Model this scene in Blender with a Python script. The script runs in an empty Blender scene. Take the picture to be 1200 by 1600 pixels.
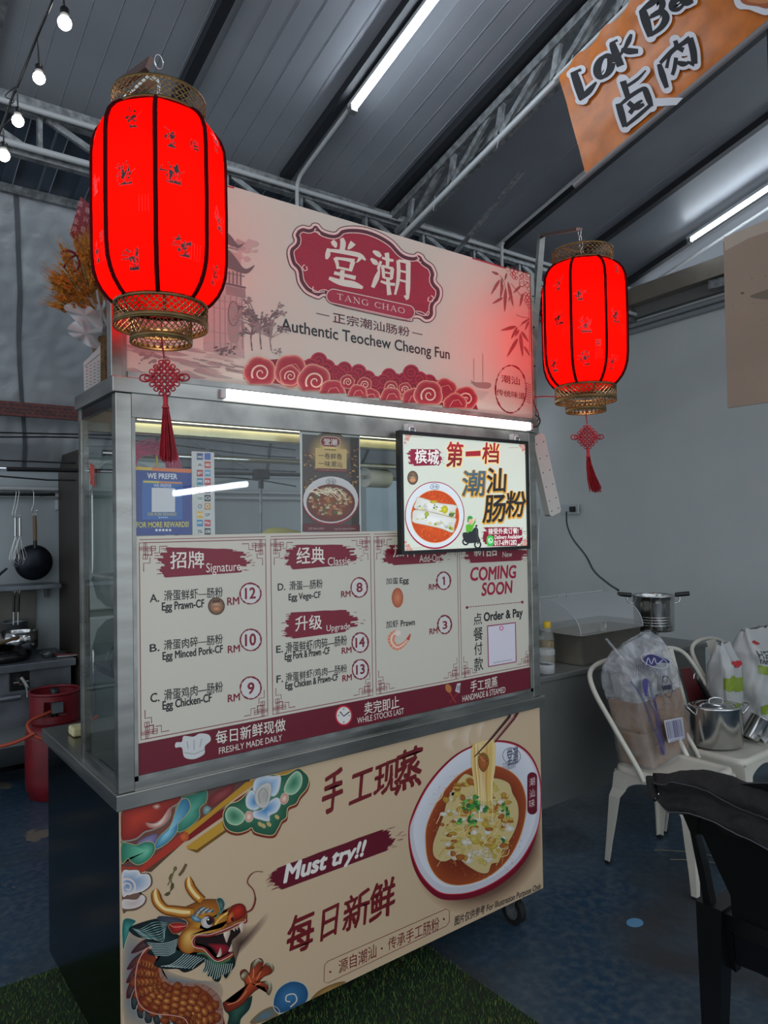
import bpy, bmesh, math, random
from mathutils import Vector, Matrix, noise
from mathutils.geometry import tessellate_polygon

# ------------------------------------------------------------------ camera, world, exposure
SC = bpy.context.scene
COL = SC.collection
CY, CP, CR, CF = 0.6541738, 0.0201989, -0.0161775, 1128.7378
CAM = Vector((-0.5577871, -1.82448176, 1.51191596))
_F = Vector((math.sin(CY)*math.cos(CP), math.cos(CY)*math.cos(CP), math.sin(CP)))
_r = Vector((math.cos(CY), -math.sin(CY), 0)); _u = _r.cross(_F)
_R = _r*math.cos(CR) + _u*math.sin(CR); _U = -_r*math.sin(CR) + _u*math.cos(CR)
cd = bpy.data.cameras.new('camera'); cam = bpy.data.objects.new('camera', cd); COL.objects.link(cam)
cd.sensor_fit = 'HORIZONTAL'; cd.sensor_width = 36; cd.lens = 36*CF/1200; cd.clip_start = .02; cd.clip_end = 200
m3 = Matrix((_R, _U, -_F)).transposed(); cam.matrix_world = Matrix.Translation(CAM) @ m3.to_4x4()
SC.camera = cam
SC.view_settings.view_transform = 'Standard'; SC.view_settings.look = 'None'
SC.view_settings.gamma = 1; SC.view_settings.use_curve_mapping = False
SC.view_settings.exposure = 0.0
w = bpy.data.worlds.new('world'); SC.world = w; w.use_nodes = True
w.node_tree.nodes['Background'].inputs[0].default_value = (.82, .91, 1, 1)
w.node_tree.nodes['Background'].inputs[1].default_value = WORLD = 1.2
SC.cycles.max_bounces = 8; SC.cycles.transparent_max_bounces = 24; SC.cycles.sample_clamp_indirect = 4
SC.cycles.caustics_reflective = False; SC.cycles.caustics_refractive = False
SC.cycles.use_denoising = True
sun = bpy.data.lights.new('daylight', 'AREA'); sun.energy = 14; sun.shape = 'RECTANGLE'; sun.size = 5; sun.size_y = 2.2; sun.color = (.86, .93, 1)
so = bpy.data.objects.new('daylight', sun); COL.objects.link(so); so.location = (-.8, -5.5, 3.2)
so.rotation_euler = (Vector((.8, 0, 1.6)) - so.location).to_track_quat('-Z', 'Y').to_euler()

def ray(px, py): return _R*((px-600)/CF) + _U*((800-py)/CF) + _F
def at(px, py, ax, v):
    """the point of the plane x, y or z = v that shows at a pixel of the photograph"""
    d = ray(px, py); return CAM + d*((v-CAM[ax])/d[ax])
def lin(c): return tuple(((x/255)/12.92 if x/255 <= .04045 else ((x/255+.055)/1.055)**2.4) for x in c)
R = math.radians
rnd = random.Random(7)

# ------------------------------------------------------------------ materials
MATS = {}
def mat(name, c, rough=.5, metal=0, var=.0, vs=8, bump=0, bs=60, emit=None, es=1, alpha=None, spec=None, stretch=(1, 1, 1), c2=None, coat=0, trans=0):
    if name in MATS: return MATS[name]
    m = bpy.data.materials.new(name); m.use_nodes = True; N = m.node_tree.nodes; L = m.node_tree.links
    b = N['Principled BSDF']; col = lin(c)+(1,)
    b.inputs['Base Color'].default_value = col; b.inputs['Roughness'].default_value = rough; b.inputs['Metallic'].default_value = metal
    if coat: b.inputs['Coat Weight'].default_value = coat
    if spec is not None: b.inputs['Specular IOR Level'].default_value = spec
    if emit: b.inputs['Emission Color'].default_value = lin(emit)+(1,); b.inputs['Emission Strength'].default_value = es
    if var or bump or c2:
        tc = N.new('ShaderNodeTexCoord'); mp = N.new('ShaderNodeMapping'); L.new(tc.outputs['Object'], mp.inputs[0])
        mp.inputs['Scale'].default_value = stretch
        if var or c2:
            n = N.new('ShaderNodeTexNoise'); n.inputs['Scale'].default_value = vs; n.inputs['Detail'].default_value = 6
            L.new(mp.outputs[0], n.inputs[0])
            r = N.new('ShaderNodeValToRGB'); r.color_ramp.elements[0].position = .35; r.color_ramp.elements[1].position = .65
            if c2: a_, b_ = lin(c2), col[:3]
            else: a_, b_ = [x*(1-var) for x in col[:3]], [min(1, x*(1+var)) for x in col[:3]]
            r.color_ramp.elements[0].color = (*a_, 1); r.color_ramp.elements[1].color = (*b_, 1)
            L.new(n.outputs[0], r.inputs[0]); L.new(r.outputs[0], b.inputs['Base Color'])
            if metal:
                mr = N.new('ShaderNodeMapRange'); mr.inputs[3].default_value = max(.05, rough-.12); mr.inputs[4].default_value = rough+.15
                L.new(n.outputs[0], mr.inputs[0]); L.new(mr.outputs[0], b.inputs['Roughness'])
        if bump:
            n2 = N.new('ShaderNodeTexNoise'); n2.inputs['Scale'].default_value = bs; n2.inputs['Detail'].default_value = 4
            L.new(mp.outputs[0], n2.inputs[0])
            bp = N.new('ShaderNodeBump'); bp.inputs['Strength'].default_value = bump; bp.inputs['Distance'].default_value = .01
            L.new(n2.outputs[0], bp.inputs['Height']); L.new(bp.outputs[0], b.inputs['Normal'])
    if trans or alpha is not None:
        # thin sheet: light passes straight through except what it reflects or scatters
        t = N.new('ShaderNodeBsdfTransparent'); mx = N.new('ShaderNodeMixShader'); out = N['Material Output']
        mx.inputs[0].default_value = alpha if alpha is not None else .1
        L.new(t.outputs[0], mx.inputs[1]); L.new(b.outputs[0], mx.inputs[2]); L.new(mx.outputs[0], out.inputs[0])
    MATS[name] = m; return m
def glass(name, tint=(251, 253, 252), gain=1.0, bump=0):
    if name in MATS: return MATS[name]
    m = bpy.data.materials.new(name); m.use_nodes = True; N = m.node_tree.nodes; L = m.node_tree.links
    N.remove(N['Principled BSDF']); out = N['Material Output']
    t = N.new('ShaderNodeBsdfTransparent'); t.inputs[0].default_value = lin(tint)+(1,)
    g = N.new('ShaderNodeBsdfGlossy'); g.inputs['Roughness'].default_value = .02
    f = N.new('ShaderNodeFresnel'); ge = N.new('ShaderNodeNewGeometry'); io = N.new('ShaderNodeMapRange')
    io.inputs[3].default_value = 1.5; io.inputs[4].default_value = 1/1.5; L.new(ge.outputs['Backfacing'], io.inputs[0]); L.new(io.outputs[0], f.inputs[0])
    k = N.new('ShaderNodeMath'); k.operation = 'MULTIPLY'; k.inputs[1].default_value = gain
    mx = N.new('ShaderNodeMixShader'); L.new(f.outputs[0], k.inputs[0]); L.new(k.outputs[0], mx.inputs[0])
    L.new(t.outputs[0], mx.inputs[1]); L.new(g.outputs[0], mx.inputs[2]); L.new(mx.outputs[0], out.inputs[0])
    MATS[name] = m; return m
def lamp_mat(name, c, s):
    m = bpy.data.materials.new(name); m.use_nodes = True; N = m.node_tree.nodes; L = m.node_tree.links
    N.remove(N['Principled BSDF']); e = N.new('ShaderNodeEmission'); e.inputs[0].default_value = (*c, 1); e.inputs[1].default_value = s
    L.new(e.outputs[0], N['Material Output'].inputs[0]); MATS[name] = m; return m
def print_mat(name, rough=.35, ripple=0, emit=0):
    """printed sheet: colours from the ink laid down in the mesh, optional fluted plastic relief"""
    m = bpy.data.materials.new(name); m.use_nodes = True; N = m.node_tree.nodes; L = m.node_tree.links
    b = N['Principled BSDF']; b.inputs['Roughness'].default_value = rough
    a = N.new('ShaderNodeAttribute'); a.attribute_name = 'ink'; L.new(a.outputs['Color'], b.inputs['Base Color'])
    if emit: L.new(a.outputs['Color'], b.inputs['Emission Color']); b.inputs['Emission Strength'].default_value = emit
    if ripple:
        tc = N.new('ShaderNodeTexCoord'); wv = N.new('ShaderNodeTexWave'); wv.bands_direction = 'Z'
        wv.inputs['Scale'].default_value = 48; wv.inputs['Distortion'].default_value = 1.2; wv.inputs['Detail'].default_value = 1
        L.new(tc.outputs['Object'], wv.inputs[0]); bp = N.new('ShaderNodeBump'); bp.inputs['Strength'].default_value = ripple
        bp.inputs['Distance'].default_value = .002; L.new(wv.outputs[0], bp.inputs['Height']); L.new(bp.outputs[0], b.inputs['Normal'])
    MATS[name] = m; return m
STEEL = mat('brushed_steel', (150, 149, 144), .3, 1, var=.17, vs=4, stretch=(1, 1, 6))
STEELD = mat('dark_polished_steel', (52, 58, 62), .16, 1, var=.08, vs=2)
STEELW = mat('worn_steel', (150, 150, 146), .42, 1, var=.3, vs=9)
CHROME = mat('polished_steel', (200, 200, 198), .12, 1, var=.05, vs=20)
GALV = mat('galvanised_steel', (146, 149, 150), .5, .7, var=.35, vs=26)
PIPEW = mat('white_conduit', (190, 193, 193), .4)
GLASS = glass('case_glass', gain=.75)
BLACK = mat('black_plastic', (14, 15, 17), .38)
RUBBER = mat('black_rubber', (18, 18, 18), .7)
BRASS = mat('brass_lattice', (112, 92, 58), .45, .8, var=.2, vs=30)
CORD = mat('red_cord', (150, 10, 30), .6, var=.2, vs=60)

# ------------------------------------------------------------------ objects
def tag(o, label=None, cat=None, group=None, kind=None):
    if label: o['label'] = label
    if cat: o['category'] = cat
    if group: o['group'] = group
    if kind: o['kind'] = kind
    return o
WLD = {}
def thing(name, label, cat, loc=(0, 0, 0), rz=0, group=None, world=False):
    """world: parts are built in room coordinates, the Empty only marks the base"""
    if world: WLD_next = Matrix.Translation(-Vector(loc))
    o = bpy.data.objects.new(name, None); COL.objects.link(o); o.location = loc; o.rotation_euler = (0, 0, rz); o.empty_display_size = .1
    if world: WLD[o] = WLD_next
    return tag(o, label, cat, group)
def link(name, me, m=None, parent=None, kind=None):
    o = bpy.data.objects.new(name, me); COL.objects.link(o)
    if m: me.materials.append(m)
    if parent:
        o.parent = parent
        if parent in WLD: o.matrix_parent_inverse = WLD[parent]
    if kind: o['kind'] = kind
    return o
class MB:
    """collects shapes for one mesh object"""
    def __init__(s): s.v = []; s.f = []; s.sm = []; s.mi = []; s.cur = 0
    def add(s, vs, fs, smooth=False):
        n = len(s.v); s.v += [tuple(p) for p in vs]; s.f += [tuple(i+n for i in f) for f in fs]; s.sm += [smooth]*len(fs); s.mi += [s.cur]*len(fs); return s
    def box(s, x0, y0, z0, x1, y1, z1, b=0):
        if b:
            xs = (x0, x1); ys = (y0, y1); zs = (z0, z1); bm = bmesh.new()
            bmesh.ops.create_cube(bm, size=1)
            for v in bm.verts: v.co = Vector((xs[v.co.x > 0], ys[v.co.y > 0], zs[v.co.z > 0]))
            bmesh.ops.bevel(bm, geom=bm.edges[:], offset=b, segments=2, affect='EDGES', profile=.5)
            bm.verts.index_update(); s.add([v.co[:] for v in bm.verts], [[v.index for v in f.verts] for f in bm.faces]); bm.free(); return s
        return s.add([(x, y, z) for x in (x0, x1) for y in (y0, y1) for z in (z0, z1)],
                     [(0, 1, 3, 2), (4, 6, 7, 5), (0, 4, 5, 1), (2, 3, 7, 6), (0, 2, 6, 4), (1, 5, 7, 3)])
    def tube(s, pts, r, n=8, cap=True, closed=False):
        P = [Vector(p) for p in pts]; rs = r if isinstance(r, (list, tuple)) else [r]*len(P); vs = []; k = len(P)
        up = None
        for i, p in enumerate(P):
            if closed: t = P[(i+1) % k]-P[i-1]
            else: t = P[min(i+1, k-1)]-P[max(i-1, 0)]
            t = t.normalized() if t.length > 1e-9 else Vector((0, 0, 1))
            if up is None: up = t.orthogonal().normalized()
            up = (up - t*up.dot(t)); up = up.normalized() if up.length > 1e-6 else t.orthogonal().normalized()
            w_ = t.cross(up)
            for j in range(n):
                a = 2*math.pi*j/n; vs.append(p + (up*math.cos(a) + w_*math.sin(a))*rs[i])
        fs = [(i*n+j, i*n+(j+1) % n, ((i+1) % k)*n+(j+1) % n, ((i+1) % k)*n+j) for i in range(k if closed else k-1) for j in range(n)]
        s.add(vs, fs, n > 4)
        if cap and not closed: s.add(vs[:n], [tuple(range(n))[::-1]]); s.add(vs[-n:], [tuple(range(n))])
        return s
    def lathe(s, prof, c=(0, 0, 0), n=32, cap0=False, cap1=False, sx=1, sy=1):
        vs = [(c[0]+r*math.cos(2*math.pi*j/n)*sx, c[1]+r*math.sin(2*math.pi*j/n)*sy, c[2]+z) for r, z in prof for j in range(n)]
        fs = [(i*n+j, i*n+(j+1) % n, (i+1)*n+(j+1) % n, (i+1)*n+j) for i in range(len(prof)-1) for j in range(n)]
        s.add(vs, fs, True)
        if cap0: s.add(vs[:n], [tuple(range(n))[::-1]])
        if cap1: s.add(vs[-n:], [tuple(range(n))])
        return s
    def beam(s, a, b, w_, h, up=(0, 0, 1)):
        a = Vector(a); b = Vector(b); t = (b-a).normalized(); u = Vector(up); u = (u-t*u.dot(t)).normalized(); q = t.cross(u)
        vs = [p + q*i*w_/2 + u*j*h/2 for p in (a, b) for i, j in ((-1, -1), (1, -1), (1, 1), (-1, 1))]
        return s.add(vs, [(3, 2, 1, 0), (4, 5, 6, 7), (0, 1, 5, 4), (1, 2, 6, 5), (2, 3, 7, 6), (3, 0, 4, 7)])
    def grid(s, nu, nv, fn, smooth=True):
        vs = [fn(i/nu, j/nv) for j in range(nv+1) for i in range(nu+1)]
        return s.add(vs, [(j*(nu+1)+i, j*(nu+1)+i+1, (j+1)*(nu+1)+i+1, (j+1)*(nu+1)+i) for j in range(nv) for i in range(nu)], smooth)
    def prism(s, pts, y0, y1, ax=1):
        """outline in the plane of two axes, extruded along the third"""
        tri = tessellate_polygon([[Vector((a, b, 0)) for a, b in pts]]); n = len(pts)
        def P(a, b, y): return (a, y, b) if ax == 1 else ((y, a, b) if ax == 0 else (a, b, y))
        s.add([P(a, b, y0) for a, b in pts]+[P(a, b, y1) for a, b in pts], [tuple(t) for t in tri]+[tuple(i+n for i in t)[::-1] for t in tri]+[(i, (i+1) % n, (i+1) % n+n, i+n) for i in range(n)])
        return s
    def mesh(s, name):
        me = bpy.data.meshes.new(name); me.from_pydata(s.v, [], s.f)
        me.polygons.foreach_set('use_smooth', s.sm)
        if any(s.mi): me.polygons.foreach_set('material_index', s.mi)
        bm = bmesh.new(); bm.from_mesh(me); bmesh.ops.recalc_face_normals(bm, faces=bm.faces[:]); bm.to_mesh(me); bm.free()
        return me
    def build(s, name, m, parent=None, kind=None, sharp=None):
        ms = m if isinstance(m, (list, tuple)) else [m]
        o = link(name, s.mesh(name), None, parent, kind)
        for q in ms: o.data.materials.append(q)
        return o
def copy_tree(o, parent=None):
    c = o.copy(); COL.objects.link(c); c.parent = parent
    for ch in [x for x in KIDS.get(o.name, [])] or [x for x in bpy.data.objects if x.parent == o]: copy_tree(ch, c)
    return c
KIDS = {}
def smooth(P, n=6, closed=True):
    out = []; k = len(P)
    for i in range(k if closed else k-1):
        g = lambda j: P[j % k] if closed else P[min(max(j, 0), k-1)]
        a, b, c, d = g(i-1), g(i), g(i+1), g(i+2)
        for q in range(n):
            t = q/n
            out.append(tuple(.5*((2*b[e])+(-a[e]+c[e])*t+(2*a[e]-5*b[e]+4*c[e]-d[e])*t*t+(-a[e]+3*b[e]-3*c[e]+d[e])*t**3) for e in range(len(b))))
    if not closed: out.append(tuple(P[-1]))
    return out
def inset(P, d):
    """move a closed outline inwards by d"""
    k = len(P); A = sum(P[i][0]*P[(i+1) % k][1]-P[(i+1) % k][0]*P[i][1] for i in range(k)); sg = 1 if A > 0 else -1; out = []
    for i in range(k):
        a, b, c = P[i-1], P[i], P[(i+1) % k]; tx, ty = c[0]-a[0], c[1]-a[1]; l = math.hypot(tx, ty) or 1
        out.append((b[0]-sg*ty/l*d, b[1]+sg*tx/l*d))
    return out

# ------------------------------------------------------------------ printed artwork
_gl = {}
def glyphs(s, bold=0., res=3):
    k = (s, bold)
    if k not in _gl:
        c = bpy.data.curves.new('type', 'FONT'); c.body = s; c.fill_mode = 'FRONT'; c.resolution_u = res; c.offset = bold
        o = bpy.data.objects.new('type', c); me = o.to_mesh()
        V = [(v.co.x, v.co.y) for v in me.vertices]; Fc = [tuple(p.vertices) for p in me.polygons]
        o.to_mesh_clear(); bpy.data.objects.remove(o); bpy.data.curves.remove(c)
        x0 = min(v[0] for v in V); x1 = max(v[0] for v in V); y0 = min(v[1] for v in V); y1 = max(v[1] for v in V)
        _gl[k] = ([((x-x0)/(x1-x0 or 1), (y-y0)/(y1-y0 or 1)) for x, y in V], Fc, (x1-x0)/(y1-y0 or 1))
    return _gl[k]
class Canvas:
    """flat print on a real panel; shapes are given in pixels of the photograph (or directly in panel metres) and laid onto the panel plane"""
    def __init__(s, O, eu, ev, n, direct=False, step=1.2e-4, warp=None):
        s.O = Vector(O); s.eu = Vector(eu); s.ev = Vector(ev); s.n = Vector(n); s.direct = direct; s.step = step; s.L = 1; s.warp = warp; s.q = 0; s.box = None; s.clear()
    def clear(s): s.v = []; s.f = []; s.c = []
    def uv(s, p):
        if s.direct: return (p[0], p[1])
        d = ray(p[0], p[1]); t = (s.O-CAM).dot(s.n)/d.dot(s.n); q = CAM + d*t - s.O; return (q.dot(s.eu), q.dot(s.ev))
    def put(s, uvs, faces, col, L=None):
        """col: one colour or one per vertex"""
        s.q += 1; h = (s.L if L is None else L)*s.step + (s.q % 54)*2e-6; n = len(s.v)
        if s.box: uvs = [(min(max(u, s.box[0]), s.box[1]), min(max(v, s.box[2]), s.box[3])) for u, v in uvs]
        for u, v in uvs: s.v.append(s.warp(u, v, h) if s.warp else s.O + s.eu*u + s.ev*v + s.n*h)
        s.f += [tuple(i+n for i in f) for f in faces]
        if isinstance(col[0], (int, float)): s.c += [lin(col)]*len(uvs)
        else: s.c += [lin(c) for c in col]
    def poly(s, P, col, L=None, uvin=False):
        P = list(P) if uvin else [s.uv(p) for p in P]
        tri = tessellate_polygon([[Vector((a, b, 0)) for a, b in P]])
        s.put(P, tri, col, L)
    def blob(s, P, ctr, cin, cout, L=None, rings=4, pw=1.0):
        Q = [s.uv(p) for p in P]; c = s.uv(ctr); n = len(Q); V = [c]; C = [cin]
        for r in range(1, rings+1):
            t = r/rings
            for q in Q: V.append((c[0]+(q[0]-c[0])*t, c[1]+(q[1]-c[1])*t)); C.append(tuple(cin[e]+(cout[e]-cin[e])*t**pw for e in range(3)))
        F = [(0, 1+i, 1+(i+1) % n) for i in range(n)]
        for r in range(rings-1): F += [(1+r*n+i, 1+r*n+(i+1) % n, 1+(r+1)*n+(i+1) % n, 1+(r+1)*n+i) for i in range(n)]
        s.put(V, F, C, L)
    def ell(s, cx, cy, rx, ry, col, L=None, rot=0, n=28, cin=None, a0=0, a1=360):
        P = []
        for i in range(n):
            a = R(a0+(a1-a0)*i/(n if a1-a0 == 360 else n-1)); x, y = rx*math.cos(a), ry*math.sin(a); P.append((cx+x*math.cos(rot)-y*math.sin(rot), cy+x*math.sin(rot)+y*math.cos(rot)))
        if cin: s.blob(P, (cx, cy), cin, col, L)
        else: s.poly(P, col, L)
    def line(s, P, w_, col, L=None, closed=False, cap=True):
        """ribbon, widths in input units"""
        ws = list(w_) if isinstance(w_, (list, tuple)) else [w_]*len(P); k = len(P); V = []
        for i in range(k):
            if closed: a, c = P[i-1], P[(i+1) % k]
            else: a, c = P[max(i-1, 0)], P[min(i+1, k-1)]
            tx, ty = c[0]-a[0], c[1]-a[1]; l = math.hypot(tx, ty) or 1; h = ws[min(i, len(ws)-1)]/2
            V += [(P[i][0]-ty/l*h, P[i][1]+tx/l*h), (P[i][0]+ty/l*h, P[i][1]-tx/l*h)]
        F = [(2*i, 2*i+1, 2*((i+1) % k)+1, 2*((i+1) % k)) for i in range(k if closed else k-1)]
        s.put([s.uv(p) for p in V], F, col, L)
    def ring(s, cx, cy, rx, ry, w_, col, L=None, rot=0, n=32, rough=0):
        P = []; W_ = []
        for i in range(n):
            a = 2*math.pi*i/n; x, y = rx*math.cos(a), ry*math.sin(a); P.append((cx+x*math.cos(rot)-y*math.sin(rot), cy+x*math.sin(rot)+y*math.cos(rot))); W_.append(w_*(1+rough*(rnd.random()-.5)*2))
        s.line(P, W_, col, L, closed=True)
    def text(s, t, a, b, col, L=None, bold=0., quad=False, brush=0., shear=0., col2=None, over=0):
        """t fills the rectangle whose upper left corner shows at pixel a and lower right at pixel b (quad: a = [TL, TR, BR, BL])"""
        cjk = ord(t[0]) > 0x2000 or bold > .0201; V, F, _ = glyphs(t, 0 if cjk else bold); k = rnd.random()*50
        if quad: Q = [s.uv(p) for p in a]
        else:
            A = s.uv(a); B = s.uv(b); Q = [A, (B[0], A[1]), B, (A[0], B[1])]
        asp = max(.3, math.dist(Q[0], Q[1])/max(1e-6, math.dist(Q[0], Q[3])))
        out = []
        for x, y in V:
            if brush:
                y2 = y + brush*noise.noise(Vector((x*asp*5, y*5, k))); x2 = x + brush/asp*noise.noise(Vector((x*asp*5, y*5, k+9)))
                y2 += .05*math.sin(x*asp*2.2)*min(1, brush*20); x, y = x2, y2
            x += shear*(y-.5)/asp
            tp = [Q[0][e]+(Q[1][e]-Q[0][e])*x for e in (0, 1)]; bt = [Q[3][e]+(Q[2][e]-Q[3][e])*x for e in (0, 1)]
            out.append((bt[0]+(tp[0]-bt[0])*y, bt[1]+(tp[1]-bt[1])*y))
        cc = col
        if col2: cc = [tuple(col2[e]+(col[e]-col2[e])*v[1] for e in range(3)) for v in V]
        if cjk and bold:
            r_ = bold*math.dist(Q[0], Q[3])*.8
            for i in range(6): s.put([(u+r_*math.cos(i*1.047), v+r_*math.sin(i*1.047)) for u, v in out], F, cc, L)
        s.put(out, F, cc, L)
    def brushpatch(s, q, col, L=None, n=11, jag=.09, seed=3):
        """dry-brush bar inside quad q = TL, TR, BR, BL"""
        g = random.Random(seed); Q = [s.uv(p) for p in q]
        def P(x, y): return tuple((Q[0][e]*(1-x)+Q[1][e]*x)*(1-y)+(Q[3][e]*(1-x)+Q[2][e]*x)*y for e in (0, 1))
        for i in range(n):
            y0 = i/n-.01; y1 = (i+1)/n+.01; ed = abs((i+.5)/n-.5)*2
            a = g.uniform(0, jag)+ed**3*jag*1.2; b = 1-g.uniform(0, jag*1.3)-ed**3*jag*1.5
            V = [P(a, y0), P(a-.02, (y0+y1)/2), P(a+.01, y1)]; k = 8
            top = [P(a+(b-a)*j/k, y0+g.uniform(-.012, .012)) for j in range(1, k)]
            V = [P(a, y0)]+top+[P(b, y0+.01), P(b+.015, (y0+y1)/2), P(b-.01, y1), P(a+.01, y1), P(a-.015, (y0+y1)/2)]
            s.poly(V, col, L, uvin=True)
            for sd in (0, 1):
                if g.random() < .8:
                    x = g.uniform(b+.01, b+.08) if sd else a-g.uniform(.02, .06); ym = g.uniform(y0, y1)
                    s.poly([P(x, ym), P(x+.035, ym-.01), P(x+.04, ym+.018), P(x-.01, ym+.02)], col, L, uvin=True)
    def build(s, name, m, parent, kind=None):
        me = bpy.data.meshes.new(name); me.from_pydata(s.v, [], s.f)
        at_ = me.color_attributes.new('ink', 'FLOAT_COLOR', 'POINT'); fl = []
        for c in s.c: fl += [c[0], c[1], c[2], 1]
        at_.data.foreach_set('color', fl)
        # faces must look along +n
        o = link(name, me, m, parent, kind); s.clear(); return o
INK = print_mat('printed_ink', .38)
INKR = print_mat('printed_ink_on_fluted_board', .42, ripple=.25)
INKB = print_mat('printed_ink_on_vinyl', .75)
INKE = print_mat('backlit_print', .2, emit=.5)
def ycanvas(y, **k): return Canvas((0, y, 0), (1, 0, 0), (0, 0, 1), (0, -1, 0), **k)

# ------------------------------------------------------------------ floor, walls, roof
def floor_mat():
    m = bpy.data.materials.new('worn_blue_floor_paint'); m.use_nodes = True; N = m.node_tree.nodes; L = m.node_tree.links; b = N['Principled BSDF']
    tc = N.new('ShaderNodeTexCoord')
    def nz(sc, det, lo, hi, dist=0):
        n = N.new('ShaderNodeTexNoise'); n.inputs['Scale'].default_value = sc; n.inputs['Detail'].default_value = det; n.inputs['Distortion'].default_value = dist
        L.new(tc.outputs['Object'], n.inputs[0]); r = N.new('ShaderNodeMapRange'); r.inputs[1].default_value = lo; r.inputs[2].default_value = hi; L.new(n.outputs[0], r.inputs[0]); return r.outputs[0]
    def mix(f, a, c):
        x = N.new('ShaderNodeMix'); x.data_type = 'RGBA'; L.new(f, x.inputs[0])
        for i, v in ((6, a), (7, c)):
            if isinstance(v, tuple): x.inputs[i].default_value = lin(v)+(1,)
            else: L.new(v, x.inputs[i])
        return x.outputs[2]
    base = mix(nz(1.3, 5, .35, .65), (24, 58, 86), (50, 72, 88))
    base = mix(nz(30, 8, .42, .72), base, (76, 90, 100))
    grime = nz(1.5, 10, .53, .68, .4); base = mix(grime, base, (54, 56, 58))
    chips = nz(2.7, 12, .60, .61, .7); sx = N.new('ShaderNodeSeparateXYZ'); L.new(tc.outputs['Object'], sx.inputs[0]); lm = N.new('ShaderNodeMapRange'); lm.inputs[1].default_value = .7; lm.inputs[2].default_value = .4; L.new(sx.outputs[0], lm.inputs[0])
    ml = N.new('ShaderNodeMath'); ml.operation = 'MULTIPLY'; L.new(chips, ml.inputs[0]); L.new(lm.outputs[0], ml.inputs[1]); base = mix(ml.outputs[0], base, (116, 110, 98))
    specks = nz(120, 2, .745, .77); base = mix(specks, base, (165, 168, 165))
    L.new(base, b.inputs['Base Color'])
    mr = N.new('ShaderNodeMapRange'); mr.inputs[3].default_value = .34; mr.inputs[4].default_value = .75; L.new(grime, mr.inputs[0]); L.new(mr.outputs[0], b.inputs['Roughness'])
    bp = N.new('ShaderNodeBump'); bp.inputs['Strength'].default_value = .25; bp.inputs['Distance'].default_value = .006; L.new(nz(45, 6, 0, 1), bp.inputs['Height']); L.new(bp.outputs[0], b.inputs['Normal'])
    return m
MB().box(-4, -5, -.12, 6.2, 3.6, 0).build('floor', floor_mat(), kind='structure')
MB().box(-8, 3.6, -.16, 14, 14, -.04).build('ground', mat('outdoor_concrete', (150, 148, 142), .8, var=.1), kind='structure')
ROOFZ = lambda y: 4.1-.3*y
SLAB = mat('grey_roof_panel', (146, 150, 156), .42, var=.05, vs=3); BEAD = mat('panel_bead', (166, 172, 178), .4)
SHEET = mat('dark_roof_sheet', (122, 126, 133), .38, var=.12, vs=2); DARKB = mat('dark_purlin', (38, 40, 44), .5)
CORR = mat('blue_grey_corrugated_sheet', (86, 96, 110), .4, .3, var=.15, vs=4)
roof = bpy.data.objects.new('ceiling', None); COL.objects.link(roof); roof['kind'] = 'structure'
def slope_box(mb, x0, x1, ya, yb, dz0, dz1):
    """slab lying on the roof slope; dz measured down from the roof plane"""
    vs = [(x, y, ROOFZ(y)-dz) for x in (x0, x1) for y in (ya, yb) for dz in (dz1, dz0)]
    return mb.add(vs, [(0, 1, 3, 2), (4, 6, 7, 5), (0, 4, 5, 1), (2, 3, 7, 6), (0, 2, 6, 4), (1, 5, 7, 3)])
def roof_piece(name, x, wd, ya, yb, m, bead=True, rib=0):
    key = (name, wd, ya, yb, bead, rib)
    if key not in _rp:
        b = MB(); slope_box(b, 0, wd-.004, ya, yb, -.03, 0)
        if bead: b.cur = 1; slope_box(b, wd-.0055, wd-.004, ya, yb, 0, .002)
        if rib:
            b.cur = 0
            for q in (.0, .5): slope_box(b, wd*q, wd*q+.05, ya, yb, 0, rib); b.cur = 1; slope_box(b, wd*q+.048, wd*q+.052, ya, yb, rib-.002, rib+.002); b.cur = 0
        me = b.mesh(name); me.materials.append(m); me.materials.append(BEAD); _rp[key] = me
    o = bpy.data.objects.new(name, _rp[key]); COL.objects.link(o); o.location.x = x; o.parent = roof; return o
_rp = {}
for i in range(47): roof_piece('roof_panel', -2.98+i*.11, .11, -4.5, 1.87, SLAB)
for i in range(14): roof_piece('roof_sheet', 2.185+i*.88, .88, -4.5, 1.87, SHEET, bead=True)
for i in range(30): roof_piece('corrugated_sheet', -2.9+i*.36, .36, 1.86, 3.7, CORR, bead=False, rib=.03)
def purlin(name, x, y0, y1, w_, d0, d1, m):
    b = MB(); slope_box(b, x-w_/2, x+w_/2, y0, y1, d0, d1); return b.build(name, m, roof)
purlin('purlin', .79, -4.4, 1.8, .05, .001, .05, DARKB); purlin('purlin', 1.53, -4.4, 1.8, .055, .001, .05, DARKB); purlin('purlin', .0, -4.4, 1.8, .03, .001, .03, GALV)
purlin('purlin', 2.27, -4.4, 1.85, .12, -.01, .05, DARKB)
for x in (3.35, 4.06, 4.82): purlin('purlin', x, -4.4, 1.8, .05, .001, .05, DARKB)
# conduits that follow the purlins and bend down at the eave
def conduit(x, y0, y1, r=.012, drop=.25):
    P = [(x, y, ROOFZ(y)-.065) for y in (y0, y1-.1)]+[(x, y1-.02, ROOFZ(y1)-.075), (x, y1, ROOFZ(y1)-.12), (x, y1, ROOFZ(y1)-drop)]
    tag(MB().tube(smooth(P, 4, False), r).build('conduit', PIPEW, roof), 'white conduit bending down at the eave')
conduit(1.575, 1.2, 1.73, drop=.3); conduit(3.24, -1.2, 1.7, drop=.4); conduit(5.0, -1, 1.7)
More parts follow.
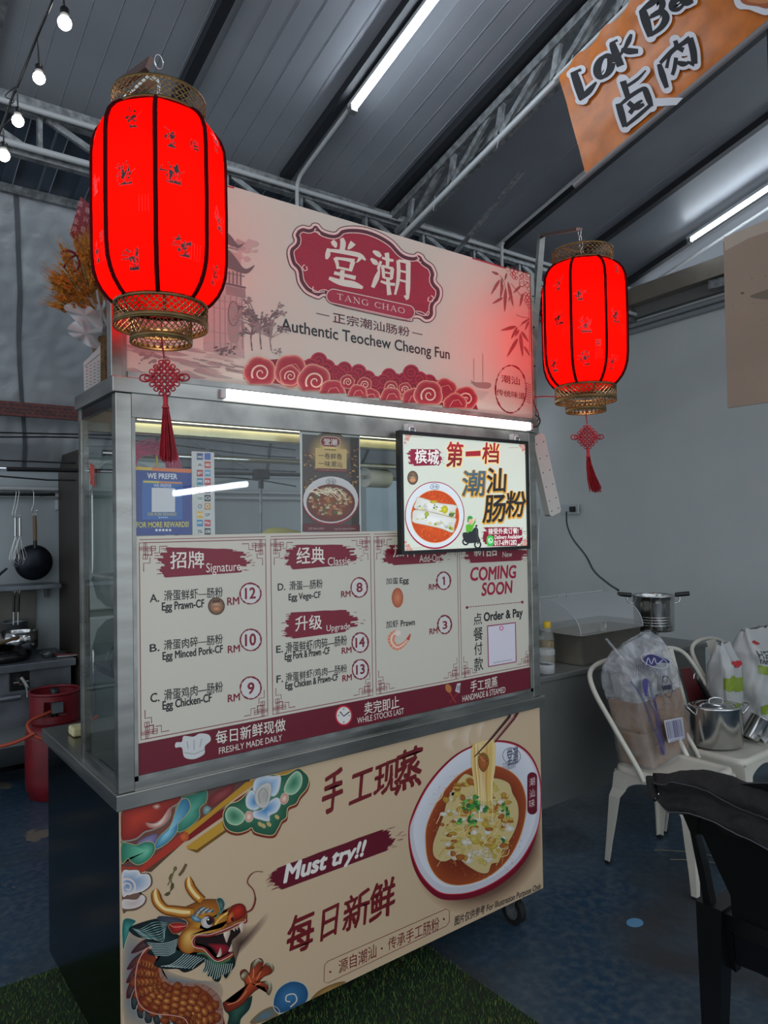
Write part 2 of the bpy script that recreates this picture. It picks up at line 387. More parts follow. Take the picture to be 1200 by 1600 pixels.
# lattice truss across the back, over the stall
tr = bpy.data.objects.new('back_roof_truss', None); COL.objects.link(tr); tr['kind'] = 'structure'
MB().box(-3, 1.765, 3.445, 5.3, 1.815, 3.52).build('top_chord', GALV, tr)
MB().box(-3, 1.77, 3.24, 5.3, 1.81, 3.28).build('bottom_chord', GALV, tr)
xb = -2.6
k = 0
while xb < 5.2:
    MB().beam((xb, 1.79, 3.28), (xb, 1.79, 3.46), .035, .02, up=(1, 0, 0)).build('upright', GALV, tr)
    MB().beam((xb+.03, 1.785, 3.45), (xb+.42, 1.785, 3.28), .02, .03, up=(0, 0, 1)).build('diagonal_brace', GALV, tr)
    xb += .47; k += 1
MB().tube([(-3, 1.74, 3.42), (5.1, 1.74, 3.505)], .014).build('conduit', PIPEW, tr)
MB().tube([(-3, 1.74, 3.25), (5.1, 1.74, 3.30)], .016).build('conduit', PIPEW, tr)
# sloping truss running forward beside the banner
t2 = bpy.data.objects.new('sloping_roof_truss', None); COL.objects.link(t2); t2['kind'] = 'structure'
def zt(y, d): return ROOFZ(y)-d
for nm, d, w_ in (('top_chord', .09, .045), ('bottom_chord', .285, .04)):
    MB().beam((2.29, -4.3, zt(-4.3, d)), (2.29, 1.8, zt(1.8, d)), w_, w_).build(nm, GALV, t2)
MB().beam((2.36, -4.3, zt(-4.3, .15)), (2.36, 1.8, zt(1.8, .15)), .03, .05).build('middle_chord', GALV, t2)
y = 1.6
while y > -3.6:
    MB().beam((2.29, y, zt(y, .285)), (2.29, y-.05, zt(y-.05, .09)), .035, .02, up=(1, 0, 0)).build('upright', GALV, t2)
    MB().beam((2.29, y, zt(y, .27)), (2.29, y-.33, zt(y-.33, .1)), .02, .03).build('diagonal_brace', GALV, t2)
    y -= .38
MB().tube([(2.25, -4.3, zt(-4.3, .31)), (2.25, 1.73, zt(1.73, .31))], .014).build('conduit', PIPEW, t2)
MB().beam((2.66, 1.72, 3.2), (2.66, .98, 3.58), .012, .03, up=(1, 0, 0)).build('hanging_strut', GALV, t2)
# cables and ties dangling from the sloping truss
for i in range(9):
    yy = 1.3-.5*i; z = zt(yy, .3); a = rnd.uniform(-.03, .05)
    MB().tube(smooth([(2.25, yy, z+.03), (2.24, yy+a, z-.02), (2.25, yy+a+.02, z-.05)], 3, False), .002, 5).build('cable_tie', PIPEW, t2)
MB().tube(smooth([(2.31, 1.7-.35*i, zt(1.7-.35*i, .22+.05*(i % 2))) for i in range(12)], 5, False), .004, 5).build('black_cable', BLACK, t2)

# side wall on the right with its beam and pipes
WR = lambda y: 5.0+.113*(y-1.8)
PLAST = mat('grey_painted_plaster', (200, 204, 202), .75, var=.035, vs=1.4, bump=.06, bs=25)
MB().prism([(WR(-5), -5), (WR(3.6), 3.6), (WR(3.6)+.15, 3.6), (WR(-5)+.15, -5)], 0, 3.27, ax=2).build('wall_right', PLAST, kind='structure')
WOODB = mat('tan_painted_beam', (128, 120, 108), .6, var=.12, vs=5)
def wbeam(name, z0, z1, t, m, y0=-5, y1=3.5, num=None):
    b = MB(); b.prism([(WR(y0)-t, y0), (WR(y1)-t, y1), (WR(y1)-.002, y1), (WR(y0)-.002, y0)], z0, z1, ax=2); return b.build(name, m, kind='structure')
wbeam('trim_1', 3.36, 3.5, .16, WOODB); wbeam('trim_2', 3.27, 3.362, .06, mat('grey_ledge', (112, 112, 108), .6))
for i, z in enumerate((3.215, 3.165)):
    tag(MB().tube([(WR(-5)-.03, -5, z+.005), (WR(3.4)-.03, 3.4, z+.005)], .022, 10).build(f'trim_{3+i}', mat('painted_wall_pipe', (140, 146, 148), .5)), kind='structure')
tag(MB().box(WR(.8)-.13, .72, 3.28, WR(.8)-.05, 1.0, 3.345).build('trim_5', GALV), kind='structure')
# low back wall (kitchen side) with an opening to the bright yard
WHITEW = mat('white_kitchen_wall', (172, 180, 182), .7, var=.06, vs=3, bump=.15, bs=14)
bw = MB().box(-3, 3.4, 0, 3.25, 3.55, 1.93); bw.box(4.0, 3.4, 0, 5.2, 3.55, 1.93); bw.box(3.25, 3.4, 0, 4.0, 3.55, .9); bw.build('wall_back', WHITEW, kind='structure')
# two conduits on the back wall
cw = bpy.data.objects.new('trim_6', None); COL.objects.link(cw); cw['kind'] = 'structure'
for z in (1.80, 1.755): MB().tube([(-2.9, 3.37, z), (2.9, 3.37, z)], .014).build('wall_pipe', PIPEW, cw)

# silver tarpaulin slung between the back wall and the roof
def tarp():
    m = bpy.data.materials.new('silver_tarpaulin'); m.use_nodes = True; N = m.node_tree.nodes; L = m.node_tree.links; b = N['Principled BSDF']
    b.inputs['Roughness'].default_value = .42; b.inputs['Metallic'].default_value = .35; b.inputs['Base Color'].default_value = lin((186, 190, 194))+(1,)
    tc = N.new('ShaderNodeTexCoord'); n = N.new('ShaderNodeTexNoise'); n.inputs['Scale'].default_value = 4.5; n.inputs['Detail'].default_value = 8; n.inputs['Distortion'].default_value = .25; L.new(tc.outputs['Object'], n.inputs[0])
    bp = N.new('ShaderNodeBump'); bp.inputs['Strength'].default_value = .55; bp.inputs['Distance'].default_value = .03; L.new(n.outputs[0], bp.inputs['Height']); L.new(bp.outputs[0], b.inputs['Normal'])
    return m
def tarp_f(x, v):
    y = 3.33-.93*v; z = 1.93+1.41*v
    d = .10*noise.noise(Vector((x*.7+v*1.3, v*1.1, 3)))+.05*noise.noise(Vector((x*2.3+v*3, v*2.2, 7)))+.022*noise.noise(Vector((x*6+v*5, v*5, 1)))
    d += .05*math.sin((x*1.2+v*2.6)*3.2)*math.exp(-((v-.15)/.35)**2) + .03*abs(math.sin(x*3.1+v*4.6))*v
    d += .010*noise.noise(Vector((x*19, v*19, 3)))
    e = min(1, v*8, (1-v)*8); d *= e
    return (x, y-d*.8, z-d*.5)
tp = thing('tarpaulin', 'crumpled silver-grey tarpaulin sheet hanging behind the stall, above the kitchen wall', 'tarpaulin', (1.2, 3.3, 1.93), world=True)
TARP = tarp()
MB().grid(360, 120, lambda u, v: tarp_f(-3+7.7*u, v)).build('sheet', TARP, tp)
for x in (-.9, -.2, .43, 1.3, 2.2, 3.1, 4.0):
    MB().grid(1, 60, lambda u, v: tuple(Vector(tarp_f(x+.025*u-.21*v, v))+Vector((0, -.004, -.003)))).build('seam_tape', mat('seam_tape', (96, 100, 104), .4), tp)
MB().box(-3, 2.36, 3.31, 4.7, 2.385, 3.355).build('hem_batten', GALV, tp)
rb = thing('perforated_beam', 'rust-red perforated steel angle running across the silver tarpaulin', 'beam', (0, 3.1, 2.24), world=True)
REDST = mat('rust_red_steel', (98, 50, 48), .55, .2, var=.35, vs=40)
MB().box(-2.9, 2.96, 2.215, 2.6, 2.99, 2.30).build('web', REDST, rb)
hb = MB()
for i in range(110):
    x = -1.2+i*.034
    for z in (2.237, 2.258, 2.28): hb.box(x+(.012 if z == 2.258 else 0), 2.956, z-.004, x+.018+(.012 if z == 2.258 else 0), 2.9605, z+.004)
hb.build('slots', DARKB, rb, kind='stuff')
for i, (z, sg, lb) in enumerate(((2.12, .02, 'topmost black wire strung in front of the silver tarpaulin'), (2.075, .03, 'second black wire strung in front of the silver tarpaulin'), (1.98, -.05, 'black wire rising to the right just above the white kitchen wall'), (1.94, .0, 'black wire lying along the top edge of the white kitchen wall'))):
    tag(MB().tube([(-2+.25*j, 2.93, z+sg*math.sin(j*.6+i)-.01*j*(i == 2)) for j in range(18)], .005, 5).build('wire', BLACK), lb, 'wire')

# ------------------------------------------------------------------ artificial grass mat
def turf():
    t = thing('artificial_grass_mat', 'dark green artificial grass mat laid on the blue floor under the food stall', 'grass mat', (.4, .2, 0), world=True)
    MB().box(-1.3, -1.2, 0.0005, 1.14, .89, .004).build('backing', mat('mat_backing', (28, 42, 22), .95), t)
    V = []; Fc = []; Ms = []; g = random.Random(5); n = 0
    for i in range(62000):
        x = g.uniform(-1.3, 1.14); y = g.uniform(-1.2, .89)
        if .12 < x < 1.0 and y > .25: continue
        a = g.uniform(0, 6.28); h = g.uniform(.008, .02); w2 = .0016; dx, dy = math.cos(a)*w2, math.sin(a)*w2; tx, ty = g.uniform(-.009, .009), g.uniform(-.009, .009)
        V += [(x-dx, y-dy, .003), (x+dx, y+dy, .003), (x+tx, y+ty, .003+h)]; Fc.append((n, n+1, n+2)); n += 3; Ms.append(0 if g.random() < .65 else 1)
    me = bpy.data.meshes.new('grass_blades'); me.from_pydata(V, [], Fc); me.polygons.foreach_set('material_index', Ms)
    o = link('grass_blades', me, None, t, 'stuff'); me.materials.append(mat('grass_green', (50, 92, 36), .8)); me.materials.append(mat('grass_olive', (96, 112, 48), .8))
turf()

# ------------------------------------------------------------------ the food stall
W_, ZL, ZB = 1.6, .86, .134
st = thing('food_stall', 'stainless steel food stall cart with printed cream menu, glass case and tall signboard', 'food stall', (.8, .4, 0), world=True)
cb = MB(); cb.box(.014, .03, ZB, .026, .77, ZL-.04); cb.build('side_panel', STEELD, st)
MB().box(1.572, .03, ZB, 1.584, .77, ZL-.04).build('side_panel', STEELD, st)
MB().box(.026, .755, ZB, 1.572, .767, ZL-.04).build('rear_panel', STEEL, st)
MB().box(.026, .03, ZB, 1.572, .755, ZB+.012).build('bottom_plate', STEEL, st)
MB().box(.014, .0164, ZB, 1.5845, .0295, ZL-.04).build('front_panel', mat('cream_print_board', (205, 178, 146), .4), st)
MB().box(0, 0, ZL-.04, W_, .7927, ZL, .002).build('counter_ledge', STEEL, st)
# casters: wheel and fork under each corner
def caster(x, y, lb=None):
    f = MB(); f.box(x-.035, y-.035, .118, x+.035, y+.035, ZB)
    for sx in (-.022, .019): f.prism([(y-.03, .12), (y+.03, .12), (y+.012, .035), (y-.012, .035)], x+sx, x+sx+.003, ax=0)
    f.tube([(x-.026, y, .05), (x+.026, y, .05)], .008)
    fo = f.build('caster', GALV, st)
    wv = MB(); wv.tube([(x-.014, y, .05), (x+.014, y, .05)], .05, 24); wv.build('wheel', RUBBER, fo)
    hv = MB(); hv.tube([(x-.0155, y, .05), (x+.0155, y, .05)], .03, 20); hv.build('hub', mat('hub_grey', (90, 92, 92), .5), fo)
for x, y in ((1.50, .09), (.12, .09), (1.50, .68), (.12, .68)): caster(x, y)
# glass case
PZ0, PZ1, GD = ZL, 1.86, .35
for nm, x0, x1 in (('front_post', .008, .048), ('front_post', 1.545, 1.582)):
    MB().box(x0, .008, PZ0, x1, .04, PZ1, .002).build(nm, STEEL, st)
for nm, x0, x1 in (('rear_post', .008, .03), ('rear_post', 1.56, 1.582)):
    MB().box(x0, GD-.022, PZ0, x1, GD, PZ1).build(nm, STEEL, st)
MB().box(.048, .010, PZ0, 1.545, .034, PZ0+.022).add([], []).build('bottom_rail', STEEL, st)
ri = MB(); ri.box(.048, .012, PZ0+.022, .058, .03, 1.82); ri.box(1.533, .012, PZ0+.022, 1.545, .03, 1.82); ri.box(.048, .012, PZ0+.022, 1.545, .03, PZ0+.034)
ri.build('glazing_bead', STEELW, st)
MB().box(.048, .008, 1.8, 1.545, .034, 1.86).build('top_rail', STEELW, st)
for x0 in (.010, 1.566): MB().box(x0, .04, PZ0, x0+.014, GD-.02, PZ0+.03).build('side_rail', STEEL, st)
for x0 in (.010, 1.566): MB().box(x0, .04, 1.83, x0+.014, GD-.02, 1.86).build('side_rail', STEELD, st)
rr = MB(); rr.box(.03, GD-.02, 1.80, 1.56, GD, 1.86); rr.build('rear_rail', STEELW, st)
MB().box(.05, .10, 1.775, 1.55, .13, 1.80).build('inner_rail', mat('warm_steel', (190, 184, 150), .3, 1, var=.15, vs=8), st)
MB().tube([(.03, .20, 1.725), (1.57, .20, 1.725)], .009, 10).build('hanging_bar', CHROME, st)
MB().box(.055, .019, PZ0+.03, 1.536, .023, 1.80).build('front_glass', GLASS, st)
for x0 in (.013, 1.571): MB().box(x0, .04, PZ0+.03, x0+.004, GD-.022, 1.83).build('side_glass', GLASS, st)
MB().box(.05, .06, PZ0+.001, 1.54, GD-.03, PZ0+.006).build('case_floor', STEEL, st)
# roof ledge and signboard
MB().box(0, .004, 1.86, W_, .358, 1.90, .002).build('roof_ledge', STEEL, st)
SZ0, SZ1 = 1.9158, 2.4741
for x0, x1, zt_ in ((.0, .028, 2.50), (1.584, 1.602, 2.478)):
    MB().box(x0, .014, 1.90, x1, .05, zt_, .0015).build('sign_post', STEEL, st)
MB().box(.028, .018, 1.90, .040, .045, SZ1).build('sign_edge', STEELW, st)
sb = MB().box(.040, .020, SZ0, 1.584, .034, SZ1); sb.build('signboard', mat('cream_sign_board', (206, 196, 180), .42), st)
MB().box(.040, .010, 1.90, 1.584, .045, SZ0).build('sign_channel', STEELW, st)
for z in (2.0, 2.12, 2.27, 2.39): MB().tube([(1.593, .0125, z), (1.593, .0145, z)], .0035, 8).build('rivet', STEELD, st)
# LED tube under the sign
tl = MB().box(.30, -.010, 1.867, 1.54, .004, 1.895, .003); li = MB().box(.08, .052, 1.802, 1.5, .066, 1.814, .002).build('added_fill_strip', lamp_mat('warm_fill_glow', (1, .93, .7), 3.2), st); tag(li, 'warm glowing light strip')  # hidden strip added to light the inner rail and brighten the case
lt = tl.build('tube_light', lamp_mat('white_tube', (1, .99, .96), 6), st)
tag(lt, 'glowing white LED tube')
MB().box(.285, -.008, 1.869, .30, .004, 1.893).build('end_cap', PIPEW, lt); MB().box(1.54, -.008, 1.869, 1.552, .004, 1.893).build('end_cap', PIPEW, lt)
tag(MB().tube(smooth([(1.55, -.004, 1.88), (1.575, -.012, 1.885), (1.59, -.01, 1.91), (1.575, .0, 1.93)], 4, False), .003, 6).build('light_cable', BLACK, st), 'short black cable at the end of the light')

# --- artwork of the sign
c = ycanvas(.020)
CREAM = (206, 196, 180); MAR = (88, 26, 44); PINK = (232, 196, 186); RED = (160, 20, 50)
def P5(*a): return [(370+x/2.5, 540+y/2.5) for x, y in a]
# faded mountains, pagoda and trees in ink wash on the left
c.L = 1; g = random.Random(11)
INK1 = (176, 158, 148); INK2 = (148, 126, 122); INK3 = (112, 92, 92)
for i in range(34):
    x = g.uniform(205, 440); yy = 556+.13*(x-205)+g.uniform(-26, 24); w2 = g.uniform(10, 34)
    c.L = 1+(i % 3); c.poly(smooth([(x-w2, yy-w2*.12), (x-w2*.3, yy-g.uniform(2, 6)), (x+w2*.5, yy+w2*.1), (x+w2, yy+w2*.26), (x, yy+w2*.08+g.uniform(1, 4))], 3), [INK1, (186, 170, 158), (168, 146, 140)][i % 3])
def wash(x, y, n, sp, col, L, sz=(3, 8)):
    for i in range(n):
        a = g.uniform(0, 6.28); d = g.uniform(0, sp); q = g.uniform(*sz); X, Y = x+d*math.cos(a), y+d*.8*math.sin(a)
        c.poly(smooth([(X+q*g.uniform(.6, 1.3)*math.cos(t*1.05), Y+q*.7*g.uniform(.5, 1.2)*math.sin(t*1.05)) for t in range(6)], 2), col, L)
wash(385, 390, 26, 20, (190, 166, 158), 4); wash(372, 385, 14, 14, (180, 150, 146), 5, (2, 6)); wash(220, 500, 24, 26, (170, 140, 134), 4, (4, 10)); wash(235, 555, 20, 26, INK2, 5, (2, 6))
# gate tower
c.poly([(318, 470), (322, 372), (376, 400), (382, 560), (318, 548)], (184, 160, 152), 5)
c.poly([(352, 446), (353, 460), (384, 466), (383, 452)], INK2, 6)
for x in (334, 343, 351, 360, 369, 378): c.line([(x, 462), (x+1, 545)], 1.4, INK2, 7)
for y0 in (470, 482, 520): c.line([(330, y0-2), (382, y0+6)], 1.2, (160, 136, 130), 7)
c.poly(smooth([(357, 530), (356, 482), (364, 470), (372, 484), (373, 532)], 4), (160, 138, 132), 7); c.ring(364.5, 490, 8, 19, 1.4, INK3, 8)
for (x, y0, q) in ((352, 412, 1.0), (354, 378, .6)):
    c.poly(smooth([(x-32*q, y0+3), (x-8*q, y0-12*q), (x+2*q, y0-22*q), (x+14*q, y0-12*q), (x+30*q, y0+8*q), (x+46*q, y0+2*q), (x+32*q, y0+16*q), (x, y0+6*q)], 4), INK3, 9)
    c.line([(x-20*q, y0+10*q), (x+30*q, y0+20*q)], 2.4, INK2, 9)
for x in (358, 364, 370, 376): c.line([(x, 424), (x, 446)], 2, INK3, 9)
c.line([(340, 440), (384, 450)], 3, INK3, 9)
def tree(x, y, h, L=10, col=INK3):
    c.line(smooth([(x, y), (x-2, y-h*.35), (x+2, y-h*.7)], 4, False), [2.4, 1.2]*9, col, L)
    for i in range(13):
        a = g.uniform(-2.8, -.3); l = g.uniform(.25, .62)*h; X, Y = x+l*math.cos(a), y-h*.35+l*math.sin(a); c.line([(x, y-h*.4), (X, Y)], 1, col, L)
        wash(X, Y, 12, 6.5, INK2 if i % 2 else INK3, L+1, (1.0, 2.6))
tree(394, 548, 62); tree(408, 546, 84); tree(424, 548, 50, col=INK2); wash(352, 545, 30, 18, INK3, 10, (1.5, 4)); wash(430, 552, 12, 12, INK2, 10, (1, 3))
for i in range(22):
    x = g.uniform(300, 440); yy = 566+.15*(x-300)+g.uniform(-12, 6); c.line([(x, yy), (x+g.uniform(10, 36), yy+g.uniform(2, 6))], g.uniform(.6, 1.8), INK2, 9)
# the emblem
def P4(a): return [(430+x/4.286, 330+y/4.286) for x, y in a]
OUT = smooth([(75, 290), (85, 240), (122, 202), (112, 160), (135, 115), (180, 92), (228, 100), (248, 80), (288, 82), (325, 120), (395, 138), (432, 110), (500, 97), (600, 105), (700, 140), (790, 195), (860, 268), (922, 287), (950, 272), (990, 290), (1010, 322), (1060, 360), (1085, 420), (1080, 465), (1115, 510), (1122, 560), (1105, 610), (1078, 640), (1075, 700), (1045, 740), (1000, 747), (960, 722), (925, 722), (890, 740), (600, 680), (400, 632), (350, 600), (326, 575), (290, 592), (240, 575), (190, 545), (150, 490), (138, 450), (130, 405), (95, 365)], 5)
for i, (d, col) in enumerate(((0, MAR), (6, PINK), (22, MAR), (46, PINK), (52, RED))):
    c.poly(P4(inset(OUT, d)), col, 12+i)
for q in (((205, 370), (212, 392), (190, 398), (180, 372), (196, 360)), ((1028, 575), (1020, 600), (1048, 606), (1056, 578), (1040, 566)), ((252, 505), (250, 535), (275, 545), (330, 540)), ((940, 680), (965, 690), (1000, 700), (1020, 670)), ((265, 118), (262, 140), (285, 140), (300, 160)), ((945, 300), (960, 325), (940, 330), (975, 345))):
    c.line(P4(smooth(list(q), 4, False)), 1.5, PINK, 18)
for wd, col, L in ((106, MAR, 18), (100, PINK, 19), (88, (166, 38, 64), 20)):
    a, b = (388, 570), (884, 678); P = [(a[0]+(b[0]-a[0])*t/10, a[1]+(b[1]-a[1])*t/10) for t in range(11)]
    c.line(P4(P), wd/4.286, col, L)
    for q in (a, b): c.ell(430+q[0]/4.286, 330+q[1]/4.286, wd/8.572, wd/8.572, col, L)
# emblem characters, stroke by stroke
def strokes(cv, T, S, col, L):
    for s_ in S:
        if len(s_) == 3 and not isinstance(s_[0], tuple): continue
        P = smooth([(p[0], p[1], p[2]) for p in s_], 4, False) if len(s_) > 2 else list(s_)
        cv.line([T(p[0], p[1]) for p in P], [p[2]*T.k*1.16 for p in P], col, L)
class Map:
    def __init__(s, ox, oy, k): s.ox, s.oy, s.k = ox, oy, 1/k
    def __call__(s, x, y): return (s.ox+x*s.k, s.oy+y*s.k)
T4 = Map(430, 330, 4.286)
TANG = [[(442, 182, 20), (452, 215, 32), (446, 262, 30)], [(378, 200, 22), (396, 222, 30), (404, 246, 8)], [(520, 212, 36), (500, 238, 26), (484, 256, 8)], [(352, 250, 14), (350, 290, 30), (340, 322, 14)], [(350, 262, 16), (450, 274, 24), (560, 296, 26), (602, 330, 10)], [(575, 300, 30), (556, 330, 14), (540, 345, 4)],
        [(398, 312, 22), (412, 350, 20), (416, 388, 14)], [(400, 316, 16), (470, 324, 18), (528, 336, 26)], [(520, 336, 26), (508, 374, 24), (502, 404, 16)], [(418, 378, 12), (502, 396, 14)],
        [(448, 396, 26), (446, 430, 26), (444, 470, 24)], [(392, 414, 20), (460, 430, 20), (536, 448, 24)], [(358, 448, 18), (430, 476, 34), (520, 492, 38), (584, 514, 16)]]
CHAO = [[(652, 268, 12), (682, 286, 30), (706, 306, 16)], [(638, 318, 12), (664, 342, 30), (684, 356, 14)], [(694, 398, 12), (676, 450, 30), (650, 512, 20)], [(706, 336, 14), (690, 380, 18), (694, 402, 8)],
        [(744, 280, 26), (750, 330, 22), (748, 380, 18)], [(712, 312, 12), (752, 326, 18), (790, 332, 14)], [(716, 362, 18), (722, 420, 18), (724, 448, 16)], [(718, 368, 14), (752, 378, 14), (786, 386, 18)], [(782, 384, 22), (778, 430, 20), (776, 456, 16)], [(722, 408, 10), (780, 420, 10)], [(724, 446, 12), (778, 456, 12)],
        [(704, 470, 12), (750, 486, 18), (800, 492, 16)], [(752, 452, 20), (756, 510, 22), (762, 562, 26)],
        [(820, 330, 20), (824, 400, 22), (818, 480, 20), (800, 560, 12)], [(822, 332, 16), (860, 338, 18), (898, 346, 22)], [(888, 342, 28), (888, 430, 26), (886, 520, 26), (884, 590, 14)], [(886, 590, 22), (862, 566, 10)], [(830, 400, 12), (886, 412, 12)], [(828, 462, 12), (886, 476, 12)]]
strokes(c, T4, TANG+CHAO, (226, 214, 198), 17)
# small serif capitals
def arc(cx, cy, rx, ry, a0, a1, th=.15, tn=.06, n=16):
    return [(cx+rx*math.cos(R(a0+(a1-a0)*i/n)), cy+ry*math.sin(R(a0+(a1-a0)*i/n)), tn+(th-tn)*abs(math.cos(R(a0+(a1-a0)*i/n)))**1.5) for i in range(n+1)]
SERIF = {'T': (.8, [[(.4, 1, .15), (.4, 0, .15)], [(.03, .97, .06), (.77, .97, .06)], [(.03, .97, .06), (.03, .78, .03)], [(.77, .97, .06), (.77, .78, .03)], [(.24, .02, .05), (.56, .02, .05)]]),
 'A': (.95, [[(.46, 1, .06), (.12, .03, .05)], [(.46, 1, .12), (.8, .03, .16)], [(.22, .34, .05), (.68, .34, .05)], [(0, .02, .05), (.26, .02, .05)], [(.64, .02, .05), (.95, .02, .05)]]),
 'N': (.95, [[(.16, 1, .06), (.16, 0, .06)], [(.14, 1, .15), (.8, 0, .15)], [(.8, 1, .06), (.8, 0, .06)], [(0, .98, .05), (.2, .98, .05)], [(0, .02, .05), (.32, .02, .05)], [(.64, .98, .05), (.95, .98, .05)]]),
 'G': (.92, [arc(.5, .5, .43, .48, 50, 325), [(.8, .42, .14), (.8, .06, .14)], [(.62, .42, .05), (.95, .42, .05)], [(.8, .92, .05), (.8, .7, .04)]]),
 'C': (.86, [arc(.5, .5, .43, .48, 45, 315), [(.8, .94, .05), (.8, .7, .04)], [(.8, .3, .03), (.82, .12, .04)]]),
 'H': (.98, [[(.18, 1, .15), (.18, 0, .15)], [(.8, 1, .15), (.8, 0, .15)], [(.18, .5, .05), (.8, .5, .05)]]+[[(a, b, .05), (a+.36, b, .05)] for a in (0, .62) for b in (.02, .98)]),
 'O': (.98, [arc(.49, .5, .43, .48, 0, 180), arc(.49, .5, .43, .48, 180, 360)]), ' ': (.5, [])}
def serif(cv, t, TL, BR, col, L, space=.16):
    A = cv.uv(TL); B = cv.uv(BR); tot = sum(SERIF[q][0]+space for q in t)-space; sx = (B[0]-A[0])/tot; sy = A[1]-B[1]; x = 0; d0 = cv.direct; cv.direct = True
    for q in t:
        wd, S = SERIF[q]
        for s_ in S: cv.line([(A[0]+(x+p[0])*sx, B[1]+p[1]*sy) for p in s_], [p[2]*min(sx, sy) for p in s_], col, L)
        x += wd+space
    cv.direct = d0
serif(c, 'TANG CHAO', (525.7, 458.5), (631.8, 490.5), (226, 214, 198), 21)
c.text('正宗潮汕肠粉', (519.8, 487.5), (640, 526.5), (84, 40, 48), 3, bold=.018, brush=.02)
c.line([(494, 489.5), (514.5, 494)], 1.4, (84, 40, 48), 3); c.line([(644, 519.5), (660, 523)], 1.4, (84, 40, 48), 3)
c.text('Authentic Teochew Cheong Fun', (439, 497), (702.5, 566.5), (40, 38, 40), 3, bold=.022)
c.build('emblem_and_lettering', INKR, st)
# auspicious clouds along the foot of the sign
def scallop(x, y, r, n=5, ry=1, L=5, e=(222, 150, 128), i=(150, 30, 48), ph=0):
    P = []
    for k in range(n*5):
        a = 2*math.pi*k/(n*5); q = r*(1+.10*abs(math.sin(a*n/2+ph))); P.append((x+q*math.cos(a), y+.32*0+q*ry*math.sin(a)))
    c.blob(P, (x, y), i, e, L, rings=3, pw=3)
def spiral(x, y, r, L, turns=1.6, col=(232, 188, 164), w2=1.6, dirn=1):
    P = [(x+r*(1-t/30*.86)*math.cos(dirn*t/30*turns*6.28+2.6), y+r*(1-t/30*.86)*math.sin(dirn*t/30*turns*6.28+2.6)) for t in range(31)]; c.line(P, [w2*(1-.5*t/30) for t in range(31)], col, L)
sx = lambda x, y: (370+x/2.5, 540+y/2.5)
# solid base so that the bank of clouds reads as one mass
c.poly([sx(*p) for p in ((25, 130), (60, 60), (130, 55), (200, 50), (280, 60), (350, 90), (480, 105), (560, 140), (680, 118), (740, 140), (840, 170), (920, 180), (942, 250), (500, 197), (240, 162))], (140, 26, 46), 4)
HUMP = [(320, 60, 34), (288, 82, 32), (350, 88, 36), (385, 100, 24), (420, 92, 30), (400, 118, 30), (475, 104, 32), (450, 128, 30), (510, 128, 32), (540, 146, 28), (594, 118, 30), (572, 140, 28), (620, 140, 32), (680, 106, 32), (655, 134, 30), (712, 132, 32), (750, 142, 30), (690, 160, 30), (640, 168, 26), (600, 168, 26), (480, 160, 30), (360, 124, 34), (780, 160, 26)]
for j, (x, y, r) in enumerate(HUMP):
    for q, col in enumerate(((176, 34, 58), (126, 18, 40), (170, 32, 56), (126, 18, 40), (165, 30, 54))): c.ell(*sx(x, y), r*(1-.21*q)/2.5, r*(1-.21*q)/2.5, col, 5+q+(5 if j % 2 else 0), n=20)
for j, (x, y, r, sp) in enumerate(((88, 106, 60, 1), (210, 100, 62, 0), (205, 118, 38, 1), (300, 138, 62, 1), (372, 186, 50, 0), (430, 142, 27, 1), (497, 152, 27, 1), (600, 165, 26, 1), (655, 170, 24, 1), (520, 205, 36, 0), (600, 205, 40, 0), (690, 214, 46, 0), (810, 176, 46, 0), (745, 192, 54, 1), (890, 208, 46, 1), (850, 232, 44, 0), (470, 190, 36, 0))):
    if y+r > 160+(x-240)*.115: ry = 1
    base_y = 162+(x-240)*.118 if x > 0 else 150; top = [p for p in range(1)]
    P = []; n = 6
    for k in range(40):
        a = 2*math.pi*k/40; q = r*(1+.09*abs(math.sin(a*2.5+j))); yy = min(y+q*math.sin(a), base_y+10); P.append(sx(x+q*math.cos(a), yy))
    c.blob(P, sx(x, min(y, base_y)), (158, 32, 48), (232, 170, 140), 16+j, rings=9, pw=9)
    if sp: spiral(*sx(x+r*.08, y+r*.05), r*.62/2.5, 17+j, w2=2.6*r/60+.4)
    else: c.line([sx(x-r*.5, y+r*.2), sx(x-r*.2, y-r*.35), sx(x+r*.3, y-r*.45), sx(x+r*.6, y)], .8, (224, 160, 140), 17+j)
c.build('cloud_border', INKR, st)
# corner key pattern, bamboo, boat and stamp on the right of the sign
c.L = 3; RD = (176, 24, 50); TANN = (168, 140, 96)
c.line([(738, 403.5), (790, 419)], 2.2, RD, 3); c.line([(344, 288.5), (366, 293.5)], 2.6, RD, 3)
c.line([(829, 480), (830.5, 550)], 1.2, RD, 3); c.line([(826.5, 480), (827.5, 550)], .8, RD, 3)
def T2(x, y): return (740+x/6, 360+y/6)
def dia(x, y, r, col, L, h=None):
    c.line([T2(x-r, y), T2(x, y-r*1.15), T2(x+r, y), T2(x, y+r*1.15)], .9 if h is None else h, col, L, closed=True)
for x, y, r, col in ((320, 362, 22, TANN), (360, 372, 20, RD), (395, 384, 20, RD), (378, 405, 18, RD), (356, 410, 16, RD), (378, 440, 18, RD), (398, 445, 16, RD), (436, 400, 26, TANN), (448, 430, 20, RD), (515, 420, 24, TANN), (452, 505, 24, TANN), (502, 515, 22, RD), (518, 550, 20, TANN), (485, 598, 18, RD), (520, 605, 18, RD), (502, 630, 18, RD), (488, 655, 16, RD), (520, 655, 16, RD), (505, 685, 16, RD), (522, 715, 16, RD)): dia(x, y, r, col, 4, 1.3)
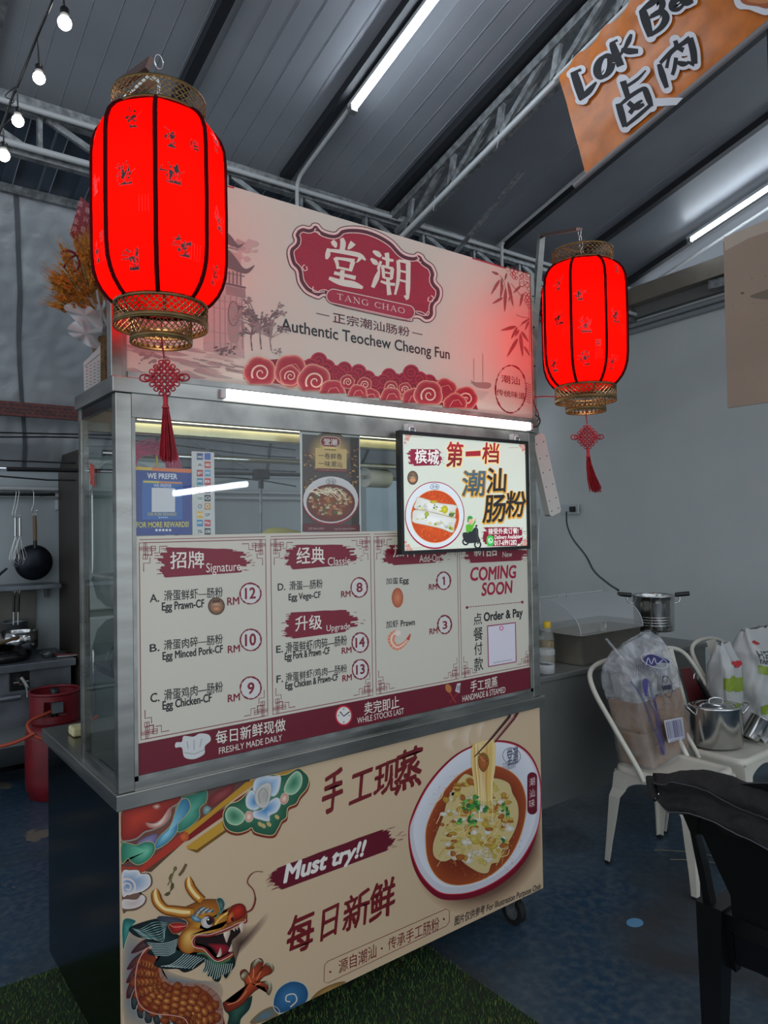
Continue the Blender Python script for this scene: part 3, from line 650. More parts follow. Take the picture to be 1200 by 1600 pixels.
for q in (((484, 385), (484, 455), (540, 470)), ((500, 392), (500, 440), (540, 452)), ((430, 455), (470, 465), (470, 530), (430, 520), (430, 455)), ((420, 380), (466, 392), (466, 455)), ((480, 480), (535, 495), (535, 560))): c.line([T2(*p) for p in q], .9, RD, 5)
def leaf(x0, y0, x1, y1, w2, col=(150, 84, 80)):
    mx, my = (x0+x1)/2, (y0+y1)/2; l = math.hypot(x1-x0, y1-y0); nx, ny = -(y1-y0)/l*w2/2, (x1-x0)/l*w2/2
    c.poly(smooth([T2(x0, y0), T2(mx*.7+x0*.3+nx, my*.7+y0*.3+ny), T2(x1, y1), T2(mx*.7+x0*.3-nx, my*.7+y0*.3-ny)], 3), col, 6)
for q in ((235, 415, 165, 385, 26), (245, 460, 160, 605, 28), (262, 450, 258, 560, 24), (272, 500, 250, 640, 28), (310, 400, 292, 470, 20), (320, 480, 372, 720, 30), (300, 540, 290, 770, 32), (275, 630, 170, 690, 28), (340, 620, 325, 670, 14), (440, 520, 368, 590, 26), (460, 590, 432, 720, 26), (400, 900, 250, 940, 34), (410, 905, 350, 1020, 28), (425, 930, 385, 1000, 24), (415, 1010, 310, 1190, 34), (435, 960, 460, 1190, 34), (445, 945, 515, 1050, 28), (520, 830, 440, 880, 20), (515, 850, 480, 940, 22), (470, 1085, 530, 1180, 22)): leaf(*q)
for q in (((240, 420), (280, 470), (300, 560)), ((350, 500), (400, 560), (450, 620)), ((400, 790), (440, 810), (520, 830), (430, 900))): c.line([T2(*p) for p in smooth(list(q), 4, False)], .8, (150, 84, 80), 6)
BO = (150, 132, 124)
def P3(x, y): return (400+x/3, 400+y/3)
c.poly([P3(*p) for p in smooth([(1006, 583), (1030, 592), (1075, 592), (1102, 600), (1088, 622), (1030, 614)], 3)], BO, 4)
for x, a, b in ((1020, 480, 585), (1062, 458, 590)): c.line([P3(x, a), P3(x+1, b)], 1, BO, 4)
for i in range(6): c.line([P3(1018+i*3, 630+i*7), P3(1092-i*6, 640+i*7)], .7, (178, 166, 154), 4)
c.line([P3(1006, 596), P3(1104, 612)], 1, BO, 4)
ST = (146, 34, 48)
c.ring(798, 608, 24, 37, 1.8, ST, 5, n=60, rough=.75)
c.text('潮汕', (783, 585), (812, 602), ST, 5, bold=.012, brush=.02); c.text('传统味道', (775.5, 607.5), (820, 624), ST, 5, bold=.012, brush=.02)
for i in range(8): c.line(smooth([(820+1.0*i/3, 600+4*i), (824, 599+4*i), (827, 602+4*i), (829, 600+4*i)], 3, False), .8, ST, 5)
c.build('bamboo_and_stamp_print', INKR, st)

# yard beyond the back opening; its grey wall is added to cut brightness
MB().box(1.5, 8.0, -.04, 11, 8.1, 3.2).build('wall_yard_added', mat('added_wall_grey', (128, 140, 146), .8, var=.08, vs=2), kind='structure')
car = thing('parked_car', 'white car parked in the yard, seen through the glass and back opening', 'car', (5.0, 6.0, -.04), rz=.25)
CARW = mat('white_car_paint', (206, 210, 212), .2, coat=.6)
MB().prism(smooth([(-2.1, .32), (-2.1, .62), (-1.9, .78), (-1.2, .92), (-.6, 1.36), (.2, 1.46), (1.0, 1.42), (1.6, 1.0), (2.1, .92), (2.15, .5), (2.05, .3)], 4), -.82, .82).build('body', CARW, car)
MB().prism(smooth([(-1.02, .96), (-.52, 1.30), (.2, 1.39), (.95, 1.34), (1.4, 1.0)], 3), -.835, .835).build('windows', mat('dark_car_glass', (40, 50, 56), .08, spec=.8), car)
for x in (-1.35, 1.35):
    for y in (-.8, .8): MB().tube([(x, y-.09, .32), (x, y+.09, .32)], .32, 24).build('wheel', RUBBER, car)

# ------------------------------------------------------------------ menu board behind the front glass
YM = .0168
mz0 = at(211, 1213, 1, YM).z; mz1 = at(209, 838, 1, YM).z; mx0 = at(209, 1000, 1, YM).x; mx1 = at(832.5, 900, 1, YM).x
MB().box(mx0, YM, mz0, mx1, YM+.002, mz1).build('menu_board', mat('cream_menu_board', (208, 202, 186), .4), st)
c = ycanvas(YM); MR = (128, 18, 42); MD = (106, 14, 36); BK = (30, 28, 30); WH = (232, 226, 214); D = dict(direct=True)
zb = at(211, 1163, 1, YM).z
c.poly([(mx0, mz0), (mx1, mz0), (mx1, zb), (mx0, zb)], MD, 1, uvin=True)
def X(px, py=900): return at(px, py, 1, YM).x
def fr(cx, cz, dx, dz, s):
    """key-pattern corner, squares and steps"""
    f = lambda a, b: (cx+dx*a*s, cz+dz*b*s); c.direct = True; t = .0021
    for a, b, e in ((0, 0, 1.1), (.9, 2.9, 1.1), (2.9, .9, 1.1), (1.1, 1.1, 1.9), (2.0, 2.0, 1.1)): c.line([f(a, b), f(a+e, b), f(a+e, b+e), f(a, b+e)], t, MR, 2, closed=True)
    for q in (((0, 9), (0, 1.9), (2.0, 1.9)), ((9, 0), (1.9, 0), (1.9, 2.0)), ((1.0, 7), (1.0, 5), (2.6, 5), (2.6, 3.6)), ((7, 1.0), (5, 1.0), (5, 2.6), (3.6, 2.6)), ((0, 1.9), (0, 1.1)), ((1.9, 0), (1.1, 0)), ((1.5, 0), (1.5, 4)), ((0, 1.5), (4, 1.5))): c.line([f(*p) for p in q], t, MR, 2)
    c.direct = False
zt_ = at(300, 846, 1, YM).z; zl_ = zb+.008
for a, b in ((218, 415.5), (423.5, 579.5), (585, 715), (718.5, 826.5)):
    x0, x1 = X(a), X(b); s = .0105; c.direct = True
    for p, q in (((x0+9*s, zt_), (x1-9*s, zt_)), ((x0+9*s, zl_), (x1-9*s, zl_)), ((x0, zt_-9*s), (x0, zl_+9*s)), ((x1, zt_-9*s), (x1, zl_+9*s))): c.line([p, q], .0021, MR, 2)
    for q in (((x0, zt_+.008), (x1, zt_+.008)),): c.line(list(q), .0017, MR, 2)
    c.direct = False
    for ix, dx in ((x0, 1), (x1, -1)):
        for iz, dz in ((zt_, -1), (zl_, 1)): fr(ix, iz, dx, dz, s)
def patch(q, sd):
    q = [(q[0][0]-4, q[0][1]), (q[1][0]+5, q[1][1]), (q[2][0]+5, q[2][1]), (q[3][0]-4, q[3][1])]; c.brushpatch(q, (126, 16, 42), 3, seed=sd)
patch([(250, 855), (385, 859), (386, 893), (248, 903)], 1); patch([(446, 852), (553, 851), (554, 881), (445, 891)], 2)
patch([(446, 958), (554, 952), (556, 984), (444, 1000)], 3); patch([(602, 852), (693, 851), (692, 878), (601, 884)], 4); patch([(728, 858), (822, 858), (822, 875), (730, 880)], 5)
for t, a, b in (('招牌', (266, 863), (319, 887)), ('经典', (463, 856), (507, 880)), ('升级', (461, 964), (503, 982)), ('加料', (614, 853), (650, 869)), ('新品', (740, 853), (776, 868))): c.text(t, a, b, WH, 4, bold=.012, brush=.035)
for t, a, b in (('Signature', (322, 880), (376, 896)), ('Classic', (512, 871), (547, 882)), ('Upgrade', (510, 977), (547, 985)), ('Add-On', (655, 867), (686.5, 877)), ('New', (785, 862), (800, 870))): c.text(t, a, b, WH, 4)
for t, a, b in (('滑蛋鲜虾—肠粉', (256, 923), (348, 932.5)), ('滑蛋肉碎—肠粉', (256, 1000.5), (348, 1005.5)), ('滑蛋鸡肉—肠粉', (256, 1078), (348, 1080.5)), ('滑蛋—肠粉', (452, 908.5), (504, 919)), ('滑蛋鲜虾/肉碎—肠粉', (446, 1004.5), (542, 1008)), ('滑蛋鲜虾/鸡肉—肠粉', (446, 1052), (542, 1050)), ('加蛋', (603, 903.5), (622, 912)), ('加虾', (603, 970.5), (622.5, 979.5))): c.text(t, a, b, BK, 3, brush=.03, bold=.012)
for t, a, b in (('Egg Prawn-CF', (253, 941.5), (319, 952.5)), ('Egg Minced Pork-CF', (254, 1019), (348, 1023)), ('Egg Chicken-CF', (254, 1096), (330.5, 1100)), ('Egg Vege-CF', (451, 928), (501, 937)), ('Egg Pork & Prawn -CF', (445, 1020.5), (515, 1025)), ('Egg Chicken & Prawn-CF', (446, 1066), (528, 1066)), ('Egg', (624.5, 903), (638.5, 913)), ('Prawn', (626, 969.5), (648, 976.5)),
 ('A.', (234, 929), (248.5, 940)), ('B.', (234, 1007), (249, 1017)), ('C.', (235, 1084), (249, 1095.5)), ('D.', (434, 912), (445.5, 922)), ('E.', (431.5, 1009.5), (442, 1019)), ('F.', (432, 1056), (442, 1065.5))):
    c.text(t, a, b, BK, 3, bold=.032)
def price(t, cx, cy, rx, ry, a, b, ra, rb_):
    c.ell(cx, cy, rx, ry, (214, 210, 204), 3); c.ring(cx, cy, rx, ry, 2.1, MR, 4, n=46, rough=.5); c.ring(cx+.4, cy-.3, rx*1.05, ry*1.05, .6, MR, 4, n=40, rough=.9)
    if t == '1': c.line([(a[0]+2.6, a[1]), (a[0]+3, b[1])], 2.4, MR, 5); c.line([(a[0], a[1]+3), (a[0]+2.8, a[1]+.4)], 1.8, MR, 5)
    else: c.text(t, a, b, MR, 5, bold=.05)
    c.text('RM', ra, rb_, MR, 3, bold=.045)
for q in (('12', 391, 927.5, 16, 16, (383, 919), (399, 934.5), (355, 934), (373.5, 944)), ('10', 391.5, 1000, 16, 16.5, (383, 991.5), (399.5, 1007.5), (356, 1009.5), (374.5, 1018)), ('9', 391.5, 1075, 16, 17, (387, 1067.5), (397, 1083), (356, 1086), (374.5, 1094)),
          ('8', 561, 918, 12.5, 15, (557, 911), (566, 924.5), (533, 924), (547.5, 932)), ('14', 562.5, 1004, 12.5, 15, (555.5, 997), (569.5, 1010), (534, 1012.5), (549, 1019.5)), ('13', 563, 1046, 12.5, 15, (556.5, 1039.5), (569.5, 1052), (535, 1055.5), (549.5, 1062.5)),
          ('1', 693, 907.5, 10.5, 13.5, (691, 901), (696, 914), (670, 913), (682.5, 920.5)), ('3', 694.5, 976, 10.5, 14, (691.5, 971), (698.5, 982), (671, 982.5), (683.5, 989.5))): price(*q)
c.ell(338, 947, 13, 13.5, (96, 62, 44), 3, cin=(214, 178, 140)); c.ring(338, 947, 12.6, 13.2, 1.2, (60, 40, 34), 4); c.ell(338, 951, 8, 5, (150, 92, 60), 5, cin=(214, 160, 116)); c.poly([(332, 938), (344, 937), (344, 941), (332, 942)], (84, 50, 40), 5)
c.ell(621, 934, 9, 15.5, (176, 88, 54), 3, cin=(226, 140, 100))
def prawn(ox, oy, k):
    P = smooth([(ox+10*k, oy+2*k, 7), (ox+3*k, oy+8*k, 10), (ox+2*k, oy+17*k, 10), (ox+9*k, oy+25*k, 9), (ox+18*k, oy+22*k, 7), (ox+26*k, oy+14*k, 4), (ox+30*k, oy+6*k, 3)], 5, False)
    c.line([p[:2] for p in P], [p[2]*k for p in P], [(236, 170, 140) if i//2 % 2 else (216, 120, 84) for i in range(2*len(P))], 3)
    c.line([p[:2] for p in P], [p[2]*k*.25 for p in P], (246, 214, 196), 4); c.ell(ox+11*k, oy+4*k, 5*k, 4*k, (240, 216, 204), 5); c.line([(ox+26*k, oy+14*k), (ox+30*k, oy+5*k)], [5*k, 1], (190, 60, 40), 5)
prawn(609.5, 985, 1.05)
c.text('COMING', (735, 887.5), (806, 902.5), (164, 20, 56), 3, bold=.05, brush=.03, shear=.12); c.text('SOON', (753, 911.5), (800, 926.5), (164, 20, 56), 3, bold=.05, brush=.03, shear=.12)
for i in range(22): c.line([(731+3.9*i, 948.6-.36*i), (733.6+3.9*i, 948.3-.36*i)], 1.1, MR, 3)
c.ell(729.5, 949.3, 2, 2.2, MR, 3); c.ell(816, 940.8, 2, 2.2, MR, 3)
for t, a, b in (('点', (739.5, 959), (753, 975.5)), ('餐', (739.5, 981.5), (754.5, 1000)), ('付', (740.5, 1005), (754, 1022.5)), ('款', (740.5, 1029), (755, 1047))): c.text(t, a, b, BK, 3, bold=.01, brush=.03)
c.text('Order & Pay', (756, 957.5), (816.5, 967), BK, 3, bold=.045)
c.poly([(761, 977.5), (805.8, 972), (807, 1034.5), (762.5, 1042.5)], (150, 20, 72), 3); c.poly([(762.3, 979), (804.5, 973.6), (805.6, 1033.4), (763.8, 1040.8)], (222, 216, 226), 4)
c.ring(783.3, 981.5, 2.6, 3, 1.2, (214, 40, 110), 5); c.text('Tang Chao Food Enterprise', (770, 1034.6), (799.5, 1032), (60, 56, 60), 5)
# bottom band: hat, clock, spoon and spatula
c.poly(smooth([(288, 1183), (284, 1168), (274, 1168), (275, 1160), (284, 1159), (287, 1150), (302, 1151), (312, 1146), (326, 1148), (329, 1157), (320, 1166), (319, 1178), (303, 1186)], 4), (208, 208, 206), 3)
for q in (((288, 1176), (304, 1178), (320, 1171)), ((294, 1170), (292, 1158)), ((303, 1172), (303, 1156)), ((312, 1168), (315, 1154))): c.line(list(q), 1.1, (150, 150, 148), 4)
c.ell(537, 1118, 13.5, 16, (200, 34, 52), 3); c.ell(537, 1118, 11.3, 13.5, (226, 222, 216), 4); c.line([(531, 1112), (537, 1119), (546, 1112)], 1.8, BK, 5)
for a in range(4): c.line([(537+9.5*math.cos(a*1.571), 1118+11.5*math.sin(a*1.571)), (537+7.3*math.cos(a*1.571), 1118+9*math.sin(a*1.571))], 1.2, BK, 5)
c.line([(700, 1078), (712, 1098)], 2, (160, 60, 46), 3); c.ell(700.5, 1075.5, 4.6, 7, (188, 118, 66), 4, rot=-.35); c.line([(717, 1080), (702, 1099)], 2, (140, 40, 44), 3)
c.poly([(711, 1080), (714, 1068), (719.5, 1067), (718, 1083)], (200, 200, 202), 4)
for x in (713.7, 715.5, 717.3): c.line([(x, 1079), (x+1, 1071)], .7, (90, 60, 70), 5)
for t, a, b in (('每日新鲜现做', (337, 1143), (446, 1141.5)), ('卖完即止', (569, 1098), (623.5, 1106)), ('手工现蒸', (735, 1065), (777.5, 1073))): c.text(t, a, b, WH, 3, bold=.008, brush=.03)
for t, a, b in (('FRESHLY MADE DAILY', (342, 1168.5), (440.5, 1157)), ('WHILE STOCKS LAST', (558, 1121.5), (631, 1115)), ('HANDMADE & STEAMED', (722.5, 1087), (789.5, 1082))): c.text(t, a, b, WH, 3)
c.build('menu_print', INK, st)

# ------------------------------------------------------------------ printed front panel of the cart
c = ycanvas(.0164); c.box = (.0145, 1.584, ZB+.0005, ZL-.041)
def PD(a): return [(186+x/4.615, 1340+y/4.615) for x, y in a]   # dragon crop
def PO(a): return [(186+x/4, 1190+y/4) for x, y in a]           # ornament crop
def PB(a): return [(630+x/5.217, 1120+y/5.217) for x, y in a]   # bowl crop
def shp(P, ctr, cin, cout, L, rim=None, rw=1, sm=5, rings=5, pw=1.3):
    Q = smooth(P, sm); c.blob(Q, ctr, cin, cout, L, rings=rings, pw=pw)
    if rim: c.line(Q, rw, rim, L+1, closed=True)
# ornament: lacquered clouds, beams and a blossom, upper left
shp(PO([(20, 560), (20, 410), (380, 160), (560, 120), (820, 110), (640, 300), (420, 470), (160, 680), (20, 700)]), PO([(300, 400)])[0], (120, 74, 60), (96, 60, 60), 1)
shp(PO([(370, 240), (470, 200), (545, 180), (545, 250), (505, 290), (500, 350), (440, 410), (370, 440), (350, 380)]), PO([(440, 320)])[0], (92, 168, 140), (46, 112, 96), 2, (196, 170, 110), .9)
shp(PO([(220, 540), (250, 470), (320, 400), (350, 320), (390, 240), (430, 235), (445, 290), (410, 345), (370, 390), (360, 440), (310, 500), (250, 540)]), PO([(300, 450)])[0], (150, 204, 220), (48, 110, 142), 4, (200, 176, 120), .9)
shp(PO([(10, 320), (100, 270), (200, 245), (290, 225), (390, 215), (370, 260), (325, 290), (318, 340), (280, 390), (210, 425), (160, 440), (110, 480), (50, 495), (10, 480)]), PO([(110, 350)])[0], (190, 60, 40), (128, 34, 30), 6, (150, 140, 128), 2.4)
shp(PO([(165, 380), (215, 385), (270, 350), (310, 290), (325, 300), (300, 370), (240, 412), (185, 410)]), PO([(250, 385)])[0], (236, 214, 200), (176, 110, 98), 8)
shp(PO([(205, 275), (245, 262), (262, 280), (240, 298), (215, 295)]), PO([(235, 280)])[0], (226, 190, 170), (150, 60, 50), 8)
shp(PO([(110, 510), (180, 465), (240, 455), (220, 520), (160, 540)]), PO([(180, 500)])[0], (150, 140, 176), (100, 92, 130), 3)
shp(PO([(15, 515), (60, 510), (110, 520), (160, 500), (215, 510), (222, 560), (180, 615), (120, 645), (75, 625), (55, 605), (15, 635)]), PO([(170, 560)])[0], (120, 196, 160), (34, 108, 86), 6, (200, 178, 120), .9)
shp(PO([(565, 220), (640, 170), (720, 140), (700, 200), (620, 260), (560, 290)]), PO([(640, 210)])[0], (150, 70, 70), (110, 36, 36), 3)
shp(PO([(525, 290), (550, 275), (575, 290), (560, 320), (530, 330)]), PO([(550, 300)])[0], (150, 180, 170), (90, 120, 120), 5)
c.poly(PO([(15, 700), (20, 655), (130, 660), (380, 455), (415, 450), (430, 485), (150, 690)]), (176, 56, 38), 7)
c.poly(PO([(380, 480), (430, 450), (640, 300), (820, 175), (1120, 60), (1120, 90), (820, 215), (640, 350), (440, 490), (390, 505)]), (128, 22, 22), 8)
c.poly(PO([(375, 470), (410, 435), (560, 320), (790, 130), (850, 110), (1120, 40), (1120, 62), (830, 150), (640, 290), (430, 460)]), (190, 140, 40), 9)
c.poly(PO([(120, 680), (385, 505), (430, 480), (200, 690)]), (92, 62, 40), 6)
shp(PO([(380, 455), (425, 440), (432, 485), (392, 498)]), PO([(400, 470)])[0], (216, 104, 56), (176, 76, 40), 10)
c.poly(PO([(420, 530), (645, 370), (680, 400), (500, 565), (485, 568), (425, 545)]), (196, 148, 50), 7); c.poly(PO([(425, 545), (485, 550), (680, 412), (690, 425), (487, 570)]), (116, 80, 30), 8)
OR = [(650, 400), (680, 445), (740, 462), (800, 445), (825, 430), (850, 460), (960, 478), (1000, 430), (1020, 390), (1050, 365), (1060, 305), (1110, 280), (1135, 235), (1180, 180), (1190, 120), (1160, 80), (1120, 60), (1040, 100), (900, 110), (760, 250), (690, 280), (650, 330)]
shp(PO(OR), PO([(900, 300)])[0], (150, 60, 34), (120, 44, 26), 11)
shp(PO([(x+(-6 if x > 900 else 2), y-18) for x, y in OR]), PO([(900, 280)])[0], (70, 134, 100), (34, 84, 62), 13, (222, 196, 140), 1.1)
for P, ct, a, b in (([(665, 320), (690, 285), (735, 290), (780, 330), (775, 370), (735, 395), (690, 385), (668, 355)], (715, 340), (60, 120, 90), (150, 196, 160)), ([(1070, 90), (1110, 60), (1140, 90), (1135, 150), (1100, 195), (1060, 205), (1030, 180), (1045, 130)], (1090, 130), (60, 120, 90), (156, 200, 166)),
                    ([(785, 345), (800, 310), (835, 320), (830, 365), (800, 375)], (808, 345), (240, 220, 204), (196, 130, 110)), ([(1005, 235), (1020, 200), (1050, 200), (1055, 240), (1030, 265), (1008, 255)], (1030, 230), (238, 214, 196), (190, 120, 100))):
    shp(PO(P), PO([ct])[0], a, b, 15, (216, 204, 176), 1)
for P, ct in (([(795, 215), (790, 250), (800, 285), (840, 302), (880, 280), (880, 230), (850, 190), (820, 180)], (850, 250)), ([(835, 170), (850, 110), (900, 85), (960, 90), (1005, 90), (1005, 140), (990, 190), (960, 215), (900, 190), (860, 200)], (910, 170)), ([(840, 310), (890, 300), (950, 240), (990, 225), (1008, 260), (985, 310), (940, 335), (935, 370), (880, 360), (840, 345)], (910, 300))):
    shp(PO(P), PO([ct])[0], (70, 130, 186), (222, 224, 226), 17, (190, 186, 184), 1.2, pw=1)
shp(PO([(880, 150), (930, 130), (950, 160), (940, 230), (920, 280), (880, 285), (850, 250), (850, 190)]), PO([(905, 210)])[0], (176, 170, 160), (206, 202, 196), 20, (170, 160, 154), 1.2)
c.line(PO(smooth([(880, 260), (870, 200), (900, 165), (925, 200), (915, 250)], 4, False)), 1.4, (150, 142, 134), 22)
for x, y in ((880, 390), (935, 390), (985, 345), (900, 400)): c.ell(186+x/4, 1190+y/4, 4.4, 3, (196, 170, 110), 17, rot=.8)
# white scroll cloud at the left edge
shp(PD([(25, 100), (80, 85), (140, 85), (160, 110), (215, 110), (240, 150), (235, 200), (190, 240), (150, 260), (195, 280), (190, 330), (130, 375), (60, 385), (25, 380)]), PD([(110, 220)])[0], (120, 90, 78), (104, 76, 60), 8)
shp(PD([(25, 105), (80, 92), (135, 92), (155, 118), (205, 120), (225, 155), (218, 200), (175, 235), (130, 250), (60, 265), (25, 270)]), PD([(60, 190)])[0], (110, 140, 176), (218, 214, 214), 10, (230, 224, 218), .8)
shp(PD([(25, 300), (120, 300), (160, 265), (190, 290), (170, 335), (110, 365), (25, 365)]), PD([(100, 330)])[0], (196, 176, 170), (216, 208, 202), 10, (120, 90, 74), .8)
spiral(186+60/4.615, 1340+215/4.615, 16, 13, 2.0, (226, 206, 198), 3.4)
# dragon: soft cast shapes of the print, then body
shp(PD([(860, 500), (980, 480), (1060, 400), (1070, 450), (960, 600), (850, 720), (820, 820), (760, 880), (760, 600)]), PD([(880, 620)])[0], (62, 44, 40), (200, 172, 140), 1, pw=.9)
shp(PD([(40, 560), (200, 600), (330, 800), (560, 880), (720, 900), (740, 1010), (600, 1100), (400, 1200), (40, 1200)]), PD([(150, 900)])[0], (84, 104, 126), (178, 154, 128), 1, pw=2)
shp(PD([(30, 450), (120, 455), (90, 500), (50, 600), (35, 660), (25, 640)]), PD([(60, 520)])[0], (70, 150, 140), (30, 80, 76), 2, (170, 190, 176), .8)
for P, b in (([(85, 690), (150, 610), (230, 575), (280, 590), (180, 660)], 0), ([(55, 805), (100, 730), (170, 680), (180, 710), (110, 790)], 0), ([(50, 900), (80, 830), (130, 760), (140, 800), (90, 890)], 0), ([(55, 1015), (60, 940), (105, 860), (125, 900), (100, 990)], 0), ([(90, 1090), (85, 1010), (120, 940), (140, 1020), (125, 1090)], 1), ([(135, 1150), (125, 1080), (160, 1040), (185, 1120), (175, 1160)], 1), ([(190, 1190), (175, 1120), (215, 1090), (240, 1150), (230, 1190)], 1), ([(255, 1200), (240, 1140), (275, 1125), (300, 1170), (295, 1200)], 1), ([(320, 1200), (310, 1150), (345, 1140), (370, 1185), (365, 1200)], 1), ([(390, 1200), (385, 1165), (415, 1150), (450, 1200)], 1)):
    cx, cy = sum(p[0] for p in P)/len(P), sum(p[1] for p in P)/len(P)
    shp(PD(P), PD([(cx, cy)])[0], (70, 72, 76) if b else (96, 64, 62), (26, 34, 34) if b else (40, 26, 30), 3, (190, 186, 180) if b else (170, 70, 66), .6)
BODY = [(205, 650), (150, 720), (120, 830), (118, 950), (150, 1060), (240, 1120), (380, 1135), (470, 1160), (500, 1225), (745, 1225), (750, 1130), (735, 1020), (680, 950), (600, 910), (480, 905), (370, 895), (310, 850), (290, 790), (260, 700)]
shp(PD(BODY), PD([(430, 1030)])[0], (176, 92, 40), (112, 40, 26), 5, (206, 158, 140), 1.3)
c.poly(PD(smooth([(285, 800), (300, 870), (350, 915), (450, 925), (570, 935), (650, 980), (690, 1050), (700, 1200), (745, 1200), (750, 1130), (735, 1020), (680, 950), (600, 908), (480, 903), (370, 890), (320, 840), (300, 790)], 4)), (150, 112, 96), 7)
for a, b in (((320, 850), (300, 880)), ((370, 893), (350, 916)), ((430, 903), (420, 925)), ((490, 905), (485, 928)), ((550, 905), (545, 932)), ((610, 912), (590, 942)), ((660, 940), (630, 968)), ((705, 980), (665, 1005)), ((735, 1030), (690, 1045)), ((748, 1090), (697, 1100)), ((748, 1150), (700, 1155))): c.line(PD([a, b]), .8, (84, 44, 40), 8)
# scales follow the curve of the body
spine = smooth([(225, 720), (195, 830), (205, 950), (280, 1020), (400, 1040), (510, 1060), (590, 1120), (620, 1210)], 4, False)
for i in range(2, len(spine)-1, 2):
    x, y = spine[i]; tx, ty = spine[i+1][0]-spine[i-1][0], spine[i+1][1]-spine[i-1][1]; l = math.hypot(tx, ty); tx, ty = tx/l, ty/l; nx, ny = -ty, tx; hw = 40+min(i, 14)*4.4
    for j in range(-2, 4):
        o_ = (j-.5+.5*(i//2 % 2))*hw/2.2; X_, Y_ = x+nx*o_, y+ny*o_; r = 29+i*.3
        if Y_ > 1200: continue
        S = [(X_+tx*r*math.cos(a)*1.15-nx*r*math.sin(a)*.9, Y_+ty*r*math.cos(a)*1.15-ny*r*math.sin(a)*.9) for a in [R(q) for q in range(-100, 101, 20)]]+[(X_-tx*r, Y_-ty*r)]
        k = 1-abs(j-.3)/3.6; c.blob(PD(S), PD([(X_-nx*4, Y_-ny*4)])[0], (int(120+110*k), int(62+98*k), int(30+52*k)), (118, 44, 24), 8, rings=2); c.line(PD(S[:-1]), .7, (70, 22, 18), 9)
c.line(PD(smooth([(205, 650), (150, 720), (120, 830), (118, 950), (150, 1060), (240, 1120), (380, 1135), (470, 1160), (500, 1215)], 5, False)), 1.5, (206, 150, 136), 10)
# foreleg and claws
shp(PD([(750, 1040), (830, 1060), (930, 1010), (960, 1000), (940, 1090), (880, 1160), (860, 1225), (780, 1225), (790, 1140), (760, 1100)]), PD([(850, 1110)])[0], (52, 92, 76), (20, 40, 38), 6, (130, 150, 130), .6)
shp(PD([(755, 1040), (830, 1040), (900, 960), (905, 900), (880, 870), (875, 820), (910, 805), (940, 830), (955, 760), (1010, 725), (1040, 750), (1030, 800), (1060, 760), (1110, 780), (1100, 830), (1040, 860), (1010, 900), (1060, 890), (1100, 930), (1085, 985), (1060, 960), (1040, 930), (980, 960), (930, 1010), (870, 1070), (780, 1110)]), PD([(940, 900)])[0], (196, 84, 46), (108, 36, 24), 8, (60, 26, 22), .7)
for P in ([(905, 815), (880, 850), (890, 880), (915, 860), (930, 830)], [(960, 760), (1000, 728), (1038, 750), (1000, 760), (965, 800)], [(1050, 770), (1090, 755), (1118, 790), (1108, 822), (1090, 790)], [(1040, 900), (1080, 890), (1102, 930), (1085, 990), (1062, 975), (1075, 935)]):
    shp(PD(P), PD([P[1]])[0], (206, 196, 166), (92, 78, 58), 10)
for q in (((930, 850), (950, 900)), ((970, 800), (965, 870)), ((1020, 820), (990, 880)), ((1020, 900), (980, 920)), ((780, 1060), (860, 1030), (920, 960))): c.line(PD(smooth(list(q), 4, False)), 1.3, (226, 140, 96), 10)
# mane
MANE = [(290, 440), (200, 455), (80, 500), (85, 540), (150, 575), (240, 575), (180, 610), (240, 640), (205, 690), (290, 720), (250, 770), (330, 800), (420, 800), (470, 825), (540, 800), (620, 740), (640, 700), (470, 690), (420, 620), (430, 560), (380, 540), (350, 470)]
shp(PD(MANE), PD([(330, 620)])[0], (34, 58, 58), (16, 26, 30), 11, (20, 30, 32), .6)
shp(PD([(290, 420), (400, 430), (470, 450), (480, 480), (350, 480), (280, 450)]), PD([(380, 455)])[0], (70, 76, 88), (50, 54, 66), 12)
for i in range(9):
    y0 = 470+i*9; c.line(PD(smooth([(350-3*i, y0), (250+8*i, y0-5+8*i), (150+12*i, 515+i*9), (95+10*i, 508+i*9)], 6, False)), [.4, .6, .9, 1.1]*6+[.9]*5, (168, 196, 190) if i % 3 else (120, 168, 160), 13)
for i in range(8):
    c.line(PD(smooth([(425-3*i, 585+13*i), (350, 612+13*i), (270+4*i, 618+12*i), (200+8*i, 612+13*i)], 6, False)), .9, (186, 204, 200), 13)
for i in range(9):
    c.line(PD(smooth([(470+18*i, 690+4*i), (430+16*i, 730+4*i), (370+20*i, 770+3*i), (300+28*i, 782+2*i)], 6, False)), .9, (186, 204, 200), 13)
# beard
shp(PD([(570, 690), (640, 690), (700, 740), (790, 720), (820, 690), (835, 770), (800, 820), (770, 868), (745, 840), (720, 890), (685, 885), (665, 855), (635, 850), (640, 810), (605, 825), (620, 770), (600, 730)]), PD([(700, 780)])[0], (40, 74, 60), (18, 28, 28), 12, (20, 34, 30), .6)
for i in range(14):
    x = 620+i*15; c.line(PD(smooth([(x, 730+min(i, 8)*4), (x-6, 790), (x-14-(14-i)*1.5, 820+min(i, 13-i)*9)], 5, False)), .9, (190, 206, 196), 14)
# head
HEAD = [(530, 330), (620, 300), (720, 305), (750, 350), (760, 395), (800, 355), (860, 330), (900, 350), (920, 400), (915, 450), (860, 480), (780, 500), (740, 530), (650, 560), (570, 565), (545, 600), (560, 640), (620, 650), (660, 700), (700, 730), (780, 700), (820, 680), (810, 720), (730, 755), (650, 720), (560, 680), (480, 690), (430, 650), (425, 580), (470, 520), (500, 470), (460, 430), (440, 380)]
shp(PD(HEAD), PD([(590, 470)])[0], (206, 140, 50), (132, 70, 24), 15, (84, 40, 20), .8, pw=1.6)
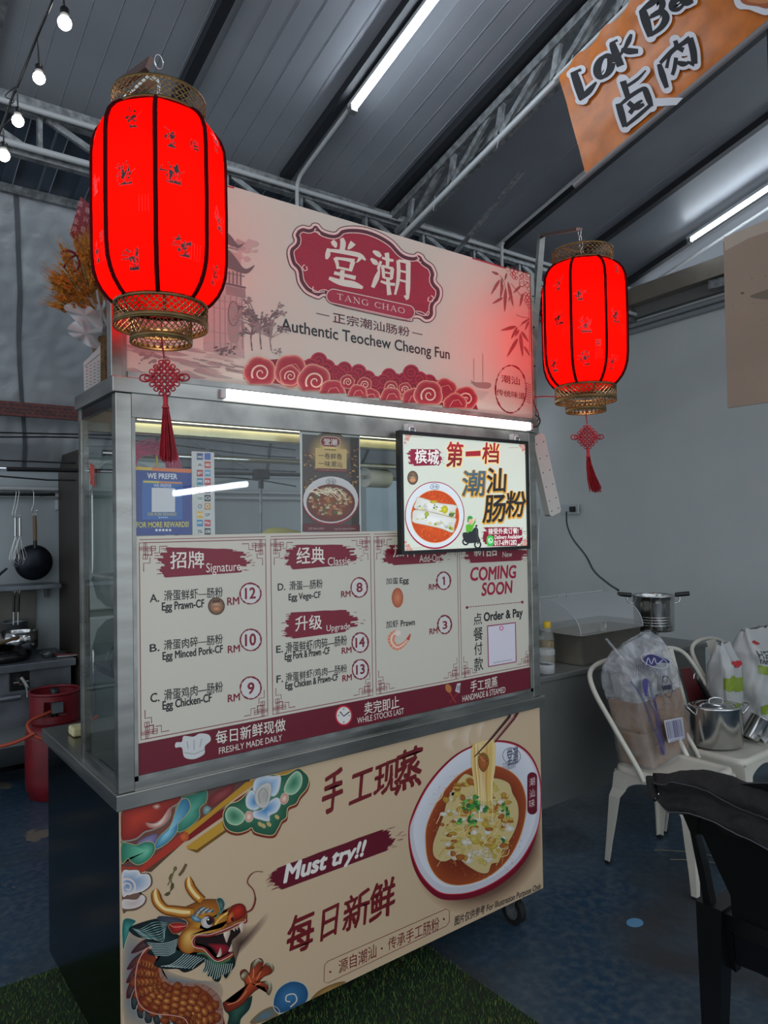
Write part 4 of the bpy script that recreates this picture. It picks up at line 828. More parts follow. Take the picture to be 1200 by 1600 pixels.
# muzzle, lips, jaw
shp(PD([(440, 600), (460, 540), (530, 500), (640, 520), (740, 500), (780, 450), (760, 500), (700, 535), (560, 555), (530, 600), (540, 660), (500, 690), (450, 660)]), PD([(500, 560)])[0], (234, 190, 104), (168, 100, 34), 17, pw=1.2)
shp(PD([(555, 575), (640, 572), (740, 545), (850, 505), (880, 520), (850, 560), (810, 600), (815, 660), (760, 700), (700, 700), (660, 650), (600, 625), (555, 612)]), PD([(720, 610)])[0], (40, 18, 20), (28, 16, 18), 18)
shp(PD([(640, 620), (700, 618), (770, 625), (795, 660), (750, 700), (710, 700), (680, 660)]), PD([(720, 650)])[0], (168, 34, 50), (100, 20, 32), 19)
c.line(PD(smooth([(900, 430), (915, 460), (850, 480), (800, 505), (740, 530), (650, 560), (560, 563), (530, 595), (545, 635), (610, 650), (650, 690), (700, 735), (760, 715), (815, 680)], 5, False)), 3.4, (140, 40, 42), 20)
c.line(PD(smooth([(905, 440), (905, 455), (850, 472), (800, 497), (740, 522), (650, 552), (560, 556), (524, 595), (540, 642), (605, 658), (645, 700), (700, 745), (765, 724), (818, 690)], 5, False)), 1.1, (232, 196, 190), 21)
c.line(PD(smooth([(560, 690), (620, 690), (660, 735), (720, 760), (800, 730)], 5, False)), 2.4, (60, 120, 84), 20)
for P in ([(750, 540), (800, 525), (785, 580), (772, 612), (760, 580)], [(862, 480), (898, 465), (890, 520), (878, 542), (868, 510)], [(700, 712), (715, 680), (728, 645), (738, 690), (725, 712)], [(785, 672), (800, 640), (808, 615), (815, 650), (808, 675)], [(815, 512), (830, 500), (832, 530)], [(840, 505), (852, 498), (852, 522)]):
    shp(PD(P), PD([P[0]])[0], (236, 226, 206), (190, 160, 140), 22, sm=2)
shp(PD([(780, 430), (790, 380), (830, 340), (880, 330), (910, 360), (905, 410), (870, 440), (820, 460), (790, 478), (770, 470)]), PD([(850, 380)])[0], (196, 50, 30), (112, 26, 22), 23, (90, 30, 20), .7)
shp(PD([(775, 465), (785, 410), (820, 385), (825, 430), (800, 470)]), PD([(800, 420)])[0], (226, 120, 60), (150, 70, 30), 24); c.ell(186+813/4.615, 1340+440/4.615, 2.4, 3.2, (60, 20, 16), 25)
c.line(PD(smooth([(690, 480), (720, 440), (770, 400), (800, 385)], 5, False)), [3, 2.6, 2]*4+[1]*4, (238, 196, 100), 22)
# eye and brows
shp(PD([(585, 465), (600, 430), (640, 412), (680, 430), (685, 470), (650, 500), (605, 498)]), PD([(635, 460)])[0], (90, 30, 24), (90, 40, 26), 22)
c.ell(186+630/4.615, 1340+463/4.615, 9.2, 9.2, (186, 176, 172), 23, cin=(226, 218, 212)); c.ell(186+650/4.615, 1340+455/4.615, 5.2, 6.2, (34, 24, 24), 24); c.ell(186+640/4.615, 1340+443/4.615, 1.5, 1.5, (240, 240, 240), 25)
for i in range(7):
    a = R(200+i*22); c.line(PD(smooth([(530+i*23, 420-abs(i-1)*14+(i*i)*1.2), (545+i*20, 400-i*3), (570+i*17, 372+i*2), (600+i*14, 352+i*4)], 4, False)), [2.4, 2, 1.6, 1]*4, (170, 196, 206) if i % 2 else (54, 100, 116), 24)
shp(PD([(515, 410), (560, 420), (600, 450), (575, 465), (535, 455), (515, 430)]), PD([(550, 435)])[0], (150, 190, 204), (50, 84, 100), 23)
shp(PD([(700, 300), (735, 290), (760, 330), (745, 380), (725, 400), (720, 350)]), PD([(735, 340)])[0], (90, 130, 120), (30, 60, 60), 16, (150, 180, 170), .7)
for q in (((690, 440), (720, 390)), ((700, 430), (735, 375))): c.line(PD(list(q)), 1.4, (80, 130, 110), 24)
shp(PD([(355, 480), (420, 465), (490, 480), (485, 500), (440, 535), (390, 545), (360, 510)]), PD([(430, 495)])[0], (206, 50, 44), (104, 26, 30), 22, (170, 110, 60), 1)
c.line(PD(smooth([(362, 480), (400, 498), (490, 488)], 4, False)), .9, (240, 160, 140), 23)
# horns
for H in ([(540, 395, 70), (470, 395, 88), (400, 385, 84), (330, 370, 74), (280, 320, 80), (265, 265, 72), (268, 235, 40), (270, 222, 8)], [(600, 310, 70), (555, 270, 78), (515, 215, 76), (505, 170, 64), (508, 142, 26), (510, 134, 6)]):
    Hs = smooth(H, 5, False); n = len(Hs)
    c.line(PD([(h[0], h[1]) for h in Hs]), [h[2]/4.615 for h in Hs], (128, 70, 24), 16); c.line(PD([(h[0]-3, h[1]-2) for h in Hs]), [h[2]*.66/4.615 for h in Hs], (196, 128, 44), 17)
    c.line(PD([(h[0]-6, h[1]-4) for h in Hs[2:-3]]), [h[2]*.3/4.615 for h in Hs[2:-3]], (244, 214, 150), 18)
c.line(PD(smooth([(325, 270), (360, 255), (385, 200), (370, 150), (400, 90), (410, 62)], 5, False)), [1.4, 2, 4, 6, 5, 5]*5, (84, 76, 46), 3); c.line(PD(smooth([(350, 200), (380, 140), (405, 70)], 4, False)), 2.4, (120, 110, 72), 4)
c.line(PD([(432, 130), (460, 95), (485, 45)]), [4, 5, 4], (104, 84, 52), 3)
c.line(PD(smooth([(905, 395), (955, 370), (980, 300), (965, 230), (925, 180), (940, 130), (980, 100), (1035, 100)], 6, False)), [2.6]*14+[1.6]*20+[1]*10, (120, 40, 34), 24)
# blue scroll clouds along the foot
def PC(x, y): return (400+x/3, 1200+y/3)
shp([PC(*p) for p in ((80, 1110), (100, 1040), (160, 1000), (220, 1010), (245, 1050), (235, 1095), (190, 1120), (110, 1150))], PC(150, 1070), (58, 116, 160), (36, 76, 116), 4, (186, 190, 182), 1.4)
c.line([PC(*p) for p in smooth([(160, 1120), (190, 1090), (180, 1060), (145, 1065), (140, 1090), (160, 1095)], 4, False)], 2, (206, 200, 190), 6)
shp([PC(*p) for p in ((-30, 1190), (20, 1140), (80, 1115), (110, 1140), (90, 1170), (0, 1200))], PC(40, 1160), (86, 120, 140), (130, 96, 60), 3, (200, 180, 140), 1)
shp([PC(*p) for p in ((255, 1085), (300, 1040), (380, 1005), (420, 1005), (330, 1050), (280, 1078))], PC(340, 1040), (170, 130, 70), (120, 88, 50), 3)
c.build('dragon_picture', INK, st)
# --- bowl of noodles
c.L = 1
def eb(cx, cy, rx, ry, rot, k=1.0, n=48): return [(cx+k*(rx*math.cos(t)*math.cos(rot)-ry*math.sin(t)*math.sin(rot)), cy+k*(rx*math.cos(t)*math.sin(rot)+ry*math.sin(t)*math.cos(rot))) for t in [2*math.pi*i/n for i in range(n)]]
shp(PB(eb(640, 1010, 640, 500, -.95)), PB([(640, 1000)])[0], (70, 46, 36), (204, 172, 138), 1, sm=1, pw=5)
RIM = [(40, 960), (70, 800), (170, 590), (300, 420), (450, 290), (620, 215), (780, 190), (930, 220), (1040, 310), (1110, 460), (1128, 640), (1110, 860), (1040, 1060), (930, 1220), (770, 1350), (600, 1430), (430, 1460), (280, 1440), (150, 1320), (70, 1150)]
shp(PB([(x, y+(34 if y > 1000 else 0)) for x, y in RIM]), PB([(600, 850)])[0], (140, 20, 44), (120, 16, 38), 2, pw=1)
shp(PB([(x+(8 if x < 600 else -6), y-(14 if y > 900 else -14)) for x, y in RIM]), PB([(600, 830)])[0], (212, 212, 222), (206, 204, 210), 4, (196, 40, 58), 1.6)
shp(PB([(x*.93+44, y*.93+30) for x, y in RIM]), PB([(600, 850)])[0], (176, 178, 190), (222, 222, 228), 6)
SOUP = [(180, 1000), (195, 870), (260, 720), (360, 570), (470, 460), (600, 400), (760, 400), (880, 450), (960, 540), (1000, 680), (985, 860), (920, 1050), (820, 1200), (680, 1310), (520, 1365), (380, 1365), (270, 1300), (200, 1170)]
shp(PB(SOUP), PB([(600, 880)])[0], (104, 34, 20), (160, 74, 36), 7, (214, 150, 90), 1.2, pw=3)
g = random.Random(4)
for i in range(620):
    a = g.uniform(0, 6.28); q = math.sqrt(g.random())*.95; x = 590+q*400*math.cos(a)+q*60*math.sin(a); y = 885+q*470*math.sin(a); c.ell(630+x/5.217, 1120+y/5.217, g.uniform(.4, 1.0), g.uniform(.3, .7), g.choice([(222, 128, 70), (160, 64, 34), (236, 170, 110), (130, 40, 24)]), 9, n=6)
NOOD = [(490, 470), (560, 480), (640, 500), (760, 500), (860, 540), (890, 620), (930, 700), (940, 800), (920, 900), (870, 1000), (810, 1080), (780, 1180), (720, 1200), (690, 1270), (620, 1270), (530, 1220), (430, 1150), (330, 1180), (250, 1140), (240, 1040), (280, 920), (320, 820), (350, 700), (400, 590)]
shp(PB(NOOD), PB([(590, 840)])[0], (216, 190, 120), (206, 184, 130), 10, (120, 66, 30), .8)
for i in range(230):
    a = g.uniform(0, 6.28); q = math.sqrt(g.random())*.92; x = 590+q*320*math.cos(a); y = 860+q*380*math.sin(a); w2, h2 = g.uniform(14, 46), g.uniform(10, 30); o_ = g.uniform(0, 3)
    P = [(x+w2*math.cos(t+o_)*g.uniform(.7, 1.2), y+h2*math.sin(t+o_)*g.uniform(.7, 1.2)) for t in range(6)]
    col = g.choice([(226, 214, 186), (214, 190, 110), (206, 176, 70), (220, 204, 160), (176, 104, 46), (234, 226, 208), (212, 190, 96), (196, 150, 60)])
    shp(PB(P), PB([(x, y)])[0], col, tuple(int(v*.84) for v in col), 11+i % 6, sm=2, rings=2)
for i in range(46):
    x = g.uniform(300, 880); y = g.uniform(600, 1130); c.line(PB(smooth([(x, y), (x-g.uniform(10, 40), y+g.uniform(20, 60)), (x-g.uniform(20, 80), y+g.uniform(60, 130))], 4, False)), g.uniform(.6, 1.4), g.choice([(222, 190, 110), (196, 150, 70), (236, 214, 160)]), 18)
# lifted strands, herbs, chopsticks
shp(PB([(560, 240), (640, 200), (740, 190), (750, 300), (745, 420), (730, 520), (720, 660), (660, 690), (600, 650), (570, 520), (552, 360)]), PB([(650, 400)])[0], (196, 130, 60), (232, 206, 140), 19, pw=1.6)
for i in range(15): c.line(PB(smooth([(565+i*12.5, 230-abs(i-7)*2), (570+i*12, 400), (590+i*9.5, 560), (600+i*9, 680+g.uniform(-30, 200))], 5, False)), g.uniform(.7, 1.6), g.choice([(236, 214, 150), (226, 192, 110), (206, 160, 84), (240, 224, 176)]), 20)
shp(PB([(610, 320), (650, 290), (690, 330), (690, 400), (650, 450), (610, 400)]), PB([(650, 370)])[0], (190, 96, 50), (130, 84, 36), 21)
for i in range(16): c.ell(630+g.uniform(615, 685)/5.217, 1120+g.uniform(290, 380)/5.217, 1.6, 1.1, g.choice([(90, 120, 50), (60, 90, 40), (214, 120, 70)]), 22, n=7)
for (x, y, q, n) in ((540, 740, 70, 22), (590, 690, 44, 12), (665, 760, 34, 9), (560, 850, 46, 12), (460, 845, 26, 6), (820, 740, 30, 6), (810, 1000, 26, 5), (850, 790, 20, 4)):
    for i in range(n):
        a = g.uniform(0, 6.28); d = g.uniform(0, q); X_, Y_ = x+d*math.cos(a), y+d*math.sin(a); s_ = g.uniform(12, 26); col = g.choice([(60, 124, 56), (36, 90, 44), (96, 156, 66), (44, 106, 50)])
        shp(PB([(X_+s_*math.cos(t*1.26+a)*(1 if t % 2 else .55), Y_+s_*math.sin(t*1.26+a)*(1 if t % 2 else .55)) for t in range(5)]), PB([(X_, Y_)])[0], tuple(min(255, int(v*1.35)) for v in col), col, 22+i % 3, sm=2, rings=2)
c.line(PB([(575, 325), (720, 170), (860, 0), (870, -40)]), [1.4, 3, 4, 4.4], (70, 34, 38), 26); c.line(PB([(740, 205), (900, 10), (930, -40)]), [3, 4.2, 4.4], (92, 28, 38), 26); c.line(PB([(745, 190), (900, 0)]), 1, (170, 110, 110), 27)
# logo and seal on the bowl
c.ring(630+882/5.217, 1120+318/5.217, 14, 12.5, .9, (92, 92, 108), 8, rot=.35, n=26, rough=.1); c.text('堂潮', (792, 1170), (809, 1192), (92, 92, 108), 8, bold=.02); c.text('正宗潮汕肠粉', (785, 1192), (806, 1199), (92, 92, 108), 8)
c.line(PB([(1050, 490), (1050, 755)]), 15.5, (104, 18, 38), 9)
for y in (490, 757): c.ell(*PB([(1050, y)])[0], 7.7, 7.5, (104, 18, 38), 9)
for t, y in (('潮', 505), ('汕', 600), ('味', 680)): c.text(t, PB([(1025, y)])[0], PB([(1072, y+50)])[0], (222, 200, 196), 10, brush=.04)
# steam
for k, P in enumerate(([(703, 1178), (690, 1165), (694, 1145), (712, 1138), (716, 1150), (706, 1160), (712, 1176)], [(724, 1172), (716, 1150), (730, 1126), (742, 1122), (736, 1140), (734, 1160), (736, 1170)], [(748, 1160), (742, 1138), (752, 1124), (760, 1124), (754, 1140)])):
    c.blob(smooth(P, 5), (sum(p[0] for p in P)/len(P), sum(p[1] for p in P)/len(P)), (220, 200, 176), (205, 178, 146), 1, rings=4)
c.build('bowl_picture', INK, st)
# --- lettering of the front panel
BR_ = (112, 28, 34)
HAND = {}
def quadtext(t, q, col=BR_, bold=.03, brush=.045, shear=0): c.text(t, q, None, col, 2, bold=bold, quad=True, brush=brush, shear=shear)
for t, x0, y0, x1, y1 in (('手', 504, 1206, 534, 1270), ('工', 546, 1206, 580, 1252), ('现', 584, 1192, 622, 1242), ('蒸', 617, 1172, 658, 1236)):
    sl = -.33*(x1-x0); quadtext(t, [(x0+3, y0-sl*.5), (x1+3, y0+sl*.5), (x1-1, y1+sl*.5), (x0-1, y1-sl*.5)])
for t, x0, y0, x1, y1 in (('每', 448, 1428, 489, 1490), ('日', 502, 1418, 526, 1466), ('新', 536, 1396, 576, 1452), ('鲜', 578, 1378, 615, 1436)):
    sl = -.40*(x1-x0); quadtext(t, [(x0+3, y0-sl*.5), (x1+3, y0+sl*.5), (x1-1, y1+sl*.5), (x0-1, y1-sl*.5)])
c.brushpatch([(419, 1362), (611, 1291), (620, 1323), (424, 1396)], (100, 18, 38), 2, n=12, jag=.05, seed=9)
c.text('Must try!!', [(447, 1351), (571, 1313), (566, 1344), (444, 1388)], None, (232, 224, 216), 3, bold=.055, quad=True, shear=.12)
FR = [(507, 1508), (512, 1502), (697, 1420), (702, 1423), (702, 1440), (697, 1447), (512, 1536), (506, 1534)]
c.line(FR, .9, BR_, 2, closed=True); c.ell(516, 1518.5, 1.6, 1.8, BR_, 2, n=10); c.ell(596.5, 1482, 1.6, 1.8, BR_, 2, n=10); c.ell(693.5, 1436, 1.6, 1.8, BR_, 2, n=10)
c.text('源自潮汕', [(529, 1501), (588, 1474), (588, 1496), (529, 1522)], None, BR_, 2, bold=.004, quad=True, brush=.03); c.text('传承手工肠粉', [(606, 1467), (686, 1431), (686, 1452), (606, 1486)], None, BR_, 2, bold=.004, quad=True, brush=.03)
c.text('图片仅供参考 For Illustration Purpose Only', [(711, 1432), (846, 1377), (845, 1391), (710, 1449)], None, (30, 26, 28), 2, bold=.02, quad=True)
c.build('panel_lettering', INK, st)

# ------------------------------------------------------------------ fluorescent tubes under the roof
def batten(x, y0, y1, label, d=.06):
    t = thing('fluorescent_light', label, 'ceiling light', (x, (y0+y1)/2, ROOFZ((y0+y1)/2)-d), world=True)
    def bar(mb, xa, xb, da, db, a=y0, b=y1): return slope_box(mb, xa, xb, a, b, da, db)
    bar(MB(), x-.022, x+.022, d, d+.02).build('housing', PIPEW, t)
    mb = MB(); mb.tube([(x, y0+.03, ROOFZ(y0+.03)-d-.032), (x, y1-.03, ROOFZ(y1-.03)-d-.032)], .0155, 12); mb.build('tube', lamp_mat('cool_tube', (.80, .90, 1), 36), t)
    for a, b in ((y0, y0+.03), (y1-.03, y1)): bar(MB(), x-.02, x+.02, d+.012, d+.05, a, b).build('lamp_holder', mat('grey_lamp_holder', (120, 120, 118), .5), t)
batten(1.575, -.03, 1.18, 'lit white tube light on the roof above the signboard')
batten(4.70, -.1, 1.12, 'lit white tube light on the dark roof at the right, above the grey wall')
batten(.05, -3.6, -2.4, 'lit white tube light on the roof behind the viewer, left')  # unseen tube, added to brighten ceiling, wall and floor
batten(-1.0, 1.2, 2.3, 'lit white tube light over the kitchen, outside the left edge')  # unseen tube, added because the kitchen corner came out too dim
batten(3.5, -2.6, -1.4, 'lit white tube light on the roof behind the viewer, right')  # another unseen tube added as fill, on the right side
def mirrored(px, py, yy):
    h = at(px, py, 1, .019); d = ray(px, py); d.y = -d.y; return h + d*((yy-.019)/d.y)
m0, m1 = mirrored(272, 771, -4.6), mirrored(386, 756, -4.6)
ns = thing('fluorescent_light', 'white tube light of the stall opposite, mirrored in the case glass', 'ceiling light', tuple((m0+m1)/2), world=True)
MB().tube([m0, m1], .028, 12).build('tube', MATS['cool_tube'], ns); MB().beam(m0+Vector((0, 0, .045)), m1+Vector((0, 0, .045)), .05, .03).build('housing', PIPEW, ns)
for q in (.2, .8): p = m0.lerp(m1, q); MB().tube([p+Vector((0, 0, .05)), (p.x, p.y, 4.8)], .003, 5).build('hanging_wire', BLACK, ns)

# ------------------------------------------------------------------ red lanterns
def silk():
    if 'red_silk' in MATS: return MATS['red_silk']
    m = bpy.data.materials.new('red_silk'); m.use_nodes = True; N = m.node_tree.nodes; L = m.node_tree.links; N.remove(N['Principled BSDF'])
    a = N.new('ShaderNodeBsdfTranslucent'); a.inputs[0].default_value = (.98, .0022, .001, 1); b = N.new('ShaderNodeBsdfDiffuse'); b.inputs[0].default_value = (.7, .004, .003, 1)
    x = N.new('ShaderNodeMixShader'); x.inputs[0].default_value = .2; L.new(a.outputs[0], x.inputs[1]); L.new(b.outputs[0], x.inputs[2]); L.new(x.outputs[0], N['Material Output'].inputs[0]); MATS['red_silk'] = m; return m
def lantern(cx, cy, zc, label, seed):
    t = thing('red_lantern', label, 'lantern', (cx, cy, zc), group='glowing red lanterns on brackets')
    RB, H = .146, .214
    # radius of the ribs over height: shoulders drawn in to the collars
    K = .150/.158; prof = [(-H, .098), (-H+.012, .112), (-H+.03, .126), (-H+.05, .136), (-H+.075, .143), (-H+.11, RB), (0, RB+.001), (H-.085, RB), (H-.055, .143), (H-.033, .135), (H-.016, .122), (H-.005, .109), (H, .098)]
    shade = silk()
    dark = mat('dark_red_rib', (58, 0, 4), .85, spec=.1); a0 = R(12+seed*9)
    def sp(i, u, z, r, out=0):
        a, b = a0+i*math.pi/4, a0+(i+1)*math.pi/4; p = Vector((math.cos(a), math.sin(a), 0))*(1-u)+Vector((math.cos(b), math.sin(b), 0))*u
        puff = 1+.035*math.sin(u*math.pi); n = p.normalized(); return p*r*puff + n*out + Vector((0, 0, z))
    for i in range(8):
        o = MB().grid(6, len(prof)-1, lambda u, v: sp(i, u, *prof[min(len(prof)-1, int(round(v*(len(prof)-1))))])).build('silk_panel', shade, t)
        MB().tube([sp(i, 0, z, r, .0015) for z, r in prof], .0052, 6).build('rib', dark, t)
        g = random.Random(seed*20+i)
        def wp(u, v, h, i=i):
            z = v; r = RB
            for (za, ra), (zb_, rb2) in zip(prof, prof[1:]):
                if za <= z <= zb_: r = ra+(rb2-ra)*(z-za)/(zb_-za)
            return sp(i, u, z, r, .0008+h)
        cv = Canvas((0, 0, 0), (1, 0, 0), (0, 0, 1), (0, -1, 0), direct=True, warp=wp)
        for (zz, n) in ((g.uniform(.06, .17), 5), (g.uniform(-.05, .03), 9), (g.uniform(-.17, -.12), 7)):
            u0 = g.uniform(.25, .6); dk = g.choice([(60, 0, 0), (30, 2, 2), (110, 6, 4)])
            for k in range(n):
                a = g.uniform(.2, 2.9); l = g.uniform(.015, .04); cv.line([(u0, zz), (u0+l*5*math.cos(a)*.6, zz+l*.7*math.sin(a)), (u0+l*7*math.cos(a+.2), zz+l*math.sin(a+.2))], .0022, dk, 1)
                if k % 2: x_, y_ = u0+l*7*math.cos(a), zz+l*math.sin(a); cv.poly([(x_, y_), (x_+.05, y_+.006), (x_+.02, y_-.008)], dk, 2)
            for k in range(n*3):
                a = g.uniform(0, 6.28); d_ = g.uniform(0, 1); X9, Y9 = u0+.16*d_*math.cos(a), zz+.022*d_*math.sin(a)+.01; r9 = g.uniform(.012, .03); cv.poly([(X9+r9*math.cos(m9*1.26+a), Y9+r9*.16*math.sin(m9*1.26+a)*(1.5 if m9 % 2 else .7)) for m9 in range(5)], dk, 2)
            for k in range(n): cv.poly([(u0+.03*k-.1, zz-.012), (u0+.03*k-.07, zz-.004+g.uniform(-.006, .01)), (u0+.03*k-.06, zz-.016)], dk, 2)
        if i % 2: cv.text('梅' if i % 4 == 1 else '菊', (.66, .12 if i % 4 == 1 else -.08), (.84, .095 if i % 4 == 1 else -.105), (26, 4, 4), 3, bold=.02, brush=.04)
        for k in range(4): cv.line([(.68+.06*k, -.02-.09*(i % 2)), (.68+.06*k, -.055-.09*(i % 2))], .006, (130, 10, 6), 1)
        cv.build('ink_drawing', INK, o)
    for z in (H, -H): MB().tube([(math.cos(a0+k*R(15))*.1, math.sin(a0+k*R(15))*.1, z) for k in range(24)], .0045, 6, closed=True).build('piping', dark, t)
    def collar(r, z0, z1, nm='lattice_collar', rows=1):
        b = MB(); n = 42 if r > .08 else 28; h = z1-z0
        for z in (z0, z1): b.lathe([(r-.001, z-.003), (r+.0016, z-.003), (r+.0016, z+.003), (r-.001, z+.003), (r-.001, z-.003)], n=36)
        if nm == 'lattice_collar': b.lathe([(r+.0002, z0), (r+.0018, z0), (r+.0018, z0+h*.22), (r+.0002, z0+h*.22), (r+.0002, z0)], n=36)
        for k in range(n):
            for sg in (-1, 1):
                P = [(r*math.cos(2*math.pi*k/n+sg*q*R(10)), r*math.sin(2*math.pi*k/n+sg*q*R(10)), z0+h*q/3) for q in range(4)]
                b.tube(P, .0011, 4, cap=False)
            for q in (.33, .66): b.tube([(r*math.cos(2*math.pi*(k+.5)/n)*.997, r*math.sin(2*math.pi*(k+.5)/n)*.997, z0+h*q), (r*math.cos(2*math.pi*(k+.5)/n)*1.01, r*math.sin(2*math.pi*(k+.5)/n)*1.01, z0+h*q)], .0026, 5)
        b.build(nm, BRASS, t)
    collar(.104, H+.002, H+.048, 'upper_lattice_collar'); collar(.104, -H-.05, -H-.002); collar(.068, -H-.085, -H-.038)
    for k in range(4):
        a = k*math.pi/2+.4; MB().tube([(.068*math.cos(a), .068*math.sin(a), -H-.038), (.104*math.cos(a), .104*math.sin(a), -H-.046)], .0016, 5).build('collar_spoke', BRASS, t)
    MB().tube([(-.1, 0, H+.04), (0, 0, H+.05), (.1, 0, H+.04)], .0025, 6).build('hanger_wire', BRASS, t)
    # lamp inside
    bl = MB(); bl.lathe([(.001, -.04), (.01, -.036), (.014, -.024), (.012, -.01), (.007, .003), (.006, .015)], n=14); bl.build('bulb', lamp_mat('lantern_bulb', (1, .8, .6), 6) if 'lantern_bulb' not in MATS else MATS['lantern_bulb'], t)
    for dz in (.05, -.09):
        pl = bpy.data.lights.new('lantern_light', 'POINT'); pl.energy = 1.9; pl.color = (1, .8, .62); pl.shadow_soft_size = .03
        po = bpy.data.objects.new('lantern_light', pl); COL.objects.link(po); po.parent = t; po.location = (0, 0, dz)
    # cord, knot and tassel
    zk = -H-.165 if seed < 5 else -H-.175
    MB().tube([(0, 0, -H-.04), (.001, 0, -H-.085), (.006, 0, zk+.045)], .0022, 6).build('cord', CORD, t)
    d = Vector((_R.x, _R.y, 0)).normalized(); kb = MB()
    def kp(a, b, o=0): return Vector((.006, 0, zk)) + d*a + Vector((0, 0, b)) + Vector((d.y, -d.x, 0))*o
    for k in range(6):
        q = (k-2.5)*.0088
        for sg in (1, -1):
            P = [kp((q+sg*s_)*.74, (s_-sg*q)*.84, .0022*(1 if (m_+k) % 2 else -1)) for m_, s_ in enumerate([x*.0088-.026 for x in range(7)])]
            kb.tube(P, .0028, 6)
    for k in range(14):
        a = 2*math.pi*k/14; ca, sa = math.cos(a), math.sin(a); rr_ = .031/(abs(ca)+abs(sa))*1.05
        kb.tube(smooth([kp(rr_*ca*.8, rr_*sa*.9), kp(rr_*ca+.009*ca-.005*sa, rr_*sa*1.05+.010*sa+.005*ca), kp((rr_+.013)*ca, (rr_+.014)*sa), kp(rr_*ca+.009*ca+.005*sa, rr_*sa*1.05+.010*sa-.005*ca)], 3), .0018, 5, closed=True)
    for sg in (-1, 1): kb.tube(smooth([kp(sg*.026, 0), kp(sg*.04, .008), kp(sg*.054, .006), kp(sg*.056, -.004), kp(sg*.04, -.008)], 4), .0021, 5, closed=True)
    kb.build('knot', CORD, t)
    tb = MB(); g = random.Random(seed); zt2 = zk-.05
    tb.lathe([(.001, .012), (.006, .008), (.006, -.012), (.009, -.02)], c=(.008, 0, zt2), n=10)
    wind = .0 if seed < 5 else .028
    for k in range(150):
        a = g.uniform(0, 6.28); q = g.uniform(0, .0055); sp_ = 2.9; l = .128*g.uniform(.9, 1.04)
        P = [(.008+q*math.cos(a)+wind*s_*s_*.8+.006*s_, q*math.sin(a)*.8-wind*s_*s_*.3, 0) for s_ in (0, .33, .66, 1)]
        P = [(p[0]+q*math.cos(a)*sp_*m_*.33, p[1]+q*math.sin(a)*sp_*m_*.33, zt2-.012-l*m_/3) for m_, p in enumerate(P)]
        tb.tube(P, .0009, 3, cap=False)
    tb.build('tassel', CORD, t, kind='stuff')
    return t
LL = CAM+ray(250, 297)*1.67; LR = CAM+ray(912, 498)*2.54; LL.z -= .056; LR.z -= .028
lantern(LL.x, LL.y, LL.z, 'large red silk lantern glowing in front of the left end of the sign', 1)
lantern(LR.x, LR.y, LR.z, 'smaller looking red silk lantern glowing at the right end of the stall', 6)
def chainlinks(p0, p1, n, t):
    for k in range(n):
        a = Vector(p0).lerp(Vector(p1), (k+.5)/n); l = (Vector(p1)-Vector(p0)).length/n*.68; e = Vector((1, 0, 0)) if k % 2 else Vector((0, 1, 0)); b = MB()
        b.tube([a+Vector((0, 0, l*math.cos(q*R(36))))+e*(.006*math.sin(q*R(36))) for q in range(10)], .0014, 5, closed=True); b.build('chain_link', CHROME, t)
# lantern brackets bolted to the sign posts
bk = thing('lantern_bracket', 'steel angle bracket holding the left lantern, its tip reddish with light', 'bracket', (.02, .03, 2.4), world=True)
MB().beam((.014, .056, 2.35), (.02, .05, LL.z+.35), .03, .012).build('upright', STEEL, bk)
MB().beam((.02, .05, LL.z+.345), (LL.x-.004, LL.y+.02, LL.z+.325), .028, .010).build('arm', STEEL, bk)
B1, B2 = CAM+ray(184, 134)*1.80, CAM+ray(234, 99)*1.70
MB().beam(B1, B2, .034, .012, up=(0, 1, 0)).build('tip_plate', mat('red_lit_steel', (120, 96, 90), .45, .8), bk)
MB().tube([Vector((LL.x, LL.y, B2.z))+Vector((.010*math.cos(q*R(30)), 0, -.012+.017*math.sin(q*R(30)))) for q in range(12)], .0014, 5, closed=True).build('ring', CHROME, bk)
chainlinks((LL.x, LL.y, LL.z+.315), (LL.x, LL.y, LL.z+.255), 2, bk)
bk = thing('lantern_bracket', 'pale steel bracket leaning out from the right sign post with a chain', 'bracket', (1.61, .03, 2.1), world=True)
pt, pb_ = at(846, 368, 1, .035), at(838, 470, 1, .035)
MB().beam(pb_+(pb_-pt)*.9, pt, .03, .014, up=(0, 1, 0)).build('upright', STEEL, bk)
AE = CAM+ray(905, 358)*2.52
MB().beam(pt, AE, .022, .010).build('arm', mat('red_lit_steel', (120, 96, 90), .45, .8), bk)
chainlinks(AE, (LR.x, LR.y, LR.z+.255), 4, bk)
tag(MB().tube(smooth([(LR.x-.09, LR.y, LR.z-.26), (LR.x-.03, -.05, 1.98), (1.62, .02, 1.93), (1.63, .05, 1.90)], 5, False), .0025, 5).build('lantern_cable', CORD), 'thin red cable running from the right lantern to the stall', 'cable')

